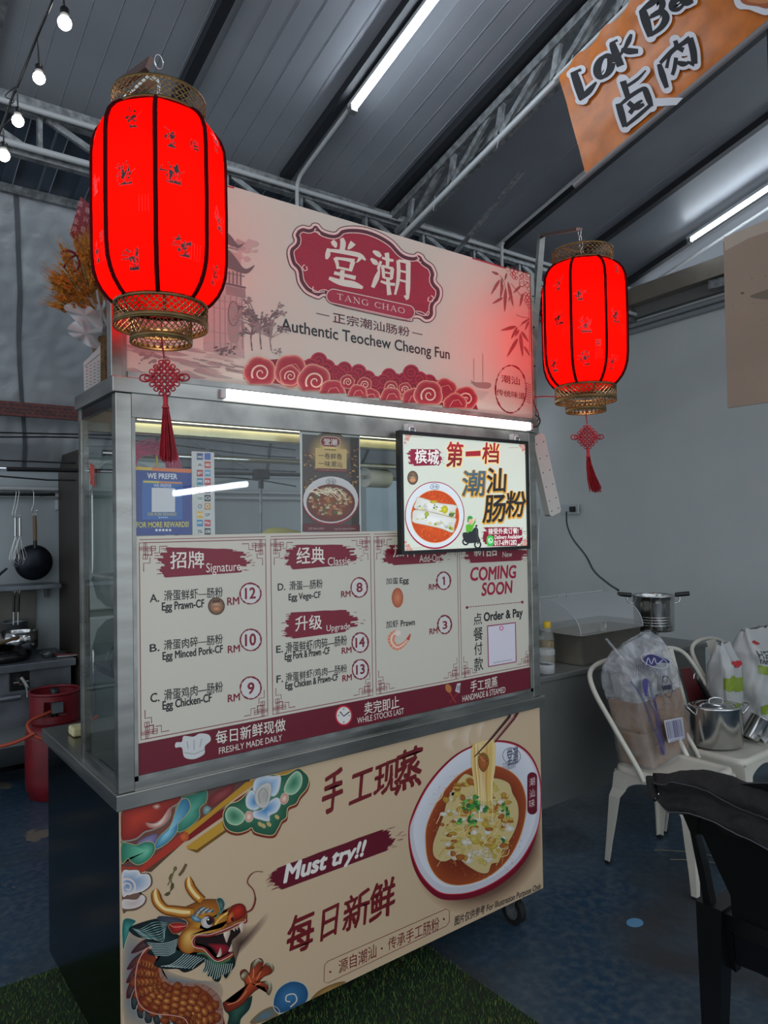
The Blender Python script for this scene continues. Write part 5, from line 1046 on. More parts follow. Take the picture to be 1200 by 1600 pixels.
# ------------------------------------------------------------------ string of bulbs
sl = thing('string_light_cord', 'black drooping cord of the string lights at the top left', 'cord', (.1, .9, 3.2), world=True)
CP_ = [CAM+ray(px, py)*dd for px, py, dd in ((100, -60, 2.45), (82, 0, 2.5), (60, 52, 2.6), (27, 135, 2.65), (20, 150, 2.66), (0, 205, 2.68), (-20, 250, 2.7))]
MB().tube(smooth([tuple(p) for p in CP_], 6, False), .0045, 6).build('cord', BLACK, sl)
MB().tube(smooth([tuple(CAM+ray(px, py)*2.65) for px, py in ((25, 135), (8, 150), (22, 158), (8, 170), (20, 180), (2, 200))], 6, False), .002, 5).build('thin_wire', BLACK, sl)
BULBM = lamp_mat('warm_bulb', (1, .97, .86), 10)
for px, py, lb, hx, hy in ((101, 36, 'topmost and largest white bulb of the string at upper left', 99, -6), (61, 122, 'second white bulb of the string, counted from the top', 59, 60), (28, 189, 'third white bulb of the string, counted from the top', 27, 138), (6, 243, 'lowest white bulb of the string, at the left edge', 5, 200)):
    dd = 2.60; p = CAM+ray(px, py)*dd; h = CAM+ray(hx, hy)*dd; k = {101: 1.0, 61: .87, 28: .84, 6: .84}[px]*.0245
    b = thing('string_bulb', lb, 'light bulb', p, group='bulbs of the string light')
    MB().lathe([(.0005, -k), (k*.5, -k*.88), (k*.87, -k*.5), (k, 0), (k*.9, k*.45), (k*.62, k*.8)], n=20).build('globe', BULBM, b)
    MB().lathe([(k*.62, k*.8), (k*.66, k*1.1), (k*.55, k*1.35)], n=16).build('collar', mat('bulb_collar', (190, 186, 176), .5), b)
    MB().lathe([(k*.60, k*1.3), (k*.62, k*2.1), (k*.45, k*2.3), (k*.2, k*2.5)], n=16, cap0=True, cap1=True).build('socket', BLACK, b)
    MB().tube([(0, 0, k*2.4), tuple(h-p)], .0028, 6).build('drop_cord', BLACK, b)

# ------------------------------------------------------------------ orange banner hanging on the sloping truss
XB = 2.2
ban = thing('orange_banner', 'orange vinyl banner with black outlined letters hanging from the roof truss', 'banner', (XB, 0, 3.3), world=True)
A0, B0 = at(873, 117, 0, XB), at(917, 276, 0, XB); ax_ = Vector((0, -1, .3)).normalized(); dn = (B0-A0)
bm_ = mat('orange_vinyl', (186, 104, 34), .38, var=.16, vs=14, bump=.12, bs=9)
def banf(u, v):
    p = A0+dn*v+ax_*(u*1.35); f = .006*math.sin(u*55+v*3)*math.exp(-v*5)+.005*noise.noise(Vector((u*6, v*5, 2))); return (p.x-.003+f, p.y, p.z)
MB().grid(80, 40, banf).build('sheet', bm_, ban)
MB().tube([A0-ax_*.03+Vector((.004, 0, 0)), A0+ax_*1.5+Vector((.004, 0, 0))], .011, 10).build('top_rod', PIPEW, ban)
MB().tube([B0-ax_*.075+Vector((.002, 0, .006)), B0+ax_*1.5+Vector((.002, 0, .006))], .012, 10).build('bottom_rod', mat('grey_rod', (120, 120, 122), .5), ban)
MB().tube([A0+Vector((0, -.01, -.015)), A0+Vector((.02, 0, .03)), A0+Vector((.05, .01, .05))], .004, 6).build('tie', BLACK, ban)
c = Canvas((XB-.014, 0, 0), (0, -1, 0), (0, 0, 1), (-1, 0, 0)); HL = (206, 206, 210)
def P8(a): return [(800+x/3, y/3) for x, y in a]
# letters as traced strokes: L o k B a, then the two characters
T8 = Map(800, 0, 3)
LOK = [[(292, 345, 30), (310, 400, 34), (330, 462, 30)], [(275, 348, 10), (325, 326, 12)], [(316, 470, 10), (360, 428, 24), (396, 385, 8)],
       arc(0, 0, 1, 1, 0, 1, n=1)][:3]
def st8(S, L0, grow=30):
    for s_ in S: P = smooth(s_, 4, False) if len(s_) > 2 else s_; c.line([T8(p[0], p[1]) for p in P], [(p[2]+grow)/3 for p in P], HL, L0); c.ell(*T8(s_[0][0], s_[0][1]), (s_[0][2]+grow)/6, (s_[0][2]+grow)/6, HL, L0, n=14); c.ell(*T8(s_[-1][0], s_[-1][1]), (s_[-1][2]+grow)/6, (s_[-1][2]+grow)/6, HL, L0, n=14)
    for s_ in S: P = smooth(s_, 4, False) if len(s_) > 2 else s_; c.line([T8(p[0], p[1]) for p in P], [p[2]*1.22/3 for p in P], (28, 28, 32), L0+4)
O_ = [(433+math.cos(a)*37*.9-math.sin(a)*0, 312+math.sin(a)*46-math.cos(a)*18, 14+18*abs(math.cos(a))) for a in [R(q) for q in range(0, 361, 24)]]
KK = [[(470, 205, 26), (486, 250, 32), (510, 310, 30)], [(458, 206, 8), (496, 188, 10)], [(500, 268, 10), (530, 225, 14), (548, 190, 20), (560, 160, 10)], [(512, 232, 12), (545, 240, 26), (592, 240, 18)]]
BB = [[(612, 50, 30), (628, 100, 36), (650, 172, 24)], [(598, 58, 10), (650, 18, 26), (690, -10, 22), (706, 20, 26), (688, 60, 16), (640, 86, 10)], [(650, 76, 12), (700, 56, 26), (722, 84, 30), (700, 128, 22), (650, 165, 14)]]
AA = [[(790, -30, 30), (812, 10, 32), (850, 6, 12)], [(800, -10, 12), (760, 6, 26), (752, 36, 28), (780, 44, 16), (812, 14, 10)]]
st8(LOK, 2); st8([O_], 2); st8(KK, 2); st8(BB, 2); st8(AA, 2)
LU = [[(520, 380, 26), (545, 460, 22)], [(530, 410, 12), (590, 370, 12), (628, 330, 6)], [(500, 485, 26), (515, 540, 28), (530, 595, 20)], [(510, 490, 12), (560, 448, 16), (618, 415, 16), (630, 430, 24)], [(625, 420, 24), (640, 460, 26), (654, 500, 16)], [(532, 592, 12), (590, 545, 16), (650, 492, 14)], [(545, 480, 20), (580, 505, 22), (620, 488, 12)], [(612, 470, 8), (585, 490, 16), (552, 532, 18)]]
ROU = [[(690, 300, 18), (705, 350, 26), (726, 412, 18)], [(695, 296, 14), (750, 240, 18), (800, 205, 18), (836, 180, 24)], [(834, 178, 26), (850, 240, 28), (856, 300, 24)], [(856, 302, 20), (820, 290, 8)], [(765, 190, 18), (770, 220, 18), (740, 260, 12), (725, 320, 14)], [(770, 222, 12), (805, 236, 22)], [(770, 270, 16), (762, 320, 16), (752, 352, 14)], [(768, 290, 10), (800, 300, 22), (826, 296, 10)]]
st8(LU, 2, 36); st8(ROU, 2, 36)
c.line(P8([(655, 468), (740, 462), (800, 462), (770, 488), (650, 496)]), 3, HL, 2); c.poly(P8([(650, 460), (800, 460), (770, 490), (640, 500)]), HL, 2)
c.poly(P8(smooth([(1040, 0), (1060, 40), (1110, 45), (1150, 60), (1200, 70), (1260, 20), (1230, -60), (1060, -50)], 4)), HL, 2); c.poly(P8(smooth([(1070, 0), (1095, 22), (1150, 30), (1200, 40), (1230, 0), (1180, -50), (1080, -40)], 4)), (150, 84, 46), 3); c.poly(P8(smooth([(1100, 0), (1150, 16), (1200, 10), (1180, -30)], 4)), (184, 118, 74), 4)
c.build('banner_lettering', INKB, ban)

# brown board on the right
XD = 2.9
bd = thing('brown_board', 'brown board hanging at the right edge, seen on edge above the grey wall', 'board', (XD, -.2, 2.06), world=True)
P = [at(1130, 378, 0, XD), at(1140, 637, 0, XD)]; zt9, zb9 = P[0].z, P[1].z; yl = P[0].y
bdm = mat('tan_laminate', (150, 134, 116), .5, var=.05, vs=3)
MB().box(XD, -1.6, zb9, XD+.012, yl, zt9).build('panel', bdm, bd)
c = Canvas((XD, 0, 0), (0, -1, 0), (0, 0, 1), (-1, 0, 0))
c.poly(smooth([(1172, 464), (1185, 457), (1215, 448), (1250, 440), (1250, 466), (1200, 468)], 4), (108, 96, 78), 1); c.poly([(1131, 371), (1230, 330), (1230, 352), (1170, 372), (1133, 392)], (176, 166, 150), 1)
for x, y, r in ((1160, 458, 3), (1175, 435, 1.2), (1196, 432, 1.2), (1145, 478, 1), (1177, 474, 1), (1190, 500, 1)): c.ell(x, y, r, r*.7, (96, 84, 70), 1, n=10)
c.build('leaf_pattern', INK, bd)
for y in (-.3, -1.4): MB().tube([(XD+.006, y, zt9), (XD+.006, y, ROOFZ(y)-.03)], .003, 5).build('hanging_wire', BLACK, bd)

# ------------------------------------------------------------------ papers behind the glass
def sheet(name, label, cat, y, tl, br, m, th=.0015):
    a, b = at(*tl, 1, y), at(*br, 1, y); t = thing(name, label, cat, ((a.x+b.x)/2, y, b.z), world=True)
    MB().box(a.x, y, b.z, b.x, y+th, a.z).build('backing', m, t); return t, a, b
YP = .0245
t, a, b = sheet('reward_card', 'blue reward card with an orange top edge, in the glass case at left', 'card', YP, (209.5, 729), (300, 835), mat('blue_card', (34, 58, 140), .4))
c = ycanvas(YP); W3 = (228, 230, 234); BL = (32, 54, 136)
c.poly([(209, 729), (238, 730.5), (237, 735), (209, 734)], (222, 180, 40), 1); c.poly([(238, 730.5), (299, 733), (299, 739), (237, 735.5)], (222, 116, 50), 1)
c.text('WE PREFER', (230, 739), (277, 749), W3, 2, bold=.02)
c.poly([(222, 749), (285, 752), (285, 812), (222, 812)], (40, 96, 170), 1); c.poly([(224, 751), (248, 752), (248, 755), (224, 754)], (210, 190, 60), 2); c.poly([(248, 752), (284, 753.5), (284, 756), (248, 755)], (214, 130, 60), 2)
c.text('WE PREFER', (240, 756), (268, 761.5), W3, 2); c.poly([(237, 762), (273.5, 763), (273.5, 800), (237, 800)], (216, 214, 220), 2)
c.text('FOR MORE REWARDS!', (231, 801), (276, 806), (214, 196, 80), 2); c.text('FOR MORE REWARDS!', (213, 815.5), (295, 823.5), (214, 200, 70), 2, bold=.02)
for i in range(5): c.ell(244.5+5.3*i, 828.3, 2, 2, W3, 2, n=12)
for i in range(5): c.ell(249+3*i, 808.5, .9, .9, W3, 3, n=8)
c.build('card_print', INK, t)
t, a, b = sheet('payment_sticker_strip', 'white strip of small square payment logos beside the blue card', 'sticker', YP, (299.5, 705), (336, 836), mat('white_paper', (206, 206, 204), .5))
c = ycanvas(YP); LG = [((40, 60, 120), (60, 90, 170)), ((210, 210, 210), (200, 60, 40)), ((176, 40, 50), (90, 150, 190)), ((60, 140, 180), (214, 60, 70)), ((70, 80, 80), (60, 60, 60)), ((212, 216, 212), (60, 50, 60)), ((206, 206, 206), (200, 140, 50)), ((226, 176, 40), (210, 210, 210)), ((40, 130, 176), (200, 60, 70)), ((206, 206, 206), (56, 58, 62))]
TX = [('touch', ''), ('A', '∞'), ('go', 'pay'), ('pay', 'B'), ('', ''), ('Grab', 'O'), ('', ''), ('M', 'GP'), ('pay', 'Pay'), ('S', 'UOB')]
for r in range(10):
    for k in range(2):
        x, y = 307.5+12*k, 708+13*r; col = LG[r][k]; c.poly([(x, y), (x+9.6, y+.3), (x+9.6, y+10.6), (x, y+10.4)], col, 1); w3 = (236, 236, 236) if sum(col) < 560 else (50, 60, 60)
        if TX[r][k]: c.text(TX[r][k], (x+1.2, y+3), (x+8.6, y+7.6), w3 if TX[r][k] != 'Grab' else (50, 130, 80), 2, bold=.03)
        elif r in (4, 6): c.ring(x+4.8, y+5, 2.6, 2.8, 1, w3, 2, n=12)
c.build('logo_print', INK, t)
# dark poster with the bowl
t, a, b = sheet('bowl_poster', 'dark brown and gold poster of a noodle bowl in a white border, on the glass', 'poster', YP, (468.5, 674), (564.5, 834), mat('white_poster_border', (216, 214, 210), .4))
c = ycanvas(YP); g = random.Random(2)
c.poly([(472, 678), (561, 684), (561.5, 831), (472.5, 831)], (52, 34, 26), 1)
for i in range(12): c.ell(515, 705, 34-2.2*i, 30-2*i, (84+15*i, 56+14*i, 26+7*i), 2+i, n=24)
for i in range(90):
    x = g.choice([g.uniform(474, 492), g.uniform(538, 559)]); y = g.uniform(700, 770); c.poly([(x, y), (x+g.uniform(1, 5), y+.4), (x+g.uniform(1, 5), y+g.uniform(1, 4)), (x, y+2)], g.choice([(150, 100, 50), (96, 60, 34), (200, 150, 80), (60, 40, 30), (120, 70, 40)]), 14)
for i in range(40): x = g.uniform(476, 558); c.line([(x, g.uniform(750, 762)), (x+g.uniform(-2, 2), 775)], g.uniform(.6, 2), g.choice([(150, 104, 50), (196, 150, 80), (92, 60, 34)]), 15)
for q, w3, col in ((1, 17, (206, 170, 150)), (2, 14.6, (120, 24, 40))):
    c.line([(508, 690), (523, 691)], w3, col, 16+q); c.ell(508, 690, w3/2, w3/2, col, 16+q); c.ell(523, 691, w3/2, w3/2, col, 16+q)
c.text('堂潮', (505.5, 685), (526, 696.5), (232, 220, 206), 19, bold=.02); c.text('正宗潮汕肠粉', (506.5, 701), (524.5, 704), (50, 32, 22), 19)
c.poly([(492, 700), (541, 702), (541, 734), (492, 733)], (206, 176, 112), 16)
c.text('正宗潮汕肠粉', (506.5, 701.5), (524.5, 704.5), (50, 32, 22), 18)
c.text('一卷鲜香', (497, 707), (534, 718.5), (44, 26, 20), 18, brush=.03, bold=.01); c.text('一味潮汕', (497, 719.5), (534, 730.5), (44, 26, 20), 18, brush=.03, bold=.01)
c.poly([(494, 731.5), (543, 733), (543, 738.5), (494, 737)], (104, 26, 34), 18); c.text('正宗潮汕肠粉·传承手工·每日新鲜', (496, 733.3), (541, 736.5), (206, 180, 150), 19)
c.ell(516, 783, 44, 38, (150, 24, 40), 20); c.ell(516, 781, 43, 36.5, (216, 212, 210), 21, cin=(190, 186, 186)); c.ell(516, 786, 38, 29.5, (104, 40, 22), 22, cin=(150, 70, 36))
c.ring(516.5, 752.5, 7.5, 4.4, .8, (90, 80, 80), 22); c.text('堂潮', (511.5, 750), (521.5, 755.5), (60, 50, 50), 23)
for i in range(120):
    a_ = g.uniform(0, 6.28); q = math.sqrt(g.random()); x, y = 514+33*q*math.cos(a_), 783+22*q*math.sin(a_); w3, h3 = g.uniform(1.5, 6), g.uniform(1, 3.2); col = g.choice([(226, 196, 140), (206, 140, 70), (180, 100, 50), (222, 170, 120), (110, 110, 50), (236, 216, 180)])
    c.blob([(x+w3*math.cos(k)*g.uniform(.7, 1.2), y+h3*math.sin(k)*g.uniform(.7, 1.2)) for k in range(6)], (x, y), col, tuple(int(v*.75) for v in col), 23+i % 5, rings=2)
for i in range(16): x = g.uniform(486, 530); c.line(smooth([(x-8, 768+g.uniform(-4, 6)), (x, 764+g.uniform(-2, 6)), (x+12, 772+g.uniform(-2, 8))], 4, False), 1.1, (238, 224, 196), 28)
c.poly([(472.5, 818), (561.5, 820), (561.5, 831), (472.5, 831)], (96, 20, 30), 26); c.text('正宗 TANG CHAO', (481, 824), (505, 827.5), (200, 170, 160), 27); c.text('Tang Chao Authentic Teochew', (521, 825), (554, 828), (200, 170, 160), 27)
c.build('poster_print', INK, t)

# ------------------------------------------------------------------ backlit poster hanging at the right of the case
YB = -.03
A, B_ = at(624.7, 672.5, 1, YB), at(829, 858.5, 1, YB); z1_ = at(624.7, 672, 1, YB).z; z0_ = at(627, 867, 1, YB).z
lb = thing('hanging_poster_frame', 'bright poster in a thin black frame, hung over the right side of the glass case', 'poster frame', ((A.x+B_.x)/2, YB, z0_), world=True)
fm = MB(); fw = .012
for q in ((A.x, z0_, B_.x, z0_+fw), (A.x, z1_-fw, B_.x, z1_), (A.x, z0_+fw, A.x+fw, z1_-fw), (B_.x-fw, z0_+fw, B_.x, z1_-fw)): fm.box(q[0], YB, q[1], q[2], YB+.022, q[3])
fm.build('frame', BLACK, lb)
MB().box(A.x+fw, YB+.006, z0_+fw, B_.x-fw, YB+.014, z1_-fw).build('panel', mat('backlit_mint_panel', (206, 214, 200), .2, emit=(206, 214, 200), es=.5), lb)
for x in (A.x+.06, B_.x-.05):
    MB().tube(smooth([(x-.012, YB+.01, z1_-.002), (x-.01, YB+.01, z1_+.012), (x+.01, YB+.01, z1_+.012), (x+.012, YB+.01, z1_-.002)], 4, False), .003, 6).build('hook', CHROME, lb)
    MB().box(x-.012, YB+.016, z1_+.004, x+.012, .008, z1_+.026).build('clip', PIPEW, lb)
tag(MB().tube(smooth([(B_.x-.004, YB+.02, 1.74), (B_.x+.03, .0, 1.68), (B_.x+.06, .03, 1.62), (B_.x+.02, .05, 1.55), (B_.x+.02, .06, 1.2)], 6, False), .0028, 6).build('power_cord', BLACK, lb), 'black power cord looping down behind the frame')
c = ycanvas(YB+.006)
def PL(a): return [(620+x/5.4545, 665+y/5.4545) for x, y in a]
def L1(x, y): return (620+x/5.4545, 665+y/5.4545)
GO = (214, 160, 60)
for ox, oy, dx, dy in ((70, 70, 1, 1), (1100, 160, -1, 1), (75, 1070, 1, -1), (1115, 1030, -1, -1)):
    for (x, y, r) in ((30, 24, 14), (10, 10, 10), (48, 10, 10), (8, 44, 10), (26, 50, 7), (0, 76, 8)): c.ring(*L1(ox+dx*x, oy+dy*y), r/5, r/5, .8, (196, 96, 80), 2, n=10); c.ell(*L1(ox+dx*x, oy+dy*y), r/11, r/11, (196, 96, 80), 2, n=8)
    c.line([L1(ox+dx*60, oy+dy*26), L1(ox+dx*150, oy+dy*30)], .5, (180, 130, 90), 2)
c.brushpatch(PL([(80, 200), (400, 205), (392, 335), (85, 345)]), (140, 34, 60), 2, n=9, jag=.12, seed=21)
def calli(t, P, col, L, edge=(236, 206, 150), col2=None, sh=0):
    q = PL(P); d = 1.1
    for k in range(10): c.text(t, [(x+d*1.2*math.cos(k*.63)+.4, y+d*1.2*math.sin(k*.63)+.6) for x, y in q], None, edge, L, bold=.035, quad=True, shear=sh)
    c.text(t, q, None, col, L+3, bold=.028, quad=True, col2=col2, brush=.02, shear=sh)
calli('槟城', [(155, 205), (358, 205), (358, 330), (155, 322)], (234, 230, 226), 3, edge=(120, 30, 54))
calli('第', [(425, 140), (560, 150), (560, 355), (425, 350)], (176, 40, 50), 5, col2=(110, 30, 40), sh=.08); calli('一', [(585, 222), (712, 214), (712, 258), (585, 262)], (160, 36, 46), 5); calli('档', [(728, 150), (868, 150), (868, 325), (728, 325)], (170, 44, 50), 5, col2=(120, 30, 40), sh=.06)
calli('潮', [(562, 385), (750, 385), (742, 600), (556, 600)], (80, 104, 116), 5, edge=GO, col2=(70, 86, 92), sh=.05); calli('汕', [(770, 362), (930, 372), (925, 568), (765, 575)], (44, 44, 48), 5, edge=GO, sh=.04)
calli('肠', [(748, 600), (925, 595), (920, 820), (735, 830)], (40, 38, 40), 5, edge=GO, sh=.05); calli('粉', [(935, 562), (1105, 562), (1085, 780), (925, 785)], (40, 38, 40), 5, edge=GO, sh=.05)
c.ell(*L1(135, 445), 8.2, 10.8, (92, 70, 56), 2, cin=(176, 150, 124)); c.ring(*L1(135, 445), 8, 10.5, .8, (60, 44, 36), 3); c.text('潮汕', L1(105, 415), L1(165, 435), (50, 36, 30), 4); c.ell(*L1(135, 465), 4.5, 3, (200, 140, 96), 4)
cx_, cy_ = L1(322, 765)
c.ell(cx_, cy_, 46.6, 52.8, (160, 24, 60), 2, n=48); c.ell(cx_, cy_-.6, 45.2, 50.8, (214, 222, 226), 3, n=48, cin=(196, 206, 212)); c.ell(*L1(325, 775), 38, 41.5, (226, 150, 90), 4, n=48); c.ell(*L1(325, 775), 37.2, 40.6, (190, 70, 24), 5, n=48, cin=(216, 90, 30))
g = random.Random(8)
for i in range(320):
    a_ = g.uniform(0, 6.28); q = math.sqrt(g.random())*.97; c.ell(cx_+.5+37*q*math.cos(a_), cy_+1.8+40*q*math.sin(a_), .8, .7, g.choice([(236, 130, 60), (160, 44, 20), (226, 90, 40), (190, 60, 24)]), 6, n=6)
for P, sd in (([(175, 610), (260, 630), (360, 660), (505, 680), (500, 720), (490, 785), (420, 770), (330, 745), (200, 720), (145, 700), (160, 650)], 1), ([(140, 725), (200, 720), (300, 740), (400, 765), (500, 790), (490, 850), (475, 912), (380, 880), (250, 850), (140, 825), (130, 780)], 2)):
    g = random.Random(sd); c.blob(PL(smooth(P, 4)), PL([(sum(p[0] for p in P)/len(P), sum(p[1] for p in P)/len(P))])[0], (232, 234, 232), (204, 206, 196), 8, rings=5); c.line(PL(smooth(P, 4)), .7, (170, 140, 110), 9, closed=True)
    for i in range(26):
        k = g.random(); x = 165+320*k; y = (640 if sd == 1 else 750)+k*80+g.uniform(0, 60); w3, h3 = g.uniform(8, 24), g.uniform(5, 14); col = g.choice([(238, 240, 240), (214, 218, 214), (196, 200, 206), (220, 214, 150), (196, 206, 120)] if g.random() < .8 else [(206, 196, 50), (110, 140, 60)])
        c.blob(PL([(x+w3*math.cos(t_), y+h3*math.sin(t_)) for t_ in range(6)]), L1(x, y), col, tuple(int(v*.9) for v in col), 9+i % 4, rings=2)
for x, y, w3, h3, col in ((310, 650, 34, 14, (206, 190, 50)), (405, 715, 30, 36, (216, 206, 50)), (252, 755, 20, 22, (180, 190, 70)), (462, 760, 24, 18, (96, 130, 80)), (470, 880, 12, 16, (190, 196, 60))): c.blob(PL([(x+w3*math.cos(t_*.9), y+h3*math.sin(t_*.9)) for t_ in range(7)]), L1(x, y), col, tuple(int(v*.8) for v in col), 14, rings=2)
c.ring(*L1(322, 520), 6.8, 4.6, .7, (60, 70, 110), 5); c.text('堂潮', L1(298, 507), L1(346, 533), (50, 60, 100), 6)
# delivery rider on a scooter
c.ring(*L1(585, 990), 4.2, 4.6, 2.4, (36, 36, 40), 8, n=18); c.ring(*L1(688, 1015), 4.6, 5.2, 2.4, (36, 36, 40), 8, n=18)
c.poly(PL(smooth([(562, 915), (630, 905), (660, 870), (690, 880), (695, 940), (712, 985), (680, 985), (655, 1000), (600, 1000), (570, 975)], 4)), (44, 46, 50), 9); c.line(PL([(672, 850), (680, 905), (690, 1010)]), 2.2, (60, 62, 66), 10); c.ell(*L1(678, 852), 1.6, 1.2, (40, 40, 44), 10)
c.poly(PL(smooth([(590, 905), (588, 850), (615, 838), (640, 845), (662, 806), (672, 815), (650, 865), (640, 900), (610, 915)], 3)), (96, 176, 50), 11); c.ell(*L1(628, 815), 3.8, 4.4, (226, 180, 150), 12); c.poly(PL(smooth([(600, 820), (602, 780), (625, 768), (645, 785), (640, 795), (612, 800), (610, 825)], 3)), (60, 150, 70), 13); c.ell(*L1(666, 800), 1.8, 2, (226, 180, 150), 12); c.poly(PL([(610, 905), (655, 900), (650, 950), (630, 950), (625, 925), (605, 925)]), (40, 44, 50), 12)
c.line(PL([(612, 830), (640, 838)]), .7, (200, 60, 60), 14)
c.brushpatch(PL([(725, 868), (1080, 868), (1070, 1022), (735, 1028)]), (134, 22, 52), 7, n=9, jag=.08, seed=31)
c.text('接受外卖订餐!', L1(778, 876), L1(1035, 920), (234, 228, 222), 8, bold=.03); c.text('Delivery Available', L1(832, 934), L1(1048, 972), (234, 228, 222), 8, bold=.03); c.text('017-6991282', L1(830, 980), L1(1020, 1014), (234, 228, 222), 8, bold=.04)
c.poly(PL(smooth([(768, 946), (818, 942), (822, 1016), (770, 1020)], 3)), (60, 186, 80), 8); c.ring(*L1(795, 980), 3.1, 4, .9, (236, 240, 236), 9, n=18); c.line(PL([(786, 968), (790, 985), (806, 994)]), 1.2, (236, 240, 236), 10)
c.build('poster_print', INKE, lb)

# ------------------------------------------------------------------ things inside and behind the glass case
tw = thing('raffia_coil', 'coil of pink plastic raffia string hung on a yellow hook in the glass case', 'string coil', tuple(at(235, 700, 1, .17)), world=True)
pc = at(236, 722, 1, .19); b1 = MB(); g = random.Random(3)
for i in range(70):
    r = g.uniform(.05, .088); e = g.uniform(-.018, .018); k = g.uniform(.75, 1.0)
    b1.tube([(pc.x+r*math.cos(q*R(30))+g.uniform(-.004, .004), .19+e, pc.z-.02+r*k*math.sin(q*R(30))) for q in range(12)], .0016, 4, closed=True)
b1.build('loops', mat('pink_raffia', (206, 60, 110), .35, var=.25, vs=40), tw, kind='stuff')
MB().tube(smooth([(pc.x-.004, .20, 1.735), (pc.x+.008, .185, 1.745), (pc.x+.014, .18, 1.70), (pc.x+.002, .178, 1.66), (pc.x+.004, .178, 1.58)], 5, False), .003, 6).build('hook', mat('yellow_plastic', (206, 170, 40), .4), tw)
pr_ = at(585, 747, 1, .24); MB_ = MB().tube([(pr_.x-.05, .23, pr_.z), (pr_.x+.06, .25, pr_.z)], .034, 20); tag(MB_.build('paper_roll', mat('white_paper_roll', (214, 212, 206), .7)), 'white paper roll beside the bowl poster, inside the case', 'paper roll')
tag(MB().tube([(pr_.x-.09, .22, pr_.z), (pr_.x+.12, .26, pr_.z)], .006, 8).build('roll_holder', CHROME), 'thin steel rod that carries the white paper roll', 'rod')
fc = at(440, 838, 1, .22); yc = MB(); yc.grid(16, 8, lambda u, v: (fc.x+(u-.5)*.30, .22+.06*math.cos(v*3.14)+.01*noise.noise(Vector((u*5, v*5, 1))), 1.40+.115*math.sin(v*3.14)*math.sin(u*3.14)**.5+.012*noise.noise(Vector((u*7, v*7, 5)))))
tag(yc.build('folded_cloth', mat('yellow_cloth', (196, 188, 110), .8)), 'pale yellow cloth heaped on the shelf inside the case', 'cloth')
shf = thing('case_shelf', 'steel wire shelf inside the glass case, behind the menu board', 'shelf', (.8, .2, 1.385), world=True)
MB().box(.032, .07, 1.385, 1.556, .32, 1.392).build('shelf_plate', STEELW, shf)
skw = thing('skewer_bundle', 'bundle of thin wire hooks on a dark tray seen through the side glass', 'wire hooks', (.08, .2, 1.12), world=True)
p0 = at(160, 1030, 1, .26); MB().box(.03, .06, p0.z-.03, .14, .30, p0.z-.012).build('tray', STEELD, skw)
hb = MB()
for i in range(26):
    y = .08+.008*i; x = .05+.05*g.random(); hb.tube(smooth([(x, y, p0.z-.012), (x+.01, y, p0.z+.02), (x+.03, y+.005, p0.z+.03), (x+.045, y, p0.z+.012), (x+.05, y, p0.z-.01)], 3, False), .0012, 4)
hb.build('hooks', CHROME, skw, kind='stuff')
rk = at(147, 742, 0, .0145); MBk = MB()
for k in range(6): MBk.tube([(.0095, rk.y+.022*math.cos(q*R(30)+k)*(.6+.06*k), rk.z+.034*math.sin(q*R(30))*(.5+.1*k)) for q in range(12)], .0018, 5, closed=True)
tag(MBk.build('red_rubber_bands', mat('red_rubber', (170, 70, 60), .6)), 'tangle of red rubber bands stuck on the left side glass', 'rubber bands', kind='stuff')
tf = thing('tofu_tray', 'cream plastic tray edge peeking out behind the left post on the ledge', 'tray', (.1, .6, .86), world=True)
MB().box(.05, .60, .861, .11, .66, .89, .006).build('tray_body', mat('cream_plastic', (196, 186, 140), .5), tf)
pw = thing('menu_back_plank', 'cream plank standing inside the case behind the left side glass', 'plank', (.1, .2, .87), world=True)
MB().box(.065, .16, .868, .085, .21, 1.05).build('plank', mat('cream_wood', (176, 166, 128), .6), pw)
bw_ = thing('red_bowl', 'dark red enamel bowl inside the case near the bottom left corner', 'bowl', (.10, .12, .868))
MB().lathe([(.02, 0), (.03, .002), (.045, .02), (.052, .045), (.049, .045), (.042, .02), (.028, .006), (.001, .005)], n=28).build('bowl_body', mat('dark_red_enamel', (110, 24, 34), .3), bw_)
# hanging fan bracket visible through the glass
bf = thing('pipe_clamp', 'black clamp joining dark rails, seen through the glass between card strip and poster', 'clamp', tuple(at(408, 742, 1, 1.0)), world=True)
pp = at(408, 742, 1, 1.0); MB().tube([(pp.x-1.0, 1.0, pp.z-.01), (pp.x+.5, 1.0, pp.z+.01)], .008, 8).build('rail', BLACK, bf)
MB().box(pp.x-.035, .98, pp.z-.02, pp.x+.035, 1.02, pp.z+.025, .006).tube([(pp.x, 1.0, pp.z-.01), (pp.x-.002, 1.0, pp.z-.06)], .012, 8).build('clamp_body', BLACK, bf)
MB().tube([(pp.x-.002, 1.0, pp.z-.05), (pp.x-.03, 1.0, .0)], .006, 8).tube([(pp.x, 1.0, pp.z), (pp.x-.30, 1.0, pp.z+.12)], .003, 6).build('strut', GALV, bf)

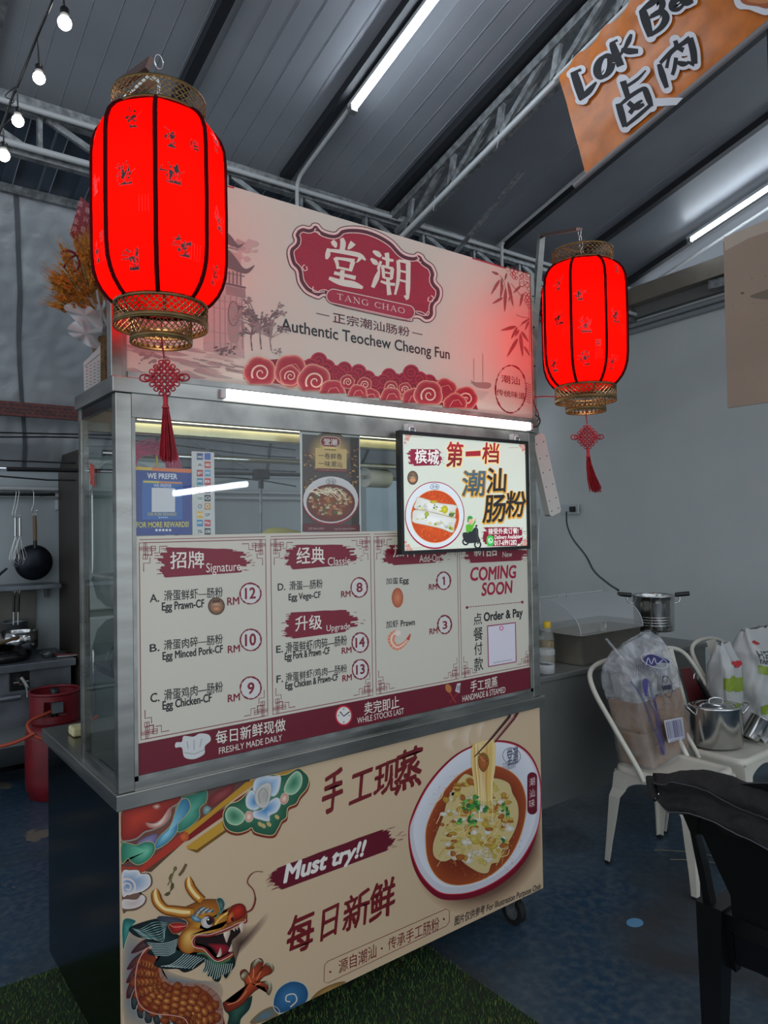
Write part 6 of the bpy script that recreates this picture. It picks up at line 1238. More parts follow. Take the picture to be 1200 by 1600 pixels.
# ------------------------------------------------------------------ wheat bouquet on the roof ledge, behind the left post
YQ = .30
def Q(px, py, y=YQ): return at(px, py, 1, y)
bq = thing('wheat_bouquet', 'dried golden wheat bouquet in white paper on the roof ledge behind the left post', 'bouquet', tuple(Q(165, 600)), world=True)
g = random.Random(12); st_ = MB(); ea = MB(); core = Q(160, 500)
for i in range(210):
    tx, ty = g.choice([(g.uniform(78, 130), g.uniform(425, 480)), (g.uniform(95, 160), g.uniform(372, 440)), (g.uniform(120, 175), g.uniform(365, 410))]); e = Q(tx, ty, YQ+g.uniform(-.05, .07)); b0 = core+Vector((g.uniform(-.015, .015), g.uniform(-.015, .015), -.02)); mid = b0.lerp(e, .55)+Vector((0, 0, g.uniform(.0, .02)))
    st_.tube([b0, mid, e], .001, 3, cap=False); d = (e-mid).normalized(); n_ = 7
    for k in range(n_):
        p = e-d*(.05*(1-k/n_)); sd = Vector((g.uniform(-1, 1), g.uniform(-1, 1), g.uniform(-1, 1))).normalized()
        tip = p+d*.016+sd*.005; ea.tube([p, (p+tip)/2+sd*.0012, tip], [.0005, .0042, .0004], 4, cap=False); ea.tube([tip, tip+d*.03+sd*.007], .00035, 3, cap=False)
WH_ = mat('golden_wheat', (164, 106, 20), .6, var=.35, vs=40)
st_.build('stalks', WH_, bq, kind='stuff'); ea.build('wheat_ears', WH_, bq, kind='stuff')
PAP = mat('white_wrap_paper', (186, 190, 190), .6, alpha=.85)
for k, P in enumerate((((150, 530), (112, 495), (100, 478), (130, 472), (160, 500)), ((152, 532), (128, 492), (128, 466), (150, 470), (165, 505)), ((160, 535), (150, 480), (165, 462), (178, 470), (178, 530)), ((152, 545), (120, 530), (104, 515), (125, 500), (158, 520)), ((155, 520), (140, 480), (152, 452), (166, 476), (170, 520)))):
    yy = YQ-.03+.02*(k % 3); pts = [Q(*p, yy+.015*math.sin(j*1.7+k)) for j, p in enumerate(smooth(list(P), 4))]; ct = sum(pts, Vector())/len(pts)+Vector((0, -.012, 0)); m_ = MB(); m_.add([ct]+pts, [(0, 1+j, 1+(j+1) % len(pts)) for j in range(len(pts))], True); m_.build('paper_fold', PAP, bq)
cone = MB(); a_, b_ = Q(162, 530), Q(166, 604)
for k in range(34): f = k/33; p = a_.lerp(b_, f); r = .035-.018*f; cone.tube([(p.x+r*math.cos(q*R(36)), p.y+r*math.sin(q*R(36)), p.z+.0015*math.sin(q*3+k)) for q in range(10)], .0026, 4, closed=True)
cone.build('twine_cone', mat('jute_twine', (124, 98, 66), .9, var=.3, vs=60), bq)
rib_ = MB(); rp = Q(120, 398, YQ-.02)
for P in (((120, 398), (108, 392), (96, 395), (104, 402)), ((120, 398), (128, 385), (140, 384), (134, 398)), ((120, 398), (106, 406), (100, 418)), ((120, 398), (124, 410), (120, 422), (112, 424))): rib_.tube(smooth([tuple(Q(*p, YQ-.02)) for p in P], 4, False), .004, 4)
rib_.build('ribbon_bow', mat('dark_red_ribbon', (110, 22, 34), .4), bq)
tg = thing('red_greeting_tag', 'dark red diamond tag with Chinese greeting, stuck above the wheat bouquet', 'tag', tuple(Q(128, 350)), world=True)
n_ = Vector((-.35, -1, .05)).normalized(); TQ = [Q(126, 307), Q(147, 326), Q(136, 402), Q(109, 366)]
q_ = MB(); q_.add([p-n_*.001 for p in TQ]+[p+n_*.001 for p in TQ], [(0, 1, 2, 3), (4, 5, 6, 7), (0, 1, 5, 4), (1, 2, 6, 5), (2, 3, 7, 6), (3, 0, 4, 7)]); q_.build('card', mat('tag_red', (122, 18, 36), .4), tg)
MB().tube([Q(125, 400), Q(140, 460)], .0016, 5).build('stick', mat('cream_wood', (176, 166, 128), .6), tg)
c = Canvas(Q(128, 350)-Vector((0, .0025, 0)), (1, 0, 0), (0, 0, 1), (0, -1, 0))
for i, (t_, x, y) in enumerate((('吉', 126, 318), ('大', 123, 331), ('业', 119, 345), ('开', 116, 359), ('隆', 138, 329), ('兴', 134.5, 343), ('意', 130, 358), ('生', 127, 371))): c.text(t_, [(x-3.4, y-5.5), (x+4.4, y-2.6), (x+2.4, y+6), (x-5, y+3)], None, (206, 150, 150), 1, quad=True, bold=.01)
c.build('greeting', INK, tg)
nt = thing('calendar_sheet', 'white printed calendar sheet leaning beside the bouquet on the roof ledge', 'paper', tuple(Q(145, 600)), world=True)
TQ = [Q(131, 566, .25), Q(157, 540, .25), Q(157, 596, .25), Q(132, 611, .25)]; q_ = MB(); q_.add(TQ+[p+Vector((0, .002, 0)) for p in TQ], [(0, 1, 2, 3), (4, 5, 6, 7), (0, 1, 5, 4), (1, 2, 6, 5), (2, 3, 7, 6), (3, 0, 4, 7)]); q_.build('page', mat('white_paper', (206, 206, 204), .5), nt)
c = ycanvas(.2495)
for r in range(8):
    for k in range(4): x, y = 134+6*k, 575-3.2*k+5*r; (y < 612-.58*(x-131)-3) and c.line([(x, y), (x+3.4, y-1.6)], .8, (70, 74, 80), 1)
c.line([(131.5, 573), (156, 553)], .7, (90, 94, 100), 1)
c.build('page_print', INK, nt)
for o_ in (): pass

# ------------------------------------------------------------------ kitchen corner at the back left
def gy(px, py, y): return at(px, py, 1, y)
MB().box(.66, 2.85, 0, .675, 3.35, 2.02)
fg = thing('upright_fridge', 'tall dark-sided display fridge beyond the left end of the stall', 'fridge', (.95, 3.1, 0), world=True)
DKB = mat('dark_brown_laminate', (58, 52, 46), .55, var=.2, vs=2, stretch=(1, 1, .3)); WF = mat('off_white_enamel', (176, 184, 180), .35)
MB().box(.66, 2.86, .0, .69, 3.36, 2.02, .003).build('side_panel', DKB, fg); MB().box(1.27, 2.86, 0, 1.30, 3.36, 2.02).build('side_panel', DKB, fg)
MB().box(.69, 2.9, .05, 1.27, 3.36, 2.0).build('cabinet_body', mat('fridge_inside', (120, 132, 128), .5), fg)
for z0, z1 in ((.12, .98), (1.02, 1.96)):
    d_ = MB(); d_.box(.692, 2.85, z0, 1.268, 2.898, z1, .012); do = d_.build('door', WF, fg)
    P = smooth([(.76, z0+.08), (1.14, z0+.06), (1.2, (z0+z1)/2), (1.14, z1-.06), (.76, z1-.08)], 5); MB().prism(P, 2.846, 2.851).build('door_window', mat('fridge_glass', (110, 124, 120), .15, coat=.5), do)
    MB().tube(smooth([(.73, 2.85, z0+.2), (.73, 2.82, z0+.24), (.73, 2.82, z1-.24), (.73, 2.85, z1-.2)], 4, False), .008, 8).build('handle', CHROME, do)
# steel stove counter
sc = thing('stove_counter', 'low stainless steel stove counter against the white back wall, left of the fridge', 'stove', (.0, 3.15, 0), world=True)
DKS = mat('grimy_steel', (128, 134, 140), .4, .7, var=.3, vs=5)
MB().box(-1.2, 2.88, .69, .643, 3.395, .735, .004).build('worktop', DKS, sc)
MB().box(-1.2, 2.92, .36, .622, 2.94, .69).build('front_panel', DKS, sc); MB().box(.60, 2.94, .1, .622, 3.38, .69).build('side_panel', STEELD, sc)
MB().box(-1.2, 3.382, .735, .52, 3.396, 1.13).build('backsplash', mat('stained_backsplash', (120, 118, 112), .45, .6, var=.3, vs=3), sc)
MB().box(-1.2, 2.96, .10, .60, 3.36, .13).build('under_shelf', STEELD, sc)
for x in (.60, -1.1): MB().box(x-.02, 2.93, 0, x+.015, 2.965, .36).build('leg', DKS, sc); MB().box(x-.02, 3.34, 0, x+.015, 3.375, .69).build('leg', DKS, sc)
vp = gy(30, 1064, 2.919); MB().box(vp.x-.055, 2.912, vp.z-.055, vp.x+.055, 2.92, vp.z+.055, .004).build('valve_plate', BLACK, sc)
vv = MB(); vv.tube([(vp.x, 2.91, vp.z), (vp.x, 2.86, vp.z)], .016, 10).tube(smooth([(vp.x+.0, 2.87, vp.z+.03), (vp.x+.03, 2.86, vp.z-.03), (vp.x+.035, 2.86, vp.z-.09)], 4, False), .011, 8).tube([(vp.x-.04, 2.87, vp.z), (vp.x+.04, 2.87, vp.z)], .009, 8); vv.build('gas_valve', CHROME, sc)
pz = gy(30, 1092, 2.88).z; MB().tube([(-1.1, 2.88, pz), (.33, 2.88, pz+.012)], .017, 10).build('gas_pipe', DKS, sc); MB().tube([(.14+.1*0, 2.88, pz+.01), (.20, 2.87, pz+.03)], .022, 10).build('pipe_joint', CHROME, sc)
br = thing('gas_burner', 'black cast iron burner set on the stove counter', 'burner', (.25, 3.1, .735), world=True)
bb = MB(); bb.lathe([(.02, .0), (.15, .0), (.17, .03), (.15, .055), (.13, .05)], c=(.27, 3.1, .736), n=24)
for k in range(6): a = k*1.047; bb.beam((.27+.06*math.cos(a), 3.1+.06*math.sin(a), .785), (.27+.19*math.cos(a), 3.1+.19*math.sin(a), .80), .02, .035)
bb.build('grate', BLACK, br)
pw_ = gy(36, 1000, 3.08); sp_ = thing('saucepan', 'steel saucepan with a worn long handle standing on the burner', 'saucepan', (pw_.x-.02, 3.1, .80))
MB().lathe([(.001, .008), (.10, .008), (.105, .1), (.108, .105), (.11, .105), (.108, 0), (.001, 0)], n=32).build('pan_body', CHROME, sp_); MB().tube(smooth([(-.02, -.10, .08), (-.07, -.17, .08), (-.22, -.28, .06)], 4, False), .011, 8).build('handle', mat('worn_wood_handle', (120, 96, 70), .6), sp_)
cp_ = gy(24, 988, 3.3); c2_ = thing('small_pot', 'small dark steel pot behind the saucepan at the left edge', 'pot', (cp_.x, 3.3, .80))
MB().lathe([(.001, .0), (.07, .0), (.073, .14), (.077, .143), (.073, .146), (.069, .14), (.066, .01), (.001, .008)], n=28).build('pot_body', DKS, c2_); MB().box(-.05, -.03, -.062, .05, .03, .001).build('stand', BLACK, c2_)
ld = thing('metal_ladle', 'shiny metal ladle lying on the stove counter by the fridge', 'ladle', tuple(gy(80, 1022, 3.0)[:2])+(.736,)); q_ = MB(); q_.lathe([(.002, .0), (.03, .006), (.045, .03), (.047, .032), (.042, .03), (.028, .01), (.002, .004)], c=(-.02, .0, 0), n=20); q_.tube([(.02, 0, .03), (.16, .06, .012)], .005, 6); q_.build('ladle_body', CHROME, ld)
rt = gy(98, 1024, 2.98); t_ = thing('red_tongs', 'dark red handled tool lying at the right end of the stove counter', 'tongs', (rt.x, 2.98, .737)); MB().tube([(-.05, .03, .008), (.08, -.04, .008)], .009, 8).build('grip', mat('dark_red_plastic', (96, 28, 30), .5), t_); MB().tube([(-.04, -.03, .007), (.09, -.06, .007)], .004, 6).build('arm', CHROME, t_)
# wall shelf, rail and hanging tools
ws = thing('wall_shelf', 'narrow steel wall shelf above the stove backsplash', 'shelf', (0, 3.3, 1.15), world=True)
sr = gy(96, 912, 3.14); MB().box(-1.2, 3.14, sr.z-.028, sr.x, 3.397, sr.z, .003).build('shelf_board', DKS, ws); MB().box(sr.x-.05, 3.36, sr.z-.1, sr.x-.035, 3.397, sr.z-.028).build('bracket', DKS, ws)
rl = thing('hanging_rail', 'black steel rail with hooks on the white back wall', 'rail', (0, 3.3, 1.74), world=True)
rz = gy(46, 773, 3.28).z; MB().tube([(-1.2, 3.28, rz-.01), (.62, 3.28, rz+.005)], .012, 8).build('rail_bar', BLACK, rl)
for x in (-.6, .55): MB().tube([(x, 3.28, rz), (x, 3.397, rz)], .008, 6).build('rail_bracket', BLACK, rl)
wb = gy(92, 790, 3.37); tag(MB().box(wb.x-.02, 3.36, wb.z-.03, wb.x+.02, 3.398, wb.z+.04, .004).build('wall_socket', PIPEW), 'small white box on the back wall beside the fridge', 'socket')
def hook(x, z0, z1, par, off=.0): MB().tube(smooth([(x, 3.295, z0+.002), (x-.004, 3.262, z0+.016), (x, 3.25, z0), (x-off, 3.25, (z0+z1)/2), (x-off-.012, 3.25, z1+.02), (x-off, 3.25, z1), (x-off+.02, 3.25, z1+.02)], 4, False), .0028, 5).build('hook', CHROME, par)
fp = gy(54, 879, 3.24); pn = thing('frying_pan', 'dark frying pan hanging by its wooden handle on the white wall', 'frying pan', tuple(fp), world=True)
q_ = MB(); q_.lathe([(.001, 0), (.088, 0), (.112, -.03), (.115, -.045), (.112, -.045), (.108, -.032), (.086, -.004), (.001, -.004)], n=40)
q_.v = [(fp.x+v[0], fp.y-.0+v[2]*-1-.02, fp.z+v[1]) for v in q_.v]; q_.build('pan_body', mat('blackened_steel', (38, 42, 50), .3, .7, var=.2, vs=6), pn)
h0, h1 = gy(55, 852, 3.22), gy(54, 806, 3.22); MB().tube([h0-Vector((0, 0, .02)), h0+Vector((0, 0, .03))], .012, 8).build('handle_socket', BLACK, pn); MB().tube([h0+Vector((0, 0, .02)), h0.lerp(h1, .6), h1], [.011, .013, .011], 10).build('handle', mat('worn_wood_handle', (120, 96, 70), .6), pn)
MB().tube([(h1.x+.009*math.cos(q*R(36)), h1.y, h1.z+.010+.010*math.sin(q*R(36))) for q in range(10)], .0022, 5, closed=True).build('hanging_ring', CHROME, pn); hook(h1.x+.002, rz+.01, h1.z+.02, pn)
def whisk(px, pyt, pyb, y, lb, w3=.036):
    a, b = gy(px, pyt, y), gy(px, pyb, y); wk = thing('wire_whisk', lb, 'whisk', tuple(b), world=True); hl = (a.z-b.z)*.38
    MB().tube([a, a-Vector((0, 0, hl))], .0075, 8).build('handle', CHROME, wk); q_ = MB()
    for k in range(5):
        an = k*math.pi/5; L_ = a.z-hl-b.z
        q_.tube(smooth([(a.x, y, a.z-hl), (a.x+w3*math.cos(an)*.6, y+w3*math.sin(an)*.6, a.z-hl-L_*.4), (a.x+w3*math.cos(an), y+w3*math.sin(an), b.z+L_*.25), (a.x, y, b.z), (a.x-w3*math.cos(an), y-w3*math.sin(an), b.z+L_*.25), (a.x-w3*math.cos(an)*.6, y-w3*math.sin(an)*.6, a.z-hl-L_*.4), (a.x, y, a.z-hl)], 5, False), .0011, 4, cap=False)
    q_.build('wire_loops', CHROME, wk); hook(a.x+.012, rz+.01, a.z+.004, wk, .012)
whisk(24, 809, 886, 3.22, 'wire whisk hanging furthest left, its handle dull grey'); whisk(31, 809, 884, 3.17, 'second wire whisk, hanging just left of the frying pan', .04)
for i, (px, lb) in enumerate(((22, 'left black-handled tool hanging below the wall shelf'), (29, 'right black-handled tool hanging below the wall shelf'))):
    a, b = gy(px, 924, 3.15), gy(px-1, 976, 3.15); t_ = thing('kitchen_tool', lb, 'utensil', tuple(b), world=True); m_ = a.lerp(b, .62)
    MB().tube([a.lerp(b, .12), m_], .009, 8).build('grip', BLACK, t_); MB().tube([m_, b], .003, 6).build('shaft', CHROME, t_); MB().tube([(a.x+.007*math.cos(q*.7), 3.15, a.z-.0+.010*math.sin(q*.7)) for q in range(9)], .002, 5, closed=True).build('loop', CHROME, t_)
bh = thing('black_ladle', 'black-handled ladle leaning in at the left edge above the shelf', 'ladle', tuple(gy(5, 900, 3.2)), world=True); MB().tube([gy(-14, 912, 3.2), gy(0, 897, 3.2), gy(11, 888, 3.2)], [.006, .009, .007], 8).build('grip', BLACK, bh); MB().tube([gy(-14, 912, 3.2), gy(-20, 950, 3.2)], .006, 6).build('shaft', CHROME, bh)
# gas cylinder and hose
REDP = mat('worn_red_paint', (112, 20, 30), .42, var=.25, vs=6)
gc = thing('gas_cylinder', 'red gas cylinder with a ring collar standing in front of the stove', 'gas cylinder', (.475, 2.69, 0))
MB().lathe([(.13, 0), (.14, .005), (.14, .03), (.155, .05), (.158, .1), (.158, .34), (.15, .38), (.12, .415), (.05, .435), (.001, .437)], n=40).build('tank', REDP, gc)
cb_ = MB(); n = 48
for k in range(n):
    a0_, a1_ = 2*math.pi*k/n, 2*math.pi*(k+1)/n; op = (k % 16) in (0, 1, 2, 3, 4, 5, 15)
    for z0, z1 in (((.43, .47), (.555, .59)) if op else ((.43, .59),)):
        cb_.add([(.135*r_*math.cos(a), .135*r_*math.sin(a), z) for r_ in (1, .97) for a in (a0_, a1_) for z in (z0, z1)], [(0, 1, 3, 2), (4, 6, 7, 5), (1, 5, 7, 3), (0, 2, 6, 4)])
cb_.tube([(.135*math.cos(q*R(15)), .135*math.sin(q*R(15)), .592) for q in range(24)], .009, 8, closed=True); cb_.lathe([(.135, .43), (.13, .42), (.12, .41)], n=48)
cb_.build('collar', REDP, gc)
MB().tube([(0, 0, .43), (0, 0, .53)], .02, 12).tube([(0, 0, .5), (0, -.05, .5)], .012, 8).build('valve', mat('valve_brass', (150, 140, 120), .35, 1), gc); MB().lathe([(.024, .535), (.026, .54), (.026, .60), (.02, .607), (.001, .607)], n=14, cap0=True).build('regulator_cap', BLACK, gc)
lbz = MB().box(-.04, -.11, .485, .02, -.10, .545); lbz.build('label_plate', mat('grey_label', (96, 102, 106), .5), gc)
HZ = mat('orange_rubber_hose', (172, 66, 40), .5)
tag(MB().tube(smooth([(.475, 2.62, .50), (.32, 2.56, .47), (.305, 2.51, .43), (.36, 2.47, .385), (.47, 2.46, .375), (.58, 2.47, .41), (.66, 2.5, .45)], 6, False), .010, 8).build('gas_hose', HZ), 'orange rubber gas hose curling round the red cylinder collar', 'hose')
tag(MB().tube(smooth([(.325, 2.48, .42), (.24, 2.50, .385), (.12, 2.55, .36), (-.1, 2.6, .34), (-.5, 2.7, .33)], 6, False), .010, 8).build('gas_hose', HZ), 'second orange hose running off to the left edge', 'hose')

# ------------------------------------------------------------------ counter with steamer things, right of the stall
ct = thing('prep_counter', 'grey stainless steel counter behind the white chairs, right of the stall', 'counter', (2.7, .75, 0), world=True)
DG = mat('satin_grey_steel', (128, 129, 126), .38, .45, var=.12, vs=2)
MB().box(1.78, .405, .775, 3.55, 1.15, .80, .004).build('worktop', DG, ct); MB().box(1.80, .42, .19, 3.53, .435, .775).build('front_panel', DG, ct); MB().box(3.515, .435, .19, 3.53, 1.12, .775).build('side_panel', DG, ct); MB().box(1.80, .435, .19, 1.815, 1.12, .775).build('side_panel', DG, ct)
for x in (1.83, 3.49):
    for y in (.46, 1.1): MB().tube([(x, y, 0), (x, y, .19)], .018, 10).build('leg', DG, ct)
rs = thing('raised_shelf', 'grey steel raised shelf on the counter carrying the steamer pot', 'shelf', (3.2, .85, .8), world=True)
MB().box(2.72, .66, .862, 3.50, 1.12, .90, .004).build('shelf_board', DG, rs)
for x in (2.76, 3.46):
    for y in (.70, 1.08): MB().box(x-.015, y-.015, .80, x+.015, y+.015, .862).build('leg', DG, rs)
A = at(912, 1043, 2, .8)
fpn = thing('food_warmer_pan', 'deep steel food pan under a clear roll-top cover on the counter', 'food pan', (2.65, .56, .8), world=True)
x0, x1, y0, y1, zt9 = A.x, 2.93, A.y+.012, A.y+.27, .95
q_ = MB(); n = 8
def rrect(x0, y0, x1, y1, r, z, n=5): return [(cx+r*math.cos(R(a+90*j/n)), cy+r*math.sin(R(a+90*j/n)), z) for (cx, cy, a) in ((x1-r, y1-r, 0), (x0+r, y1-r, 90), (x0+r, y0+r, 180), (x1-r, y0+r, 270)) for j in range(n+1)]
def loft(rings, mb, cap0=False, cap1=False):
    k = len(rings[0]); vs = [p for r in rings for p in r]; mb.add(vs, [(i*k+j, i*k+(j+1) % k, (i+1)*k+(j+1) % k, (i+1)*k+j) for i in range(len(rings)-1) for j in range(k)], True)
    if cap0: mb.add(rings[0], [tuple(range(k))[::-1]])
    if cap1: mb.add(rings[-1], [tuple(range(k))])
    return mb
loft([rrect(x0+.012, y0+.012, x1-.012, y1-.012, .03, .802), rrect(x0+.006, y0+.006, x1-.006, y1-.006, .035, .815), rrect(x0, y0, x1, y1, .035, zt9), rrect(x0-.012, y0-.012, x1+.012, y1+.012, .04, zt9+.002), rrect(x0-.012, y0-.012, x1+.012, y1+.012, .04, zt9+.006), rrect(x0+.003, y0+.003, x1-.003, y1-.003, .035, zt9+.005), rrect(x0+.008, y0+.008, x1-.008, y1-.008, .03, .85)], q_, True, True)
q_.build('pan_body', mat('satin_pan_steel', (160, 154, 142), .3, .7, var=.12, vs=4), fpn)
PLAS = mat('clear_acrylic', (190, 194, 194), .12, trans=1, alpha=.26, spec=.8)
cvr = MB(); Rr = y1-y0; zc = zt9+.006
def arcp(t): a = t*math.pi/2; return (y1-.01-Rr*math.sin(a)*.98 if False else y0+.0+Rr*(1-math.cos(a)), zc+.165*math.sin(a))
cvr.grid(1, 14, lambda u, v: (x0+.0+(x1-x0)*u, *arcp(v)))
for xx in (x0, x1): cvr.add([(xx, *arcp(j/14)) for j in range(15)]+[(xx, y1, zc)], [tuple(range(16))])
cvr.add([(x0, y1, zc), (x1, y1, zc), (x1, y1, zc+.172), (x0, y1, zc+.172)], [(0, 1, 2, 3)])
cvr.build('roll_top_cover', PLAS, fpn)
MB().tube(smooth([(x0+.1, y1-.03, zc+.168), (x0+.11, y1-.035, zc+.185), (x0+.17, y1-.035, zc+.185), (x0+.18, y1-.03, zc+.168)], 4, False), .003, 6).build('cover_knob', PLAS, fpn)
fr_ = MB(); fr_.tube([(x0, *arcp(j/14)) for j in range(15)], .0025, 5).tube([(x1, *arcp(j/14)) for j in range(15)], .0025, 5).tube([(x0, y1, zc+.172), (x1, y1, zc+.172)], .003, 5).tube([(x0, y1, zc), (x0, y1, zc+.172)], .002, 5)
fr_.build('cover_rim', mat('acrylic_edge', (200, 204, 204), .15, trans=1, alpha=.6), fpn)
ob = at(856, 1038, 2, .8); oi = thing('oil_bottle', 'cooking oil bottle with a yellow cap standing by the food pan', 'bottle', tuple(ob)); k = .034
MB().lathe([(.001, .002), (k*.9, .002), (k, .01), (k, .10), (k*.97, .12)], n=24).build('oil', mat('golden_oil', (150, 116, 30), .15, trans=1, alpha=.75), oi)
MB().lathe([(k+.001, .0), (k+.001, .13), (k*.85, .155), (k*.5, .178), (k*.48, .19)], n=24, cap0=True).build('bottle_body', mat('clear_pet', (200, 204, 196), .1, trans=1, alpha=.22), oi); MB().lathe([(k*.56, .185), (k*.58, .188), (k*.56, .212), (k*.45, .217), (.001, .218)], n=20, cap0=True).build('cap', mat('yellow_cap', (214, 178, 30), .4), oi)
jb = at(853, 1052, 2, .8); jr = thing('salt_jar', 'clear plastic jar half filled with white salt at the counter edge', 'jar', tuple(jb)+()); k = .043
q_ = MB(); q_.lathe([(.001, .003), (k*.94, .003), (k*.95, .045)], n=28); q_.grid(8, 8, lambda u, v: (k*.95*(u*2-1)*math.sqrt(max(0, 1-(v*2-1)**2/2)), k*.95*(v*2-1)*math.sqrt(max(0, 1-(u*2-1)**2/2)), .045+.012*(u*2-1)*-1)); q_.build('salt', mat('white_salt', (216, 216, 216), .9), jr)
MB().lathe([(.001, .001), (k, .001), (k, .096), (k*.9, .105)], n=28).build('jar_body', mat('clear_jar', (206, 210, 210), .1, trans=1, alpha=.2), jr); MB().lathe([(k*1.03, .092), (k*1.04, .112), (k*.9, .118), (.001, .118)], n=28).build('lid', mat('frosted_lid', (190, 194, 192), .3, trans=1, alpha=.6), jr)
sb_ = at(1022, 984, 2, .90); sp2 = thing('steamer_pot', 'tall steel stock pot with black handles on the raised shelf', 'pot', (sb_.x, sb_.y, .90)); k = .112
q_ = MB(); q_.lathe([(.001, .0), (k*.95, .0), (k*.98, .008), (k*.98, .15), (k, .155), (k, .19), (k*1.05, .193), (k*1.05, .20), (k*.97, .198), (k*.96, .19), (k*.95, .02), (.001, .012)], n=44)
for z in (.035, .05, .065, .08): q_.tube([(k*.982*math.cos(q*R(10)), k*.982*math.sin(q*R(10)), z) for q in range(36)], .0022, 5, closed=True)
q_.build('pot_body', CHROME, sp2)
for sg in (-1, 1):
    d = Vector((math.cos(-.75), math.sin(-.75), 0))*sg; n_ = Vector((-d.y, d.x, 0))
    MB().tube(smooth([d*k*.98+Vector((0, 0, .15)), d*(k+.03)+Vector((0, 0, .16)), d*(k+.032)+Vector((0, 0, .185))], 4, False), .005, 6).build('handle_bracket', CHROME, sp2)
    MB().box(0, 0, 0, 0, 0, 0); hm = MB(); hm.tube([d*(k+.01)+n_*-.0+Vector((0, 0, .198)), d*(k+.085)+Vector((0, 0, .205))], .013, 8); hm.build('handle', BLACK, sp2)
# socket and cables on the wall
sy = 2.45; skx = WR(sy)-.012; sk = thing('wall_socket_plate', 'double white socket plate on the grey wall with a black plug', 'socket', (skx, sy, 1.6), world=True)
def wallpt(px, py):
    d = ray(px, py); n = Vector((1, -.113, 0)); p0 = Vector((WR(0)-.06, 0, 0)); return CAM + d*((p0-CAM).dot(n)/d.dot(n))
e_ = Vector((.113, 1, 0)).normalized()
for px in (886,):
    p = wallpt(px, 796); q_ = MB(); q_.beam(p-e_*.13+Vector((.02, 0, 0)), p+e_*.1+Vector((.02, 0, 0)), .02, .09); q_.build('plate', PIPEW, sk); q_ = MB(); q_.beam(p-e_*.10, p-e_*.045, .035, .05); q_.build('plug', BLACK, sk)
pts = [(885, 800), (886, 820), (895, 842), (915, 868), (928, 892), (948, 910), (966, 922)]
cpts = [tuple(CAM+(wallpt(px, py)-CAM)*k) for (px, py), k in zip(pts, (.995, .97, .93, .88, .84, .78, .74))]
tag(MB().tube(smooth(cpts, 6, False), .008, 6).build('power_cable', BLACK), 'black power cable hanging from the wall socket to the counter', 'cable')
# extension block hanging beside the right sign post
ex = thing('power_strip', 'cream power strip hanging slanted from the right end of the stall', 'power strip', (1.66, .1, 1.6), world=True)
E0, E1 = at(846, 700, 1, .12), at(858, 795, 1, .12); e_r = Vector((1, 0, 0)); ax9 = (E0-E1).normalized(); sd9 = Vector((ax9.z, 0, -ax9.x)); q_ = MB()
hw, ln = .038, .17; cc9 = at(855, 742, 1, .12); pr9 = [(-hw, -ln+.01), (-hw+.01, -ln), (hw-.01, -ln), (hw, -ln+.01), (hw, ln-.01), (hw-.01, ln), (-hw+.01, ln), (-hw, ln-.01)]
ax9 = (at(838, 690, 1, .12)-at(862, 798, 1, .12)).normalized(); sd9 = ax9.cross(Vector((0, 1, 0))).normalized()
f9 = lambda a, b, y: cc9+sd9*a+ax9*b+Vector((0, y, 0)); q_.add([f9(a, b, 0) for a, b in pr9]+[f9(a, b, .03) for a, b in pr9], [tuple(range(8)), tuple(range(8, 16))[::-1]]+[(i, (i+1) % 8, (i+1) % 8+8, i+8) for i in range(8)]); q_.build('strip_body', mat('cream_plastic_case', (196, 194, 186), .45), ex)
for b in (-.15, -.105, -.045, .015, .075, .135):
    for a in (-.022, .022): MB().tube([f9(a, b, -.001), f9(a, b, .002)], .0028, 8).build('screw', BLACK, ex)
MB().tube(smooth([f9(.0, ln-.01, .015), f9(.0, ln+.06, .0), Vector((1.60, .06, 1.87))], 4, False), .003, 6).build('cord', BLACK, ex)
tag(MB().tube(smooth([tuple(at(842, 795, 1, .2)), tuple(at(841, 840, 1, .2)), tuple(at(839, 900, 1, .2)), tuple(at(838, 960, 1, .25))], 4, False), .003, 6).build('white_cable', PIPEW, st), 'thin white cable')

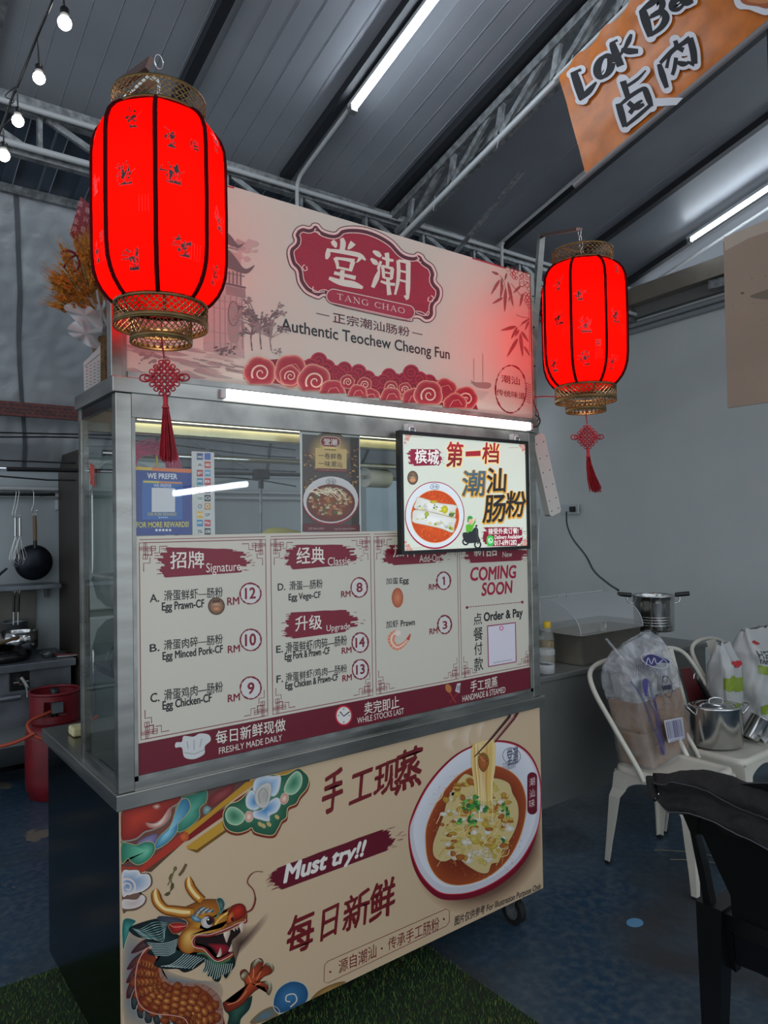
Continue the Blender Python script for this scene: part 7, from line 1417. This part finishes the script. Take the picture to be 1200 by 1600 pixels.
# ------------------------------------------------------------------ white metal chairs
CREAMP = mat('cream_painted_metal', (206, 202, 188), .42, var=.06, vs=6)
def white_chair(x, y, label, first=None):
    t = thing('metal_chair', label, 'chair', (x, y, 0), group='cream metal chairs right of the stall')
    s = .182; zs = .435
    q_ = MB(); loft([rrect(-s, -s, s, s, .045, zs-.035), rrect(-s-.004, -s-.004, s+.004, s+.004, .05, zs-.02), rrect(-s, -s, s, s, .045, zs), rrect(-s+.022, -s+.022, s-.022, s-.022, .035, zs+.001), rrect(-s+.034, -s+.034, s-.034, s-.034, .03, zs-.007)], q_, False, True); q_.build('seat', CREAMP, t)
    for sx in (-1, 1):
        for sy2 in (-1, 1):
            q_ = MB(); rings = []
            for z, w2, o in ((zs-.03, .07, .0), (zs-.10, .066, .006), (.30, .052, .016), (.20, .042, .022), (.10, .030, .028), (.012, .024, .034)):
                cx, cy = sx*(s-.0+o), sy2*(s-.0+o); rings.append([(cx, cy, z), (cx-sx*w2, cy, z), (cx-sx*w2, cy-sy2*.006, z), (cx-sx*.008, cy-sy2*.008, z), (cx-sx*.006, cy-sy2*w2, z), (cx, cy-sy2*w2, z)])
            loft(rings, q_, True, True); le = q_.build('leg', CREAMP, t)
            for p in le.data.polygons: p.use_smooth = False
            MB().box(*(min(sx*(s+.034), sx*(s+.012)), min(sy2*(s+.034), sy2*(s+.012)), 0), *(max(sx*(s+.034), sx*(s+.012)), max(sy2*(s+.034), sy2*(s+.012)), .013)).build('foot_cap', RUBBER, le)
    for ax in (0, 1):
        for sg in (-1, 1):
            P = [(-s+.01, zs-.02), (-s+.01, zs-.10)]+[(-s+.055+(s-.055)*2*(j/12), zs-.10+.055*math.sin(math.pi*j/12)**.6) for j in range(13)]+[(s-.01, zs-.10), (s-.01, zs-.02)]
            q_ = MB(); q_.prism(P, sg*s-.0015, sg*s+.0015, ax=1-ax if ax == 0 else 0); q_.build('apron', CREAMP, t)
    hp = smooth([(-s-.003, .03, zs-.035), (-s-.006, .06, zs+.02), (-s-.016, .17, zs+.18), (-s-.02, .265, zs+.32), (-s+.03, .315, zs+.395), (0, .33, zs+.42), (s-.03, .315, zs+.395), (s+.02, .265, zs+.32), (s+.016, .17, zs+.18), (s+.006, .06, zs+.02), (s+.003, .03, zs-.035)], 6, False)
    MB().tube(hp, .0115, 10).build('back_hoop', CREAMP, t)
    q_ = MB(); q_.grid(4, 10, lambda u, v: ((u-.5)*.10, s-.01+.115*v+.004, zs-.02+.44*v)); q_.build('back_splat', CREAMP, t)
    return t
ch = white_chair(2.395, -.045, 'cream metal chair holding the plastic bag, nearest the stall')
c2 = copy_tree(ch); c2.location = (2.87, -.03, 0); c2['label'] = 'cream metal chair holding the lidded steel pot, right of the bag'
c3 = copy_tree(ch); c3.location = (3.32, -.02, 0); c3['label'] = 'cream metal chair at the right edge, under the white sack'

# plastic bag with brown packets
bg = thing('plastic_bag', 'clear plastic bag with blue print holding brown packets, on the nearest cream chair', 'bag', (2.4, .05, .436), world=True)
Bn, Br, Bl = at(1022, 1206, 2, .437), at(1088, 1168, 2, .437), at(962, 1196, 2, .437); Br = Bn+(Br-Bn)*1.08; Bl = Bn+(Bl-Bn)*1.0
U_ = Br-Bn; V_ = Vector((-U_.y, U_.x, 0)).normalized()*.175; BH = .55
def bagp(a, t, k=1.0, nz=1):
    # a walks round the base, t climbs
    e = .24; ca, sa = math.cos(a), math.sin(a); u = .5+.5*math.copysign(abs(ca)**e, ca)*k; v = .5+.5*math.copysign(abs(sa)**e, sa)*k
    sq = 1-.04*math.sin(t*3) if t < .8 else 1-.04*math.sin(2.4)-(t-.8)*1.1
    vv = .5+(v-.5)*(1.0 if t < .72 else max(.12, 1-(t-.72)*3.1)); lean = Vector((-.045, .10, 0))*t; h = BH*t*(1-.10*(1-u)*(t**3))
    p = Bn + U_*(.5+(u-.5)*sq) + V_*vv + lean + Vector((0, 0, h))
    if nz:
        d = noise.noise(p*9)*.020+noise.noise(p*22)*.010+noise.noise(p*48)*.004; d *= (.3 if t < .5 else min(1, .3+(t-.5)*3))*(.5 if v < .1 and t < .75 else 1); p = p+Vector((ca*U_.normalized().x-sa*U_.normalized().y*-1, -.3*(v < .5)+.3*(v > .5), 0)).normalized()*d
    return p
def plastic(nm, lo, hi):
    m = bpy.data.materials.new(nm); m.use_nodes = True; N = m.node_tree.nodes; L = m.node_tree.links; b = N['Principled BSDF']
    b.inputs['Base Color'].default_value = lin((206, 208, 212))+(1,); b.inputs['Roughness'].default_value = .22
    tc = N.new('ShaderNodeTexCoord'); n = N.new('ShaderNodeTexNoise'); n.inputs['Scale'].default_value = 11; n.inputs['Detail'].default_value = 8; n.inputs['Distortion'].default_value = 1.2; L.new(tc.outputs['Object'], n.inputs[0])
    r = N.new('ShaderNodeMapRange'); r.inputs[1].default_value = .38; r.inputs[2].default_value = .72; r.inputs[3].default_value = lo; r.inputs[4].default_value = hi; L.new(n.outputs[0], r.inputs[0])
    bp = N.new('ShaderNodeBump'); bp.inputs['Strength'].default_value = .9; bp.inputs['Distance'].default_value = .02; L.new(n.outputs[0], bp.inputs['Height']); L.new(bp.outputs[0], b.inputs['Normal'])
    t = N.new('ShaderNodeBsdfTransparent'); mx = N.new('ShaderNodeMixShader'); L.new(r.outputs[0], mx.inputs[0]); L.new(t.outputs[0], mx.inputs[1]); L.new(b.outputs[0], mx.inputs[2]); L.new(mx.outputs[0], N['Material Output'].inputs[0]); return m
CLR = plastic('crumpled_clear_plastic', .30, .86); CLR2 = plastic('smooth_clear_plastic', .08, .34)
MB().grid(96, 36, lambda u, v: bagp(u*6.2832+.4, v*.52)).build('bag_body', CLR2, bg); MB().grid(96, 34, lambda u, v: bagp(u*6.2832+.4, .52+v*.48)).build('bag_top', CLR, bg)
q_ = MB(); q_.tube(smooth([bagp(3.6, .86, 1, 0)+Vector((0, -.01, .02)), bagp(3.4, .97, 1, 0)+Vector((-.02, 0, .03)), bagp(3.3, 1.0, 1, 0)+Vector((-.06, 0, .06))], 3, False), .006, 5); q_.build('twisted_corner', CLR, bg)
BRN = mat('brown_paper', (138, 108, 80), .7, var=.15, vs=6, bump=.2, bs=12)
def blk(t0, t1, k, name, label, m, u0=.05, u1=.95, v0=.09, v1=.91):
    o = thing(name, label, 'packet', tuple(Bn+U_*.5+V_*.5+Vector((0, 0, BH*t0))), world=True, group='packets in the plastic bag')
    q_ = MB(); rings = []
    for t, s_ in ((t0, .985), (t0+.02, 1), (t1-.02, 1), (t1, .98)):
        ln_ = Vector((-.045, .10, 0))*t; rings.append([Bn+U_*(.5+(u-.5)*s_)+V_*(.5+(v-.5)*s_)+ln_+Vector((0, 0, BH*t+.002)) for u, v in ((u0, v0), (u1, v0), (u1, v1), (u0, v1))])
    loft(rings, q_, True, True); o2 = q_.build('paper_wrap', m, o)
    for p in o2.data.polygons: p.use_smooth = False
blk(.0, .26, 1, 'brown_packet', 'lower brown paper packet inside the plastic bag', BRN); blk(.265, .50, 1, 'brown_packet', 'upper brown paper packet inside the plastic bag', BRN)
blk(.51, .74, 1, 'grey_packet', 'pale packet on top of the brown packets inside the bag', mat('pale_packet', (150, 148, 142), .7, var=.1, vs=9), .12, .86, .14, .8)
nrm = U_.normalized().cross((Vector((-.045, .10, 0))+Vector((0, 0, BH))).normalized()); nrm = nrm if nrm.y < 0 else -nrm
c = Canvas(Bn+nrm*.026, U_.normalized(), (Vector((-.045, .10, BH))).normalized(), nrm)
NV = (44, 40, 104)
def PG(a): return [(892+x/4-(x-400)*.02, 962+y/4) for x, y in a]
g = random.Random(6)
for P in ([(575, 865), (570, 780), (555, 700), (540, 600), (500, 520), (480, 400)], [(600, 860), (590, 760), (560, 680), (545, 560), (520, 470), (505, 390)], [(585, 860), (560, 760), (520, 680), (480, 560), (440, 480), (385, 410)], [(590, 865), (580, 800), (570, 640), (540, 520), (555, 480)]):
    S = smooth(P, 4, False); c.line(PG(S), 1.1, NV, 1); c.line(PG([(x+9, y) for x, y in S]), .8, NV, 1)
for x, y in ((550, 800), (575, 680), (505, 650), (545, 545), (470, 470), (560, 610), (590, 790)): c.line(PG([(x-12, y+6), (x, y), (x+14, y-8)]), 1.0, NV, 1)
c.poly(PG(smooth([(465, 430), (470, 390), (500, 385), (500, 440), (485, 500)], 3)), (70, 60, 130), 1)
c.poly(PG(smooth([(482, 290), (478, 250), (510, 225), (560, 220), (640, 250), (636, 268), (590, 268), (560, 285), (520, 300)], 4)), NV, 1); c.line(PG(smooth([(490, 295), (505, 245), (525, 285), (545, 240), (560, 280), (600, 250)], 3, False)), 1.4, (200, 200, 214), 2); c.ring(*PG([(545, 262)])[0], 20, 10, 1.2, (190, 190, 206), 2, rot=.25)
c.ring(*PG([(625, 420)])[0], 7.5, 17, 1, (40, 38, 60), 1, rot=-.12); c.poly(PG([(594, 420), (652, 400), (655, 432), (600, 445)]), (40, 38, 60), 1); c.ring(*PG([(612, 372)])[0], 4, 5, .9, (40, 38, 60), 1)
c.poly(PG([(600, 640), (722, 606), (738, 745), (628, 782)]), (196, 196, 204), 1)
for i in range(17):
    x = 614+i*6.2; c.line(PG([(x, 648-i*1.9), (x+17, 758-i*1.9)]), g.choice([.5, .8, 1.1]), (56, 50, 110), 2)
c.text('555663  00', [PG([(640, 764)])[0], PG([(736, 732)])[0], PG([(738, 745)])[0], PG([(644, 778)])[0]], None, (60, 54, 110), 2, quad=True)
for i in range(6):
    x, y = g.uniform(560, 640), 400+i*44; c.line(PG(smooth([(x+10*k, y+g.uniform(-14, 14)-k*2) for k in range(7)], 3, False)), .6, (60, 58, 70), 1)
for i in range(16): x = 430+i*12; c.line(PG([(x, 300+g.uniform(-6, 6)), (x+g.uniform(-6, 6), 350+g.uniform(-20, 20))]), .7, (70, 66, 90), 1)
c.build('blue_print', INK, bg)

# lidded pot, tilted tin, tongs, red board on the second chair
ps = at(1120, 1178, 2, .437); pt2 = thing('lidded_pot', 'oval steel pot with a lid and loop handles on the second cream chair', 'pot', (ps.x+.142, ps.y+.075, .437), rz=-.6); sx_, sy_ = .122, .097
q_ = MB(); q_.lathe([(.001, 0), (.96, 0), (1, .006), (1, .178), (1.03, .182), (1.03, .187)], n=48); q_.v = [(v[0]*sx_, v[1]*sy_, v[2]) for v in q_.v]; q_.build('pot_body', CHROME, pt2)
q_ = MB(); q_.lathe([(1.05, .185), (1.05, .19), (.9, .193), (.82, .186), (.7, .186), (.62, .196), (.3, .203), (.001, .204)], n=48); q_.v = [(v[0]*sx_, v[1]*sy_, v[2]) for v in q_.v]; ld_ = q_.build('lid', CHROME, pt2)
MB().tube(smooth([(-.035, 0, .2), (-.03, 0, .218), (0, 0, .224), (.03, 0, .218), (.035, 0, .2)], 4, False), .004, 6).build('knob', CHROME, ld_)
for sg in (-1, 1): MB().tube(smooth([(sg*.112, -.03, .15), (sg*.13, -.03, .165), (sg*.155, -.02, .19), (sg*.155, .02, .19), (sg*.13, .03, .165), (sg*.112, .03, .15)], 4, False), .004, 7).build('handle', CHROME, pt2)
tp_ = at(1180, 1138, 0, 3.06); tn = thing('tilted_tin', 'small tin mug lying tilted against the white sack', 'mug', tuple(tp_)); q_ = MB(); q_.lathe([(.001, -.06), (.048, -.06), (.05, -.055), (.05, .055), (.053, .058), (.047, .055), (.046, -.05), (.001, -.054)], n=28)
M9 = Matrix.Rotation(.55, 3, 'Y') @ Matrix.Rotation(.25, 3, 'X'); q_.v = [tuple(M9 @ Vector(v)) for v in q_.v]; q_.build('mug_body', CHROME, tn); MB().tube([tuple(M9 @ Vector(p)) for p in smooth([(.05, 0, .04), (.085, 0, .03), (.085, 0, -.02), (.05, 0, -.03)], 4, False)], .004, 6).build('handle', CHROME, tn)
rbp = [at(*q, 1, .20) for q in ((1063, 1045), (1078, 1043), (1122, 1112), (1084, 1118))]; rb2 = thing('red_menu_board', 'dark red board leaning behind the bag on the second cream chair', 'board', tuple(rbp[3]), world=True); q_ = MB(); q_.add([p for p in rbp]+[p+Vector((.01, .008, 0)) for p in rbp], [(0, 1, 2, 3), (4, 5, 6, 7), (0, 1, 5, 4), (1, 2, 6, 5), (2, 3, 7, 6), (3, 0, 4, 7)]); q_.build('board', mat('dark_red_board', (84, 26, 28), .4), rb2)
u0, u1 = at(1091, 1062, 1, .14), at(1112, 1098, 1, .12); um = thing('black_grip_tool', 'black ridged handle with a chrome hook leaning beside the red board', 'umbrella', tuple(u1), world=True); q_ = MB(); n = 9
q_.tube([u0.lerp(u1, i/n) for i in range(n+1)], [.011+.0035*(i % 2) for i in range(n+1)], 10); q_.build('grip', BLACK, um); MB().tube(smooth([u0, u0+Vector((-.01, 0, .03)), u0+Vector((-.035, 0, .035)), u0+Vector((-.042, 0, .012))], 4, False), .003, 6).build('hook', CHROME, um); MB().tube([u1, u1+(u1-u0)*1.1], .009, 8).build('shaft', BLACK, um)

# white printed sacks at the right edge
def sack(name, label, P, dpt, seed, base):
    """crumpled upright sack; P = outline pixels on plane x"""
    pass
sk2 = thing('white_sack', 'white plastic sack with green shapes and black lettering at the right edge', 'sack', (3.3, -.1, .44), world=True)
SW = mat('white_woven_plastic', (176, 178, 176), .5, var=.05, vs=8, bump=.35, bs=10)
S0 = at(1128, 1150, 1, .06); q_ = MB()
def sackp(a, t, cx, cy, wx, wy, h, sd):
    e = .5; ca, sa = math.cos(a), math.sin(a); u = math.copysign(abs(ca)**e, ca); v = math.copysign(abs(sa)**e, sa); b = 1-.10*(2*t-1)**2-.18*(t > .8)*(t-.8)*5
    d = 1+.16*noise.noise(Vector((u*1.6+sd, v*1.6, t*3.2)))+.06*noise.noise(Vector((u*5+sd, v*5, t*9)))
    vy = v*(1 if t < .75 else max(.15, 1-(t-.75)*3.2)); return (cx+u*wx*b*d, cy+vy*wy*b*d, .438+h*t*(1+.06*noise.noise(Vector((u*3, v*2, sd)))))
SX, SY = at(1165, 1150, 1, .05).x+.09, .05
q_.grid(72, 50, lambda u, v: sackp(u*6.2832, v, 3.38, .05, .20, .12, .50, 2)); q_.build('sack_body', SW, sk2)
sk3 = thing('small_white_sack', 'smaller crumpled white bag with a green patch leaning left of the big sack', 'sack', (3.05, .12, .44), world=True)
q_ = MB(); q_.grid(60, 44, lambda u, v: sackp(u*6.2832, v, 3.13, .10, .085, .07, .44, 9)); q_.build('sack_body', SW, sk3)
def onsurf(cx, cy, wx, wy, h, sd):
    def f(u, v, hh):
        t = v; a = R(198+u*150); p = Vector(sackp(a, t, cx, cy, wx, wy, h, sd)); o = Vector((p.x-cx, p.y-cy, 0)).normalized(); return p+o*(.0035+hh)
    return f
c = Canvas((0, 0, 0), (1, 0, 0), (0, 0, 1), (0, -1, 0), direct=True, warp=onsurf(3.38, .05, .20, .12, .50, 2)); GR = (130, 150, 40)
def sub(P, col, L, n=10):
    """dense outline fill so the print follows the creases"""
    c.poly(smooth(P, 3), col, L)
def gridpatch(u0, v0, u1, v1, f0, f1, col, L, n=16):
    V = [(u0+(u1-u0)*i/n, (f0(i/n) if k == 0 else f1(i/n)) if k in (0, 4) else f0(i/n)+(f1(i/n)-f0(i/n))*k/4) for k in range(5) for i in range(n+1)]
    c.put(V, [(k*(n+1)+i, k*(n+1)+i+1, (k+1)*(n+1)+i+1, (k+1)*(n+1)+i) for k in range(4) for i in range(n)], col, L)
gridpatch(.12, 0, .95, 1, lambda t: .575-.06*t, lambda t: .655-.05*t, GR, 1); gridpatch(.55, 0, .92, 1, lambda t: .30-.04*t, lambda t: .53-.02*t+.04*math.sin(t*3), GR, 1); gridpatch(.16, 0, .62, 1, lambda t: .16+.02*t, lambda t: .24+.10*t, GR, 1)
c.text('HEMICAL', (.14, .80), (.92, .725), (50, 52, 54), 2, bold=.01); c.text('TAN', (.14, .715), (.36, .67), (50, 52, 54), 2, bold=.01)
gridpatch(.16, 0, .36, 1, lambda t: .875-.02*math.sin(t*3.14), lambda t: .875+.02*math.sin(t*3.14), (170, 40, 44), 2)
c.build('sack_print', INK, sk2)
c = Canvas((0, 0, 0), (1, 0, 0), (0, 0, 1), (0, -1, 0), direct=True, warp=onsurf(3.13, .10, .085, .07, .44, 9))
gridpatch(.0, 0, .6, 1, lambda t: .50-.05*t, lambda t: .64-.12*(t-.4)**2, GR, 1); gridpatch(.34, 0, .6, 1, lambda t: .76-.02*math.sin(t*3), lambda t: .77+.04*math.sin(t*3), (176, 36, 44), 1)
gridpatch(.5, 0, .9, 1, lambda t: .12, lambda t: .15, (170, 40, 44), 1)
c.build('bag_print', INK, sk3)
q_ = MB(); q_.grid(30, 16, lambda u, v: (3.0+.36*u, -.16+.16*v+.02*noise.noise(Vector((u*4, v*4, 5))), .441+.03*abs(noise.noise(Vector((u*5, v*5, 2))))+.02*math.sin(v*3.14)))
tag(q_.build('crumpled_bag', SW), 'flat crumpled white bag lying on the cream seat in front of the sack', 'bag')

# ------------------------------------------------------------------ black plastic chair with a jacket, lower right
BCX = lambda z: 1.53-.30*z
bc = thing('black_plastic_chair', 'black plastic chair in the right foreground, seen from behind', 'chair', (1.6, -.95, 0), world=True)
BP = mat('black_chair_plastic', (9, 10, 12), .4, bump=.05, bs=90)
P0_ = Vector((1.53, 0, 0)); N_ = Vector((1, 0, .30)).normalized()
def bcp(px, py):
    d = ray(px, py); p = CAM + d*((P0_-CAM).dot(N_)/d.dot(N_)); return (p.y, p.z)
def bprism(P, name, x0=0, x1=.012, par=bc, m=BP):
    tri = tessellate_polygon([[Vector((a, b, 0)) for a, b in P]]); n = len(P); q_ = MB(); vs = [(BCX(z)+xx, y, z) for xx in (x0, x1) for y, z in P]
    q_.add(vs, [tuple(t) for t in tri]+[tuple(i+n for i in t) for t in tri]+[(i, (i+1) % n, (i+1) % n+n, i+n) for i in range(n)]); return q_.build(name, m, par)
up = [bcp(*p) for p in ((1046, 1225), (1062, 1262), (1078, 1300), (1092, 1370), (1102, 1430), (1103, 1480), (1150, 1520), (1144, 1462), (1128, 1440), (1112, 1420), (1098, 1350), (1086, 1306), (1090, 1300), (1094, 1225))]
bprism(up, 'side_upright', 0, .03)
bprism([bcp(*p) for p in ((1086, 1225), (1088, 1302), (1097, 1306), (1112, 1340), (1140, 1400), (1146, 1475), (1150, 1508), (1183, 1521), (1260, 1560), (1300, 1230), (1240, 1225))], 'back_panel', .004, .02)
b_ = bprism([bcp(*p) for p in smooth([(1118, 1276), (1150, 1290), (1190, 1300), (1192, 1310), (1176, 1312), (1140, 1304), (1120, 1290)], 3)], 'handle_slot', -.004, .004, m=mat('slot_grey', (22, 24, 27), .35))
def leg_(pts, w0, w1, name='leg'):
    q_ = MB(); q_.tube(pts, [w0, (w0+w1)/2, w1][:len(pts)], 4); o = q_.build(name, BP, bc); return o
y_l = -.735
def bleg(x0, y0, x1, y1, z1=.44):
    q_ = MB(); loft([[(x0+a, y0+b, z) for a, b in ((-.03*k, -.035*k), (.03*k, -.035*k), (.03*k, .03*k), (-.03*k, .03*k))] if z == z1 else [(x1+a, y1+b, z) for a, b in ((-.03*k, -.035*k), (.03*k, -.035*k), (.03*k, .03*k), (-.03*k, .03*k))] for z, k in ((z1, 1.15), (0, .8))], q_, True, True); o = q_.build('leg', BP, bc)
    for p in o.data.polygons: p.use_smooth = False
bleg(1.42, -.745, 1.46, -.715); bleg(1.42, -1.12, 1.46, -1.15); bleg(1.80, -.76, 1.83, -.74); bleg(1.80, -1.12, 1.83, -1.14)
q_ = MB(); loft([[(x, y, z) for x, y in ((1.40, -1.15), (1.82, -1.15), (1.84, -.73), (1.40, -.72))] for z in (.385, .43)], q_, True, True); q_.build('seat', BP, bc)
jk = thing('black_jacket', 'black jacket draped over the top of the black plastic chair', 'jacket', (1.3, -.9, .75), world=True)
JM = mat('black_cloth', (19, 20, 22), .85, var=.2, vs=90, bump=.25, bs=120)
def jac(u, v):
    # u along the top bar (towards -y), v around it from the rear hem over the top
    y = -.655-.52*u; e = min(1, u*9)**.5; zt0 = .79+.035*math.sin(u*5)*.4+.03*min(1, u*4)+.01*noise.noise(Vector((u*6, 0, 1))); hang = .085+.045*u; a = v*math.pi
    if v < .45: z = zt0-hang*(1-v/.45)*e; x = BCX(.8)-.038*e-.008*math.sin(v*20)
    elif v < .6: k = (v-.45)/.15; z = zt0+.014*math.sin(k*math.pi); x = BCX(.8)-.038*e+.09*k*e
    else: k = (v-.6)/.4; z = zt0-.12*k*e; x = BCX(.8)+.05*e
    d = .010*noise.noise(Vector((u*9, v*7, 3)))+.004*noise.noise(Vector((u*24, v*20, 3))); return (x-d-(1-e)*.0, y+(1-e)*.01, z+d)
q_ = MB(); q_.grid(90, 40, jac); q_.add([jac(0, i/40) for i in range(41)], [tuple(range(41))]); q_.build('jacket_cloth', JM, jk)
def jline(f, name, r=.0016): MB().tube([Vector(jac(u, f(u)))+Vector((-.003, 0, .001)) for u in [i/50 for i in range(1, 50)]], r, 5).build(name, mat('grey_piping', (84, 86, 90), .5), jk)
jline(lambda u: .02, 'hem_piping'); jline(lambda u: .34+.05*math.sin(u*9), 'seam_piping', .0009)
for u, v in ((.055, .17), (.05, .06)): p = Vector(jac(u, v)); MB().lathe([(.0005, -.004), (.004, 0), (.0005, .004)], c=tuple(p+Vector((-.004, 0, 0))), n=8).build('snap_button', CHROME, jk)
sl_ = MB(); sl_.tube(smooth([tuple(Vector(jac(u, .03))+Vector((-.004, .0, -.0))) for u in (.0, .02, .05)], 3, False), .012, 8); sl_.build('cuff_fold', JM, jk)
# straws of packing string on the floor under the chairs
for (x0, y0, x1, y1), lb in (((2.45, .1, 2.6, -.1), 'upper pale straw lying on the dark floor under the chairs'), ((2.42, .0, 2.55, -.16), 'lower pale straw lying on the dark floor under the chairs')):
    tag(MB().tube(smooth([(x0, y0, .004), ((x0+x1)/2+.02, (y0+y1)/2, .004), (x1, y1, .004)], 4, False), .002, 5).build('straw', mat('pale_straw', (120, 110, 90), .7)), lb, 'straw')
# round light blue paint spot on the floor
sp9 = at(992, 1442, 2, 0); q_ = MB(); q_.lathe([(.001, .0009), (.028, .0009)], c=(sp9.x, sp9.y, 0), n=20, sx=1.3); tag(q_.build('paint_spot', mat('light_blue_paint', (96, 150, 190), .6)), 'small light blue paint spot on the dark blue floor', 'paint spot')
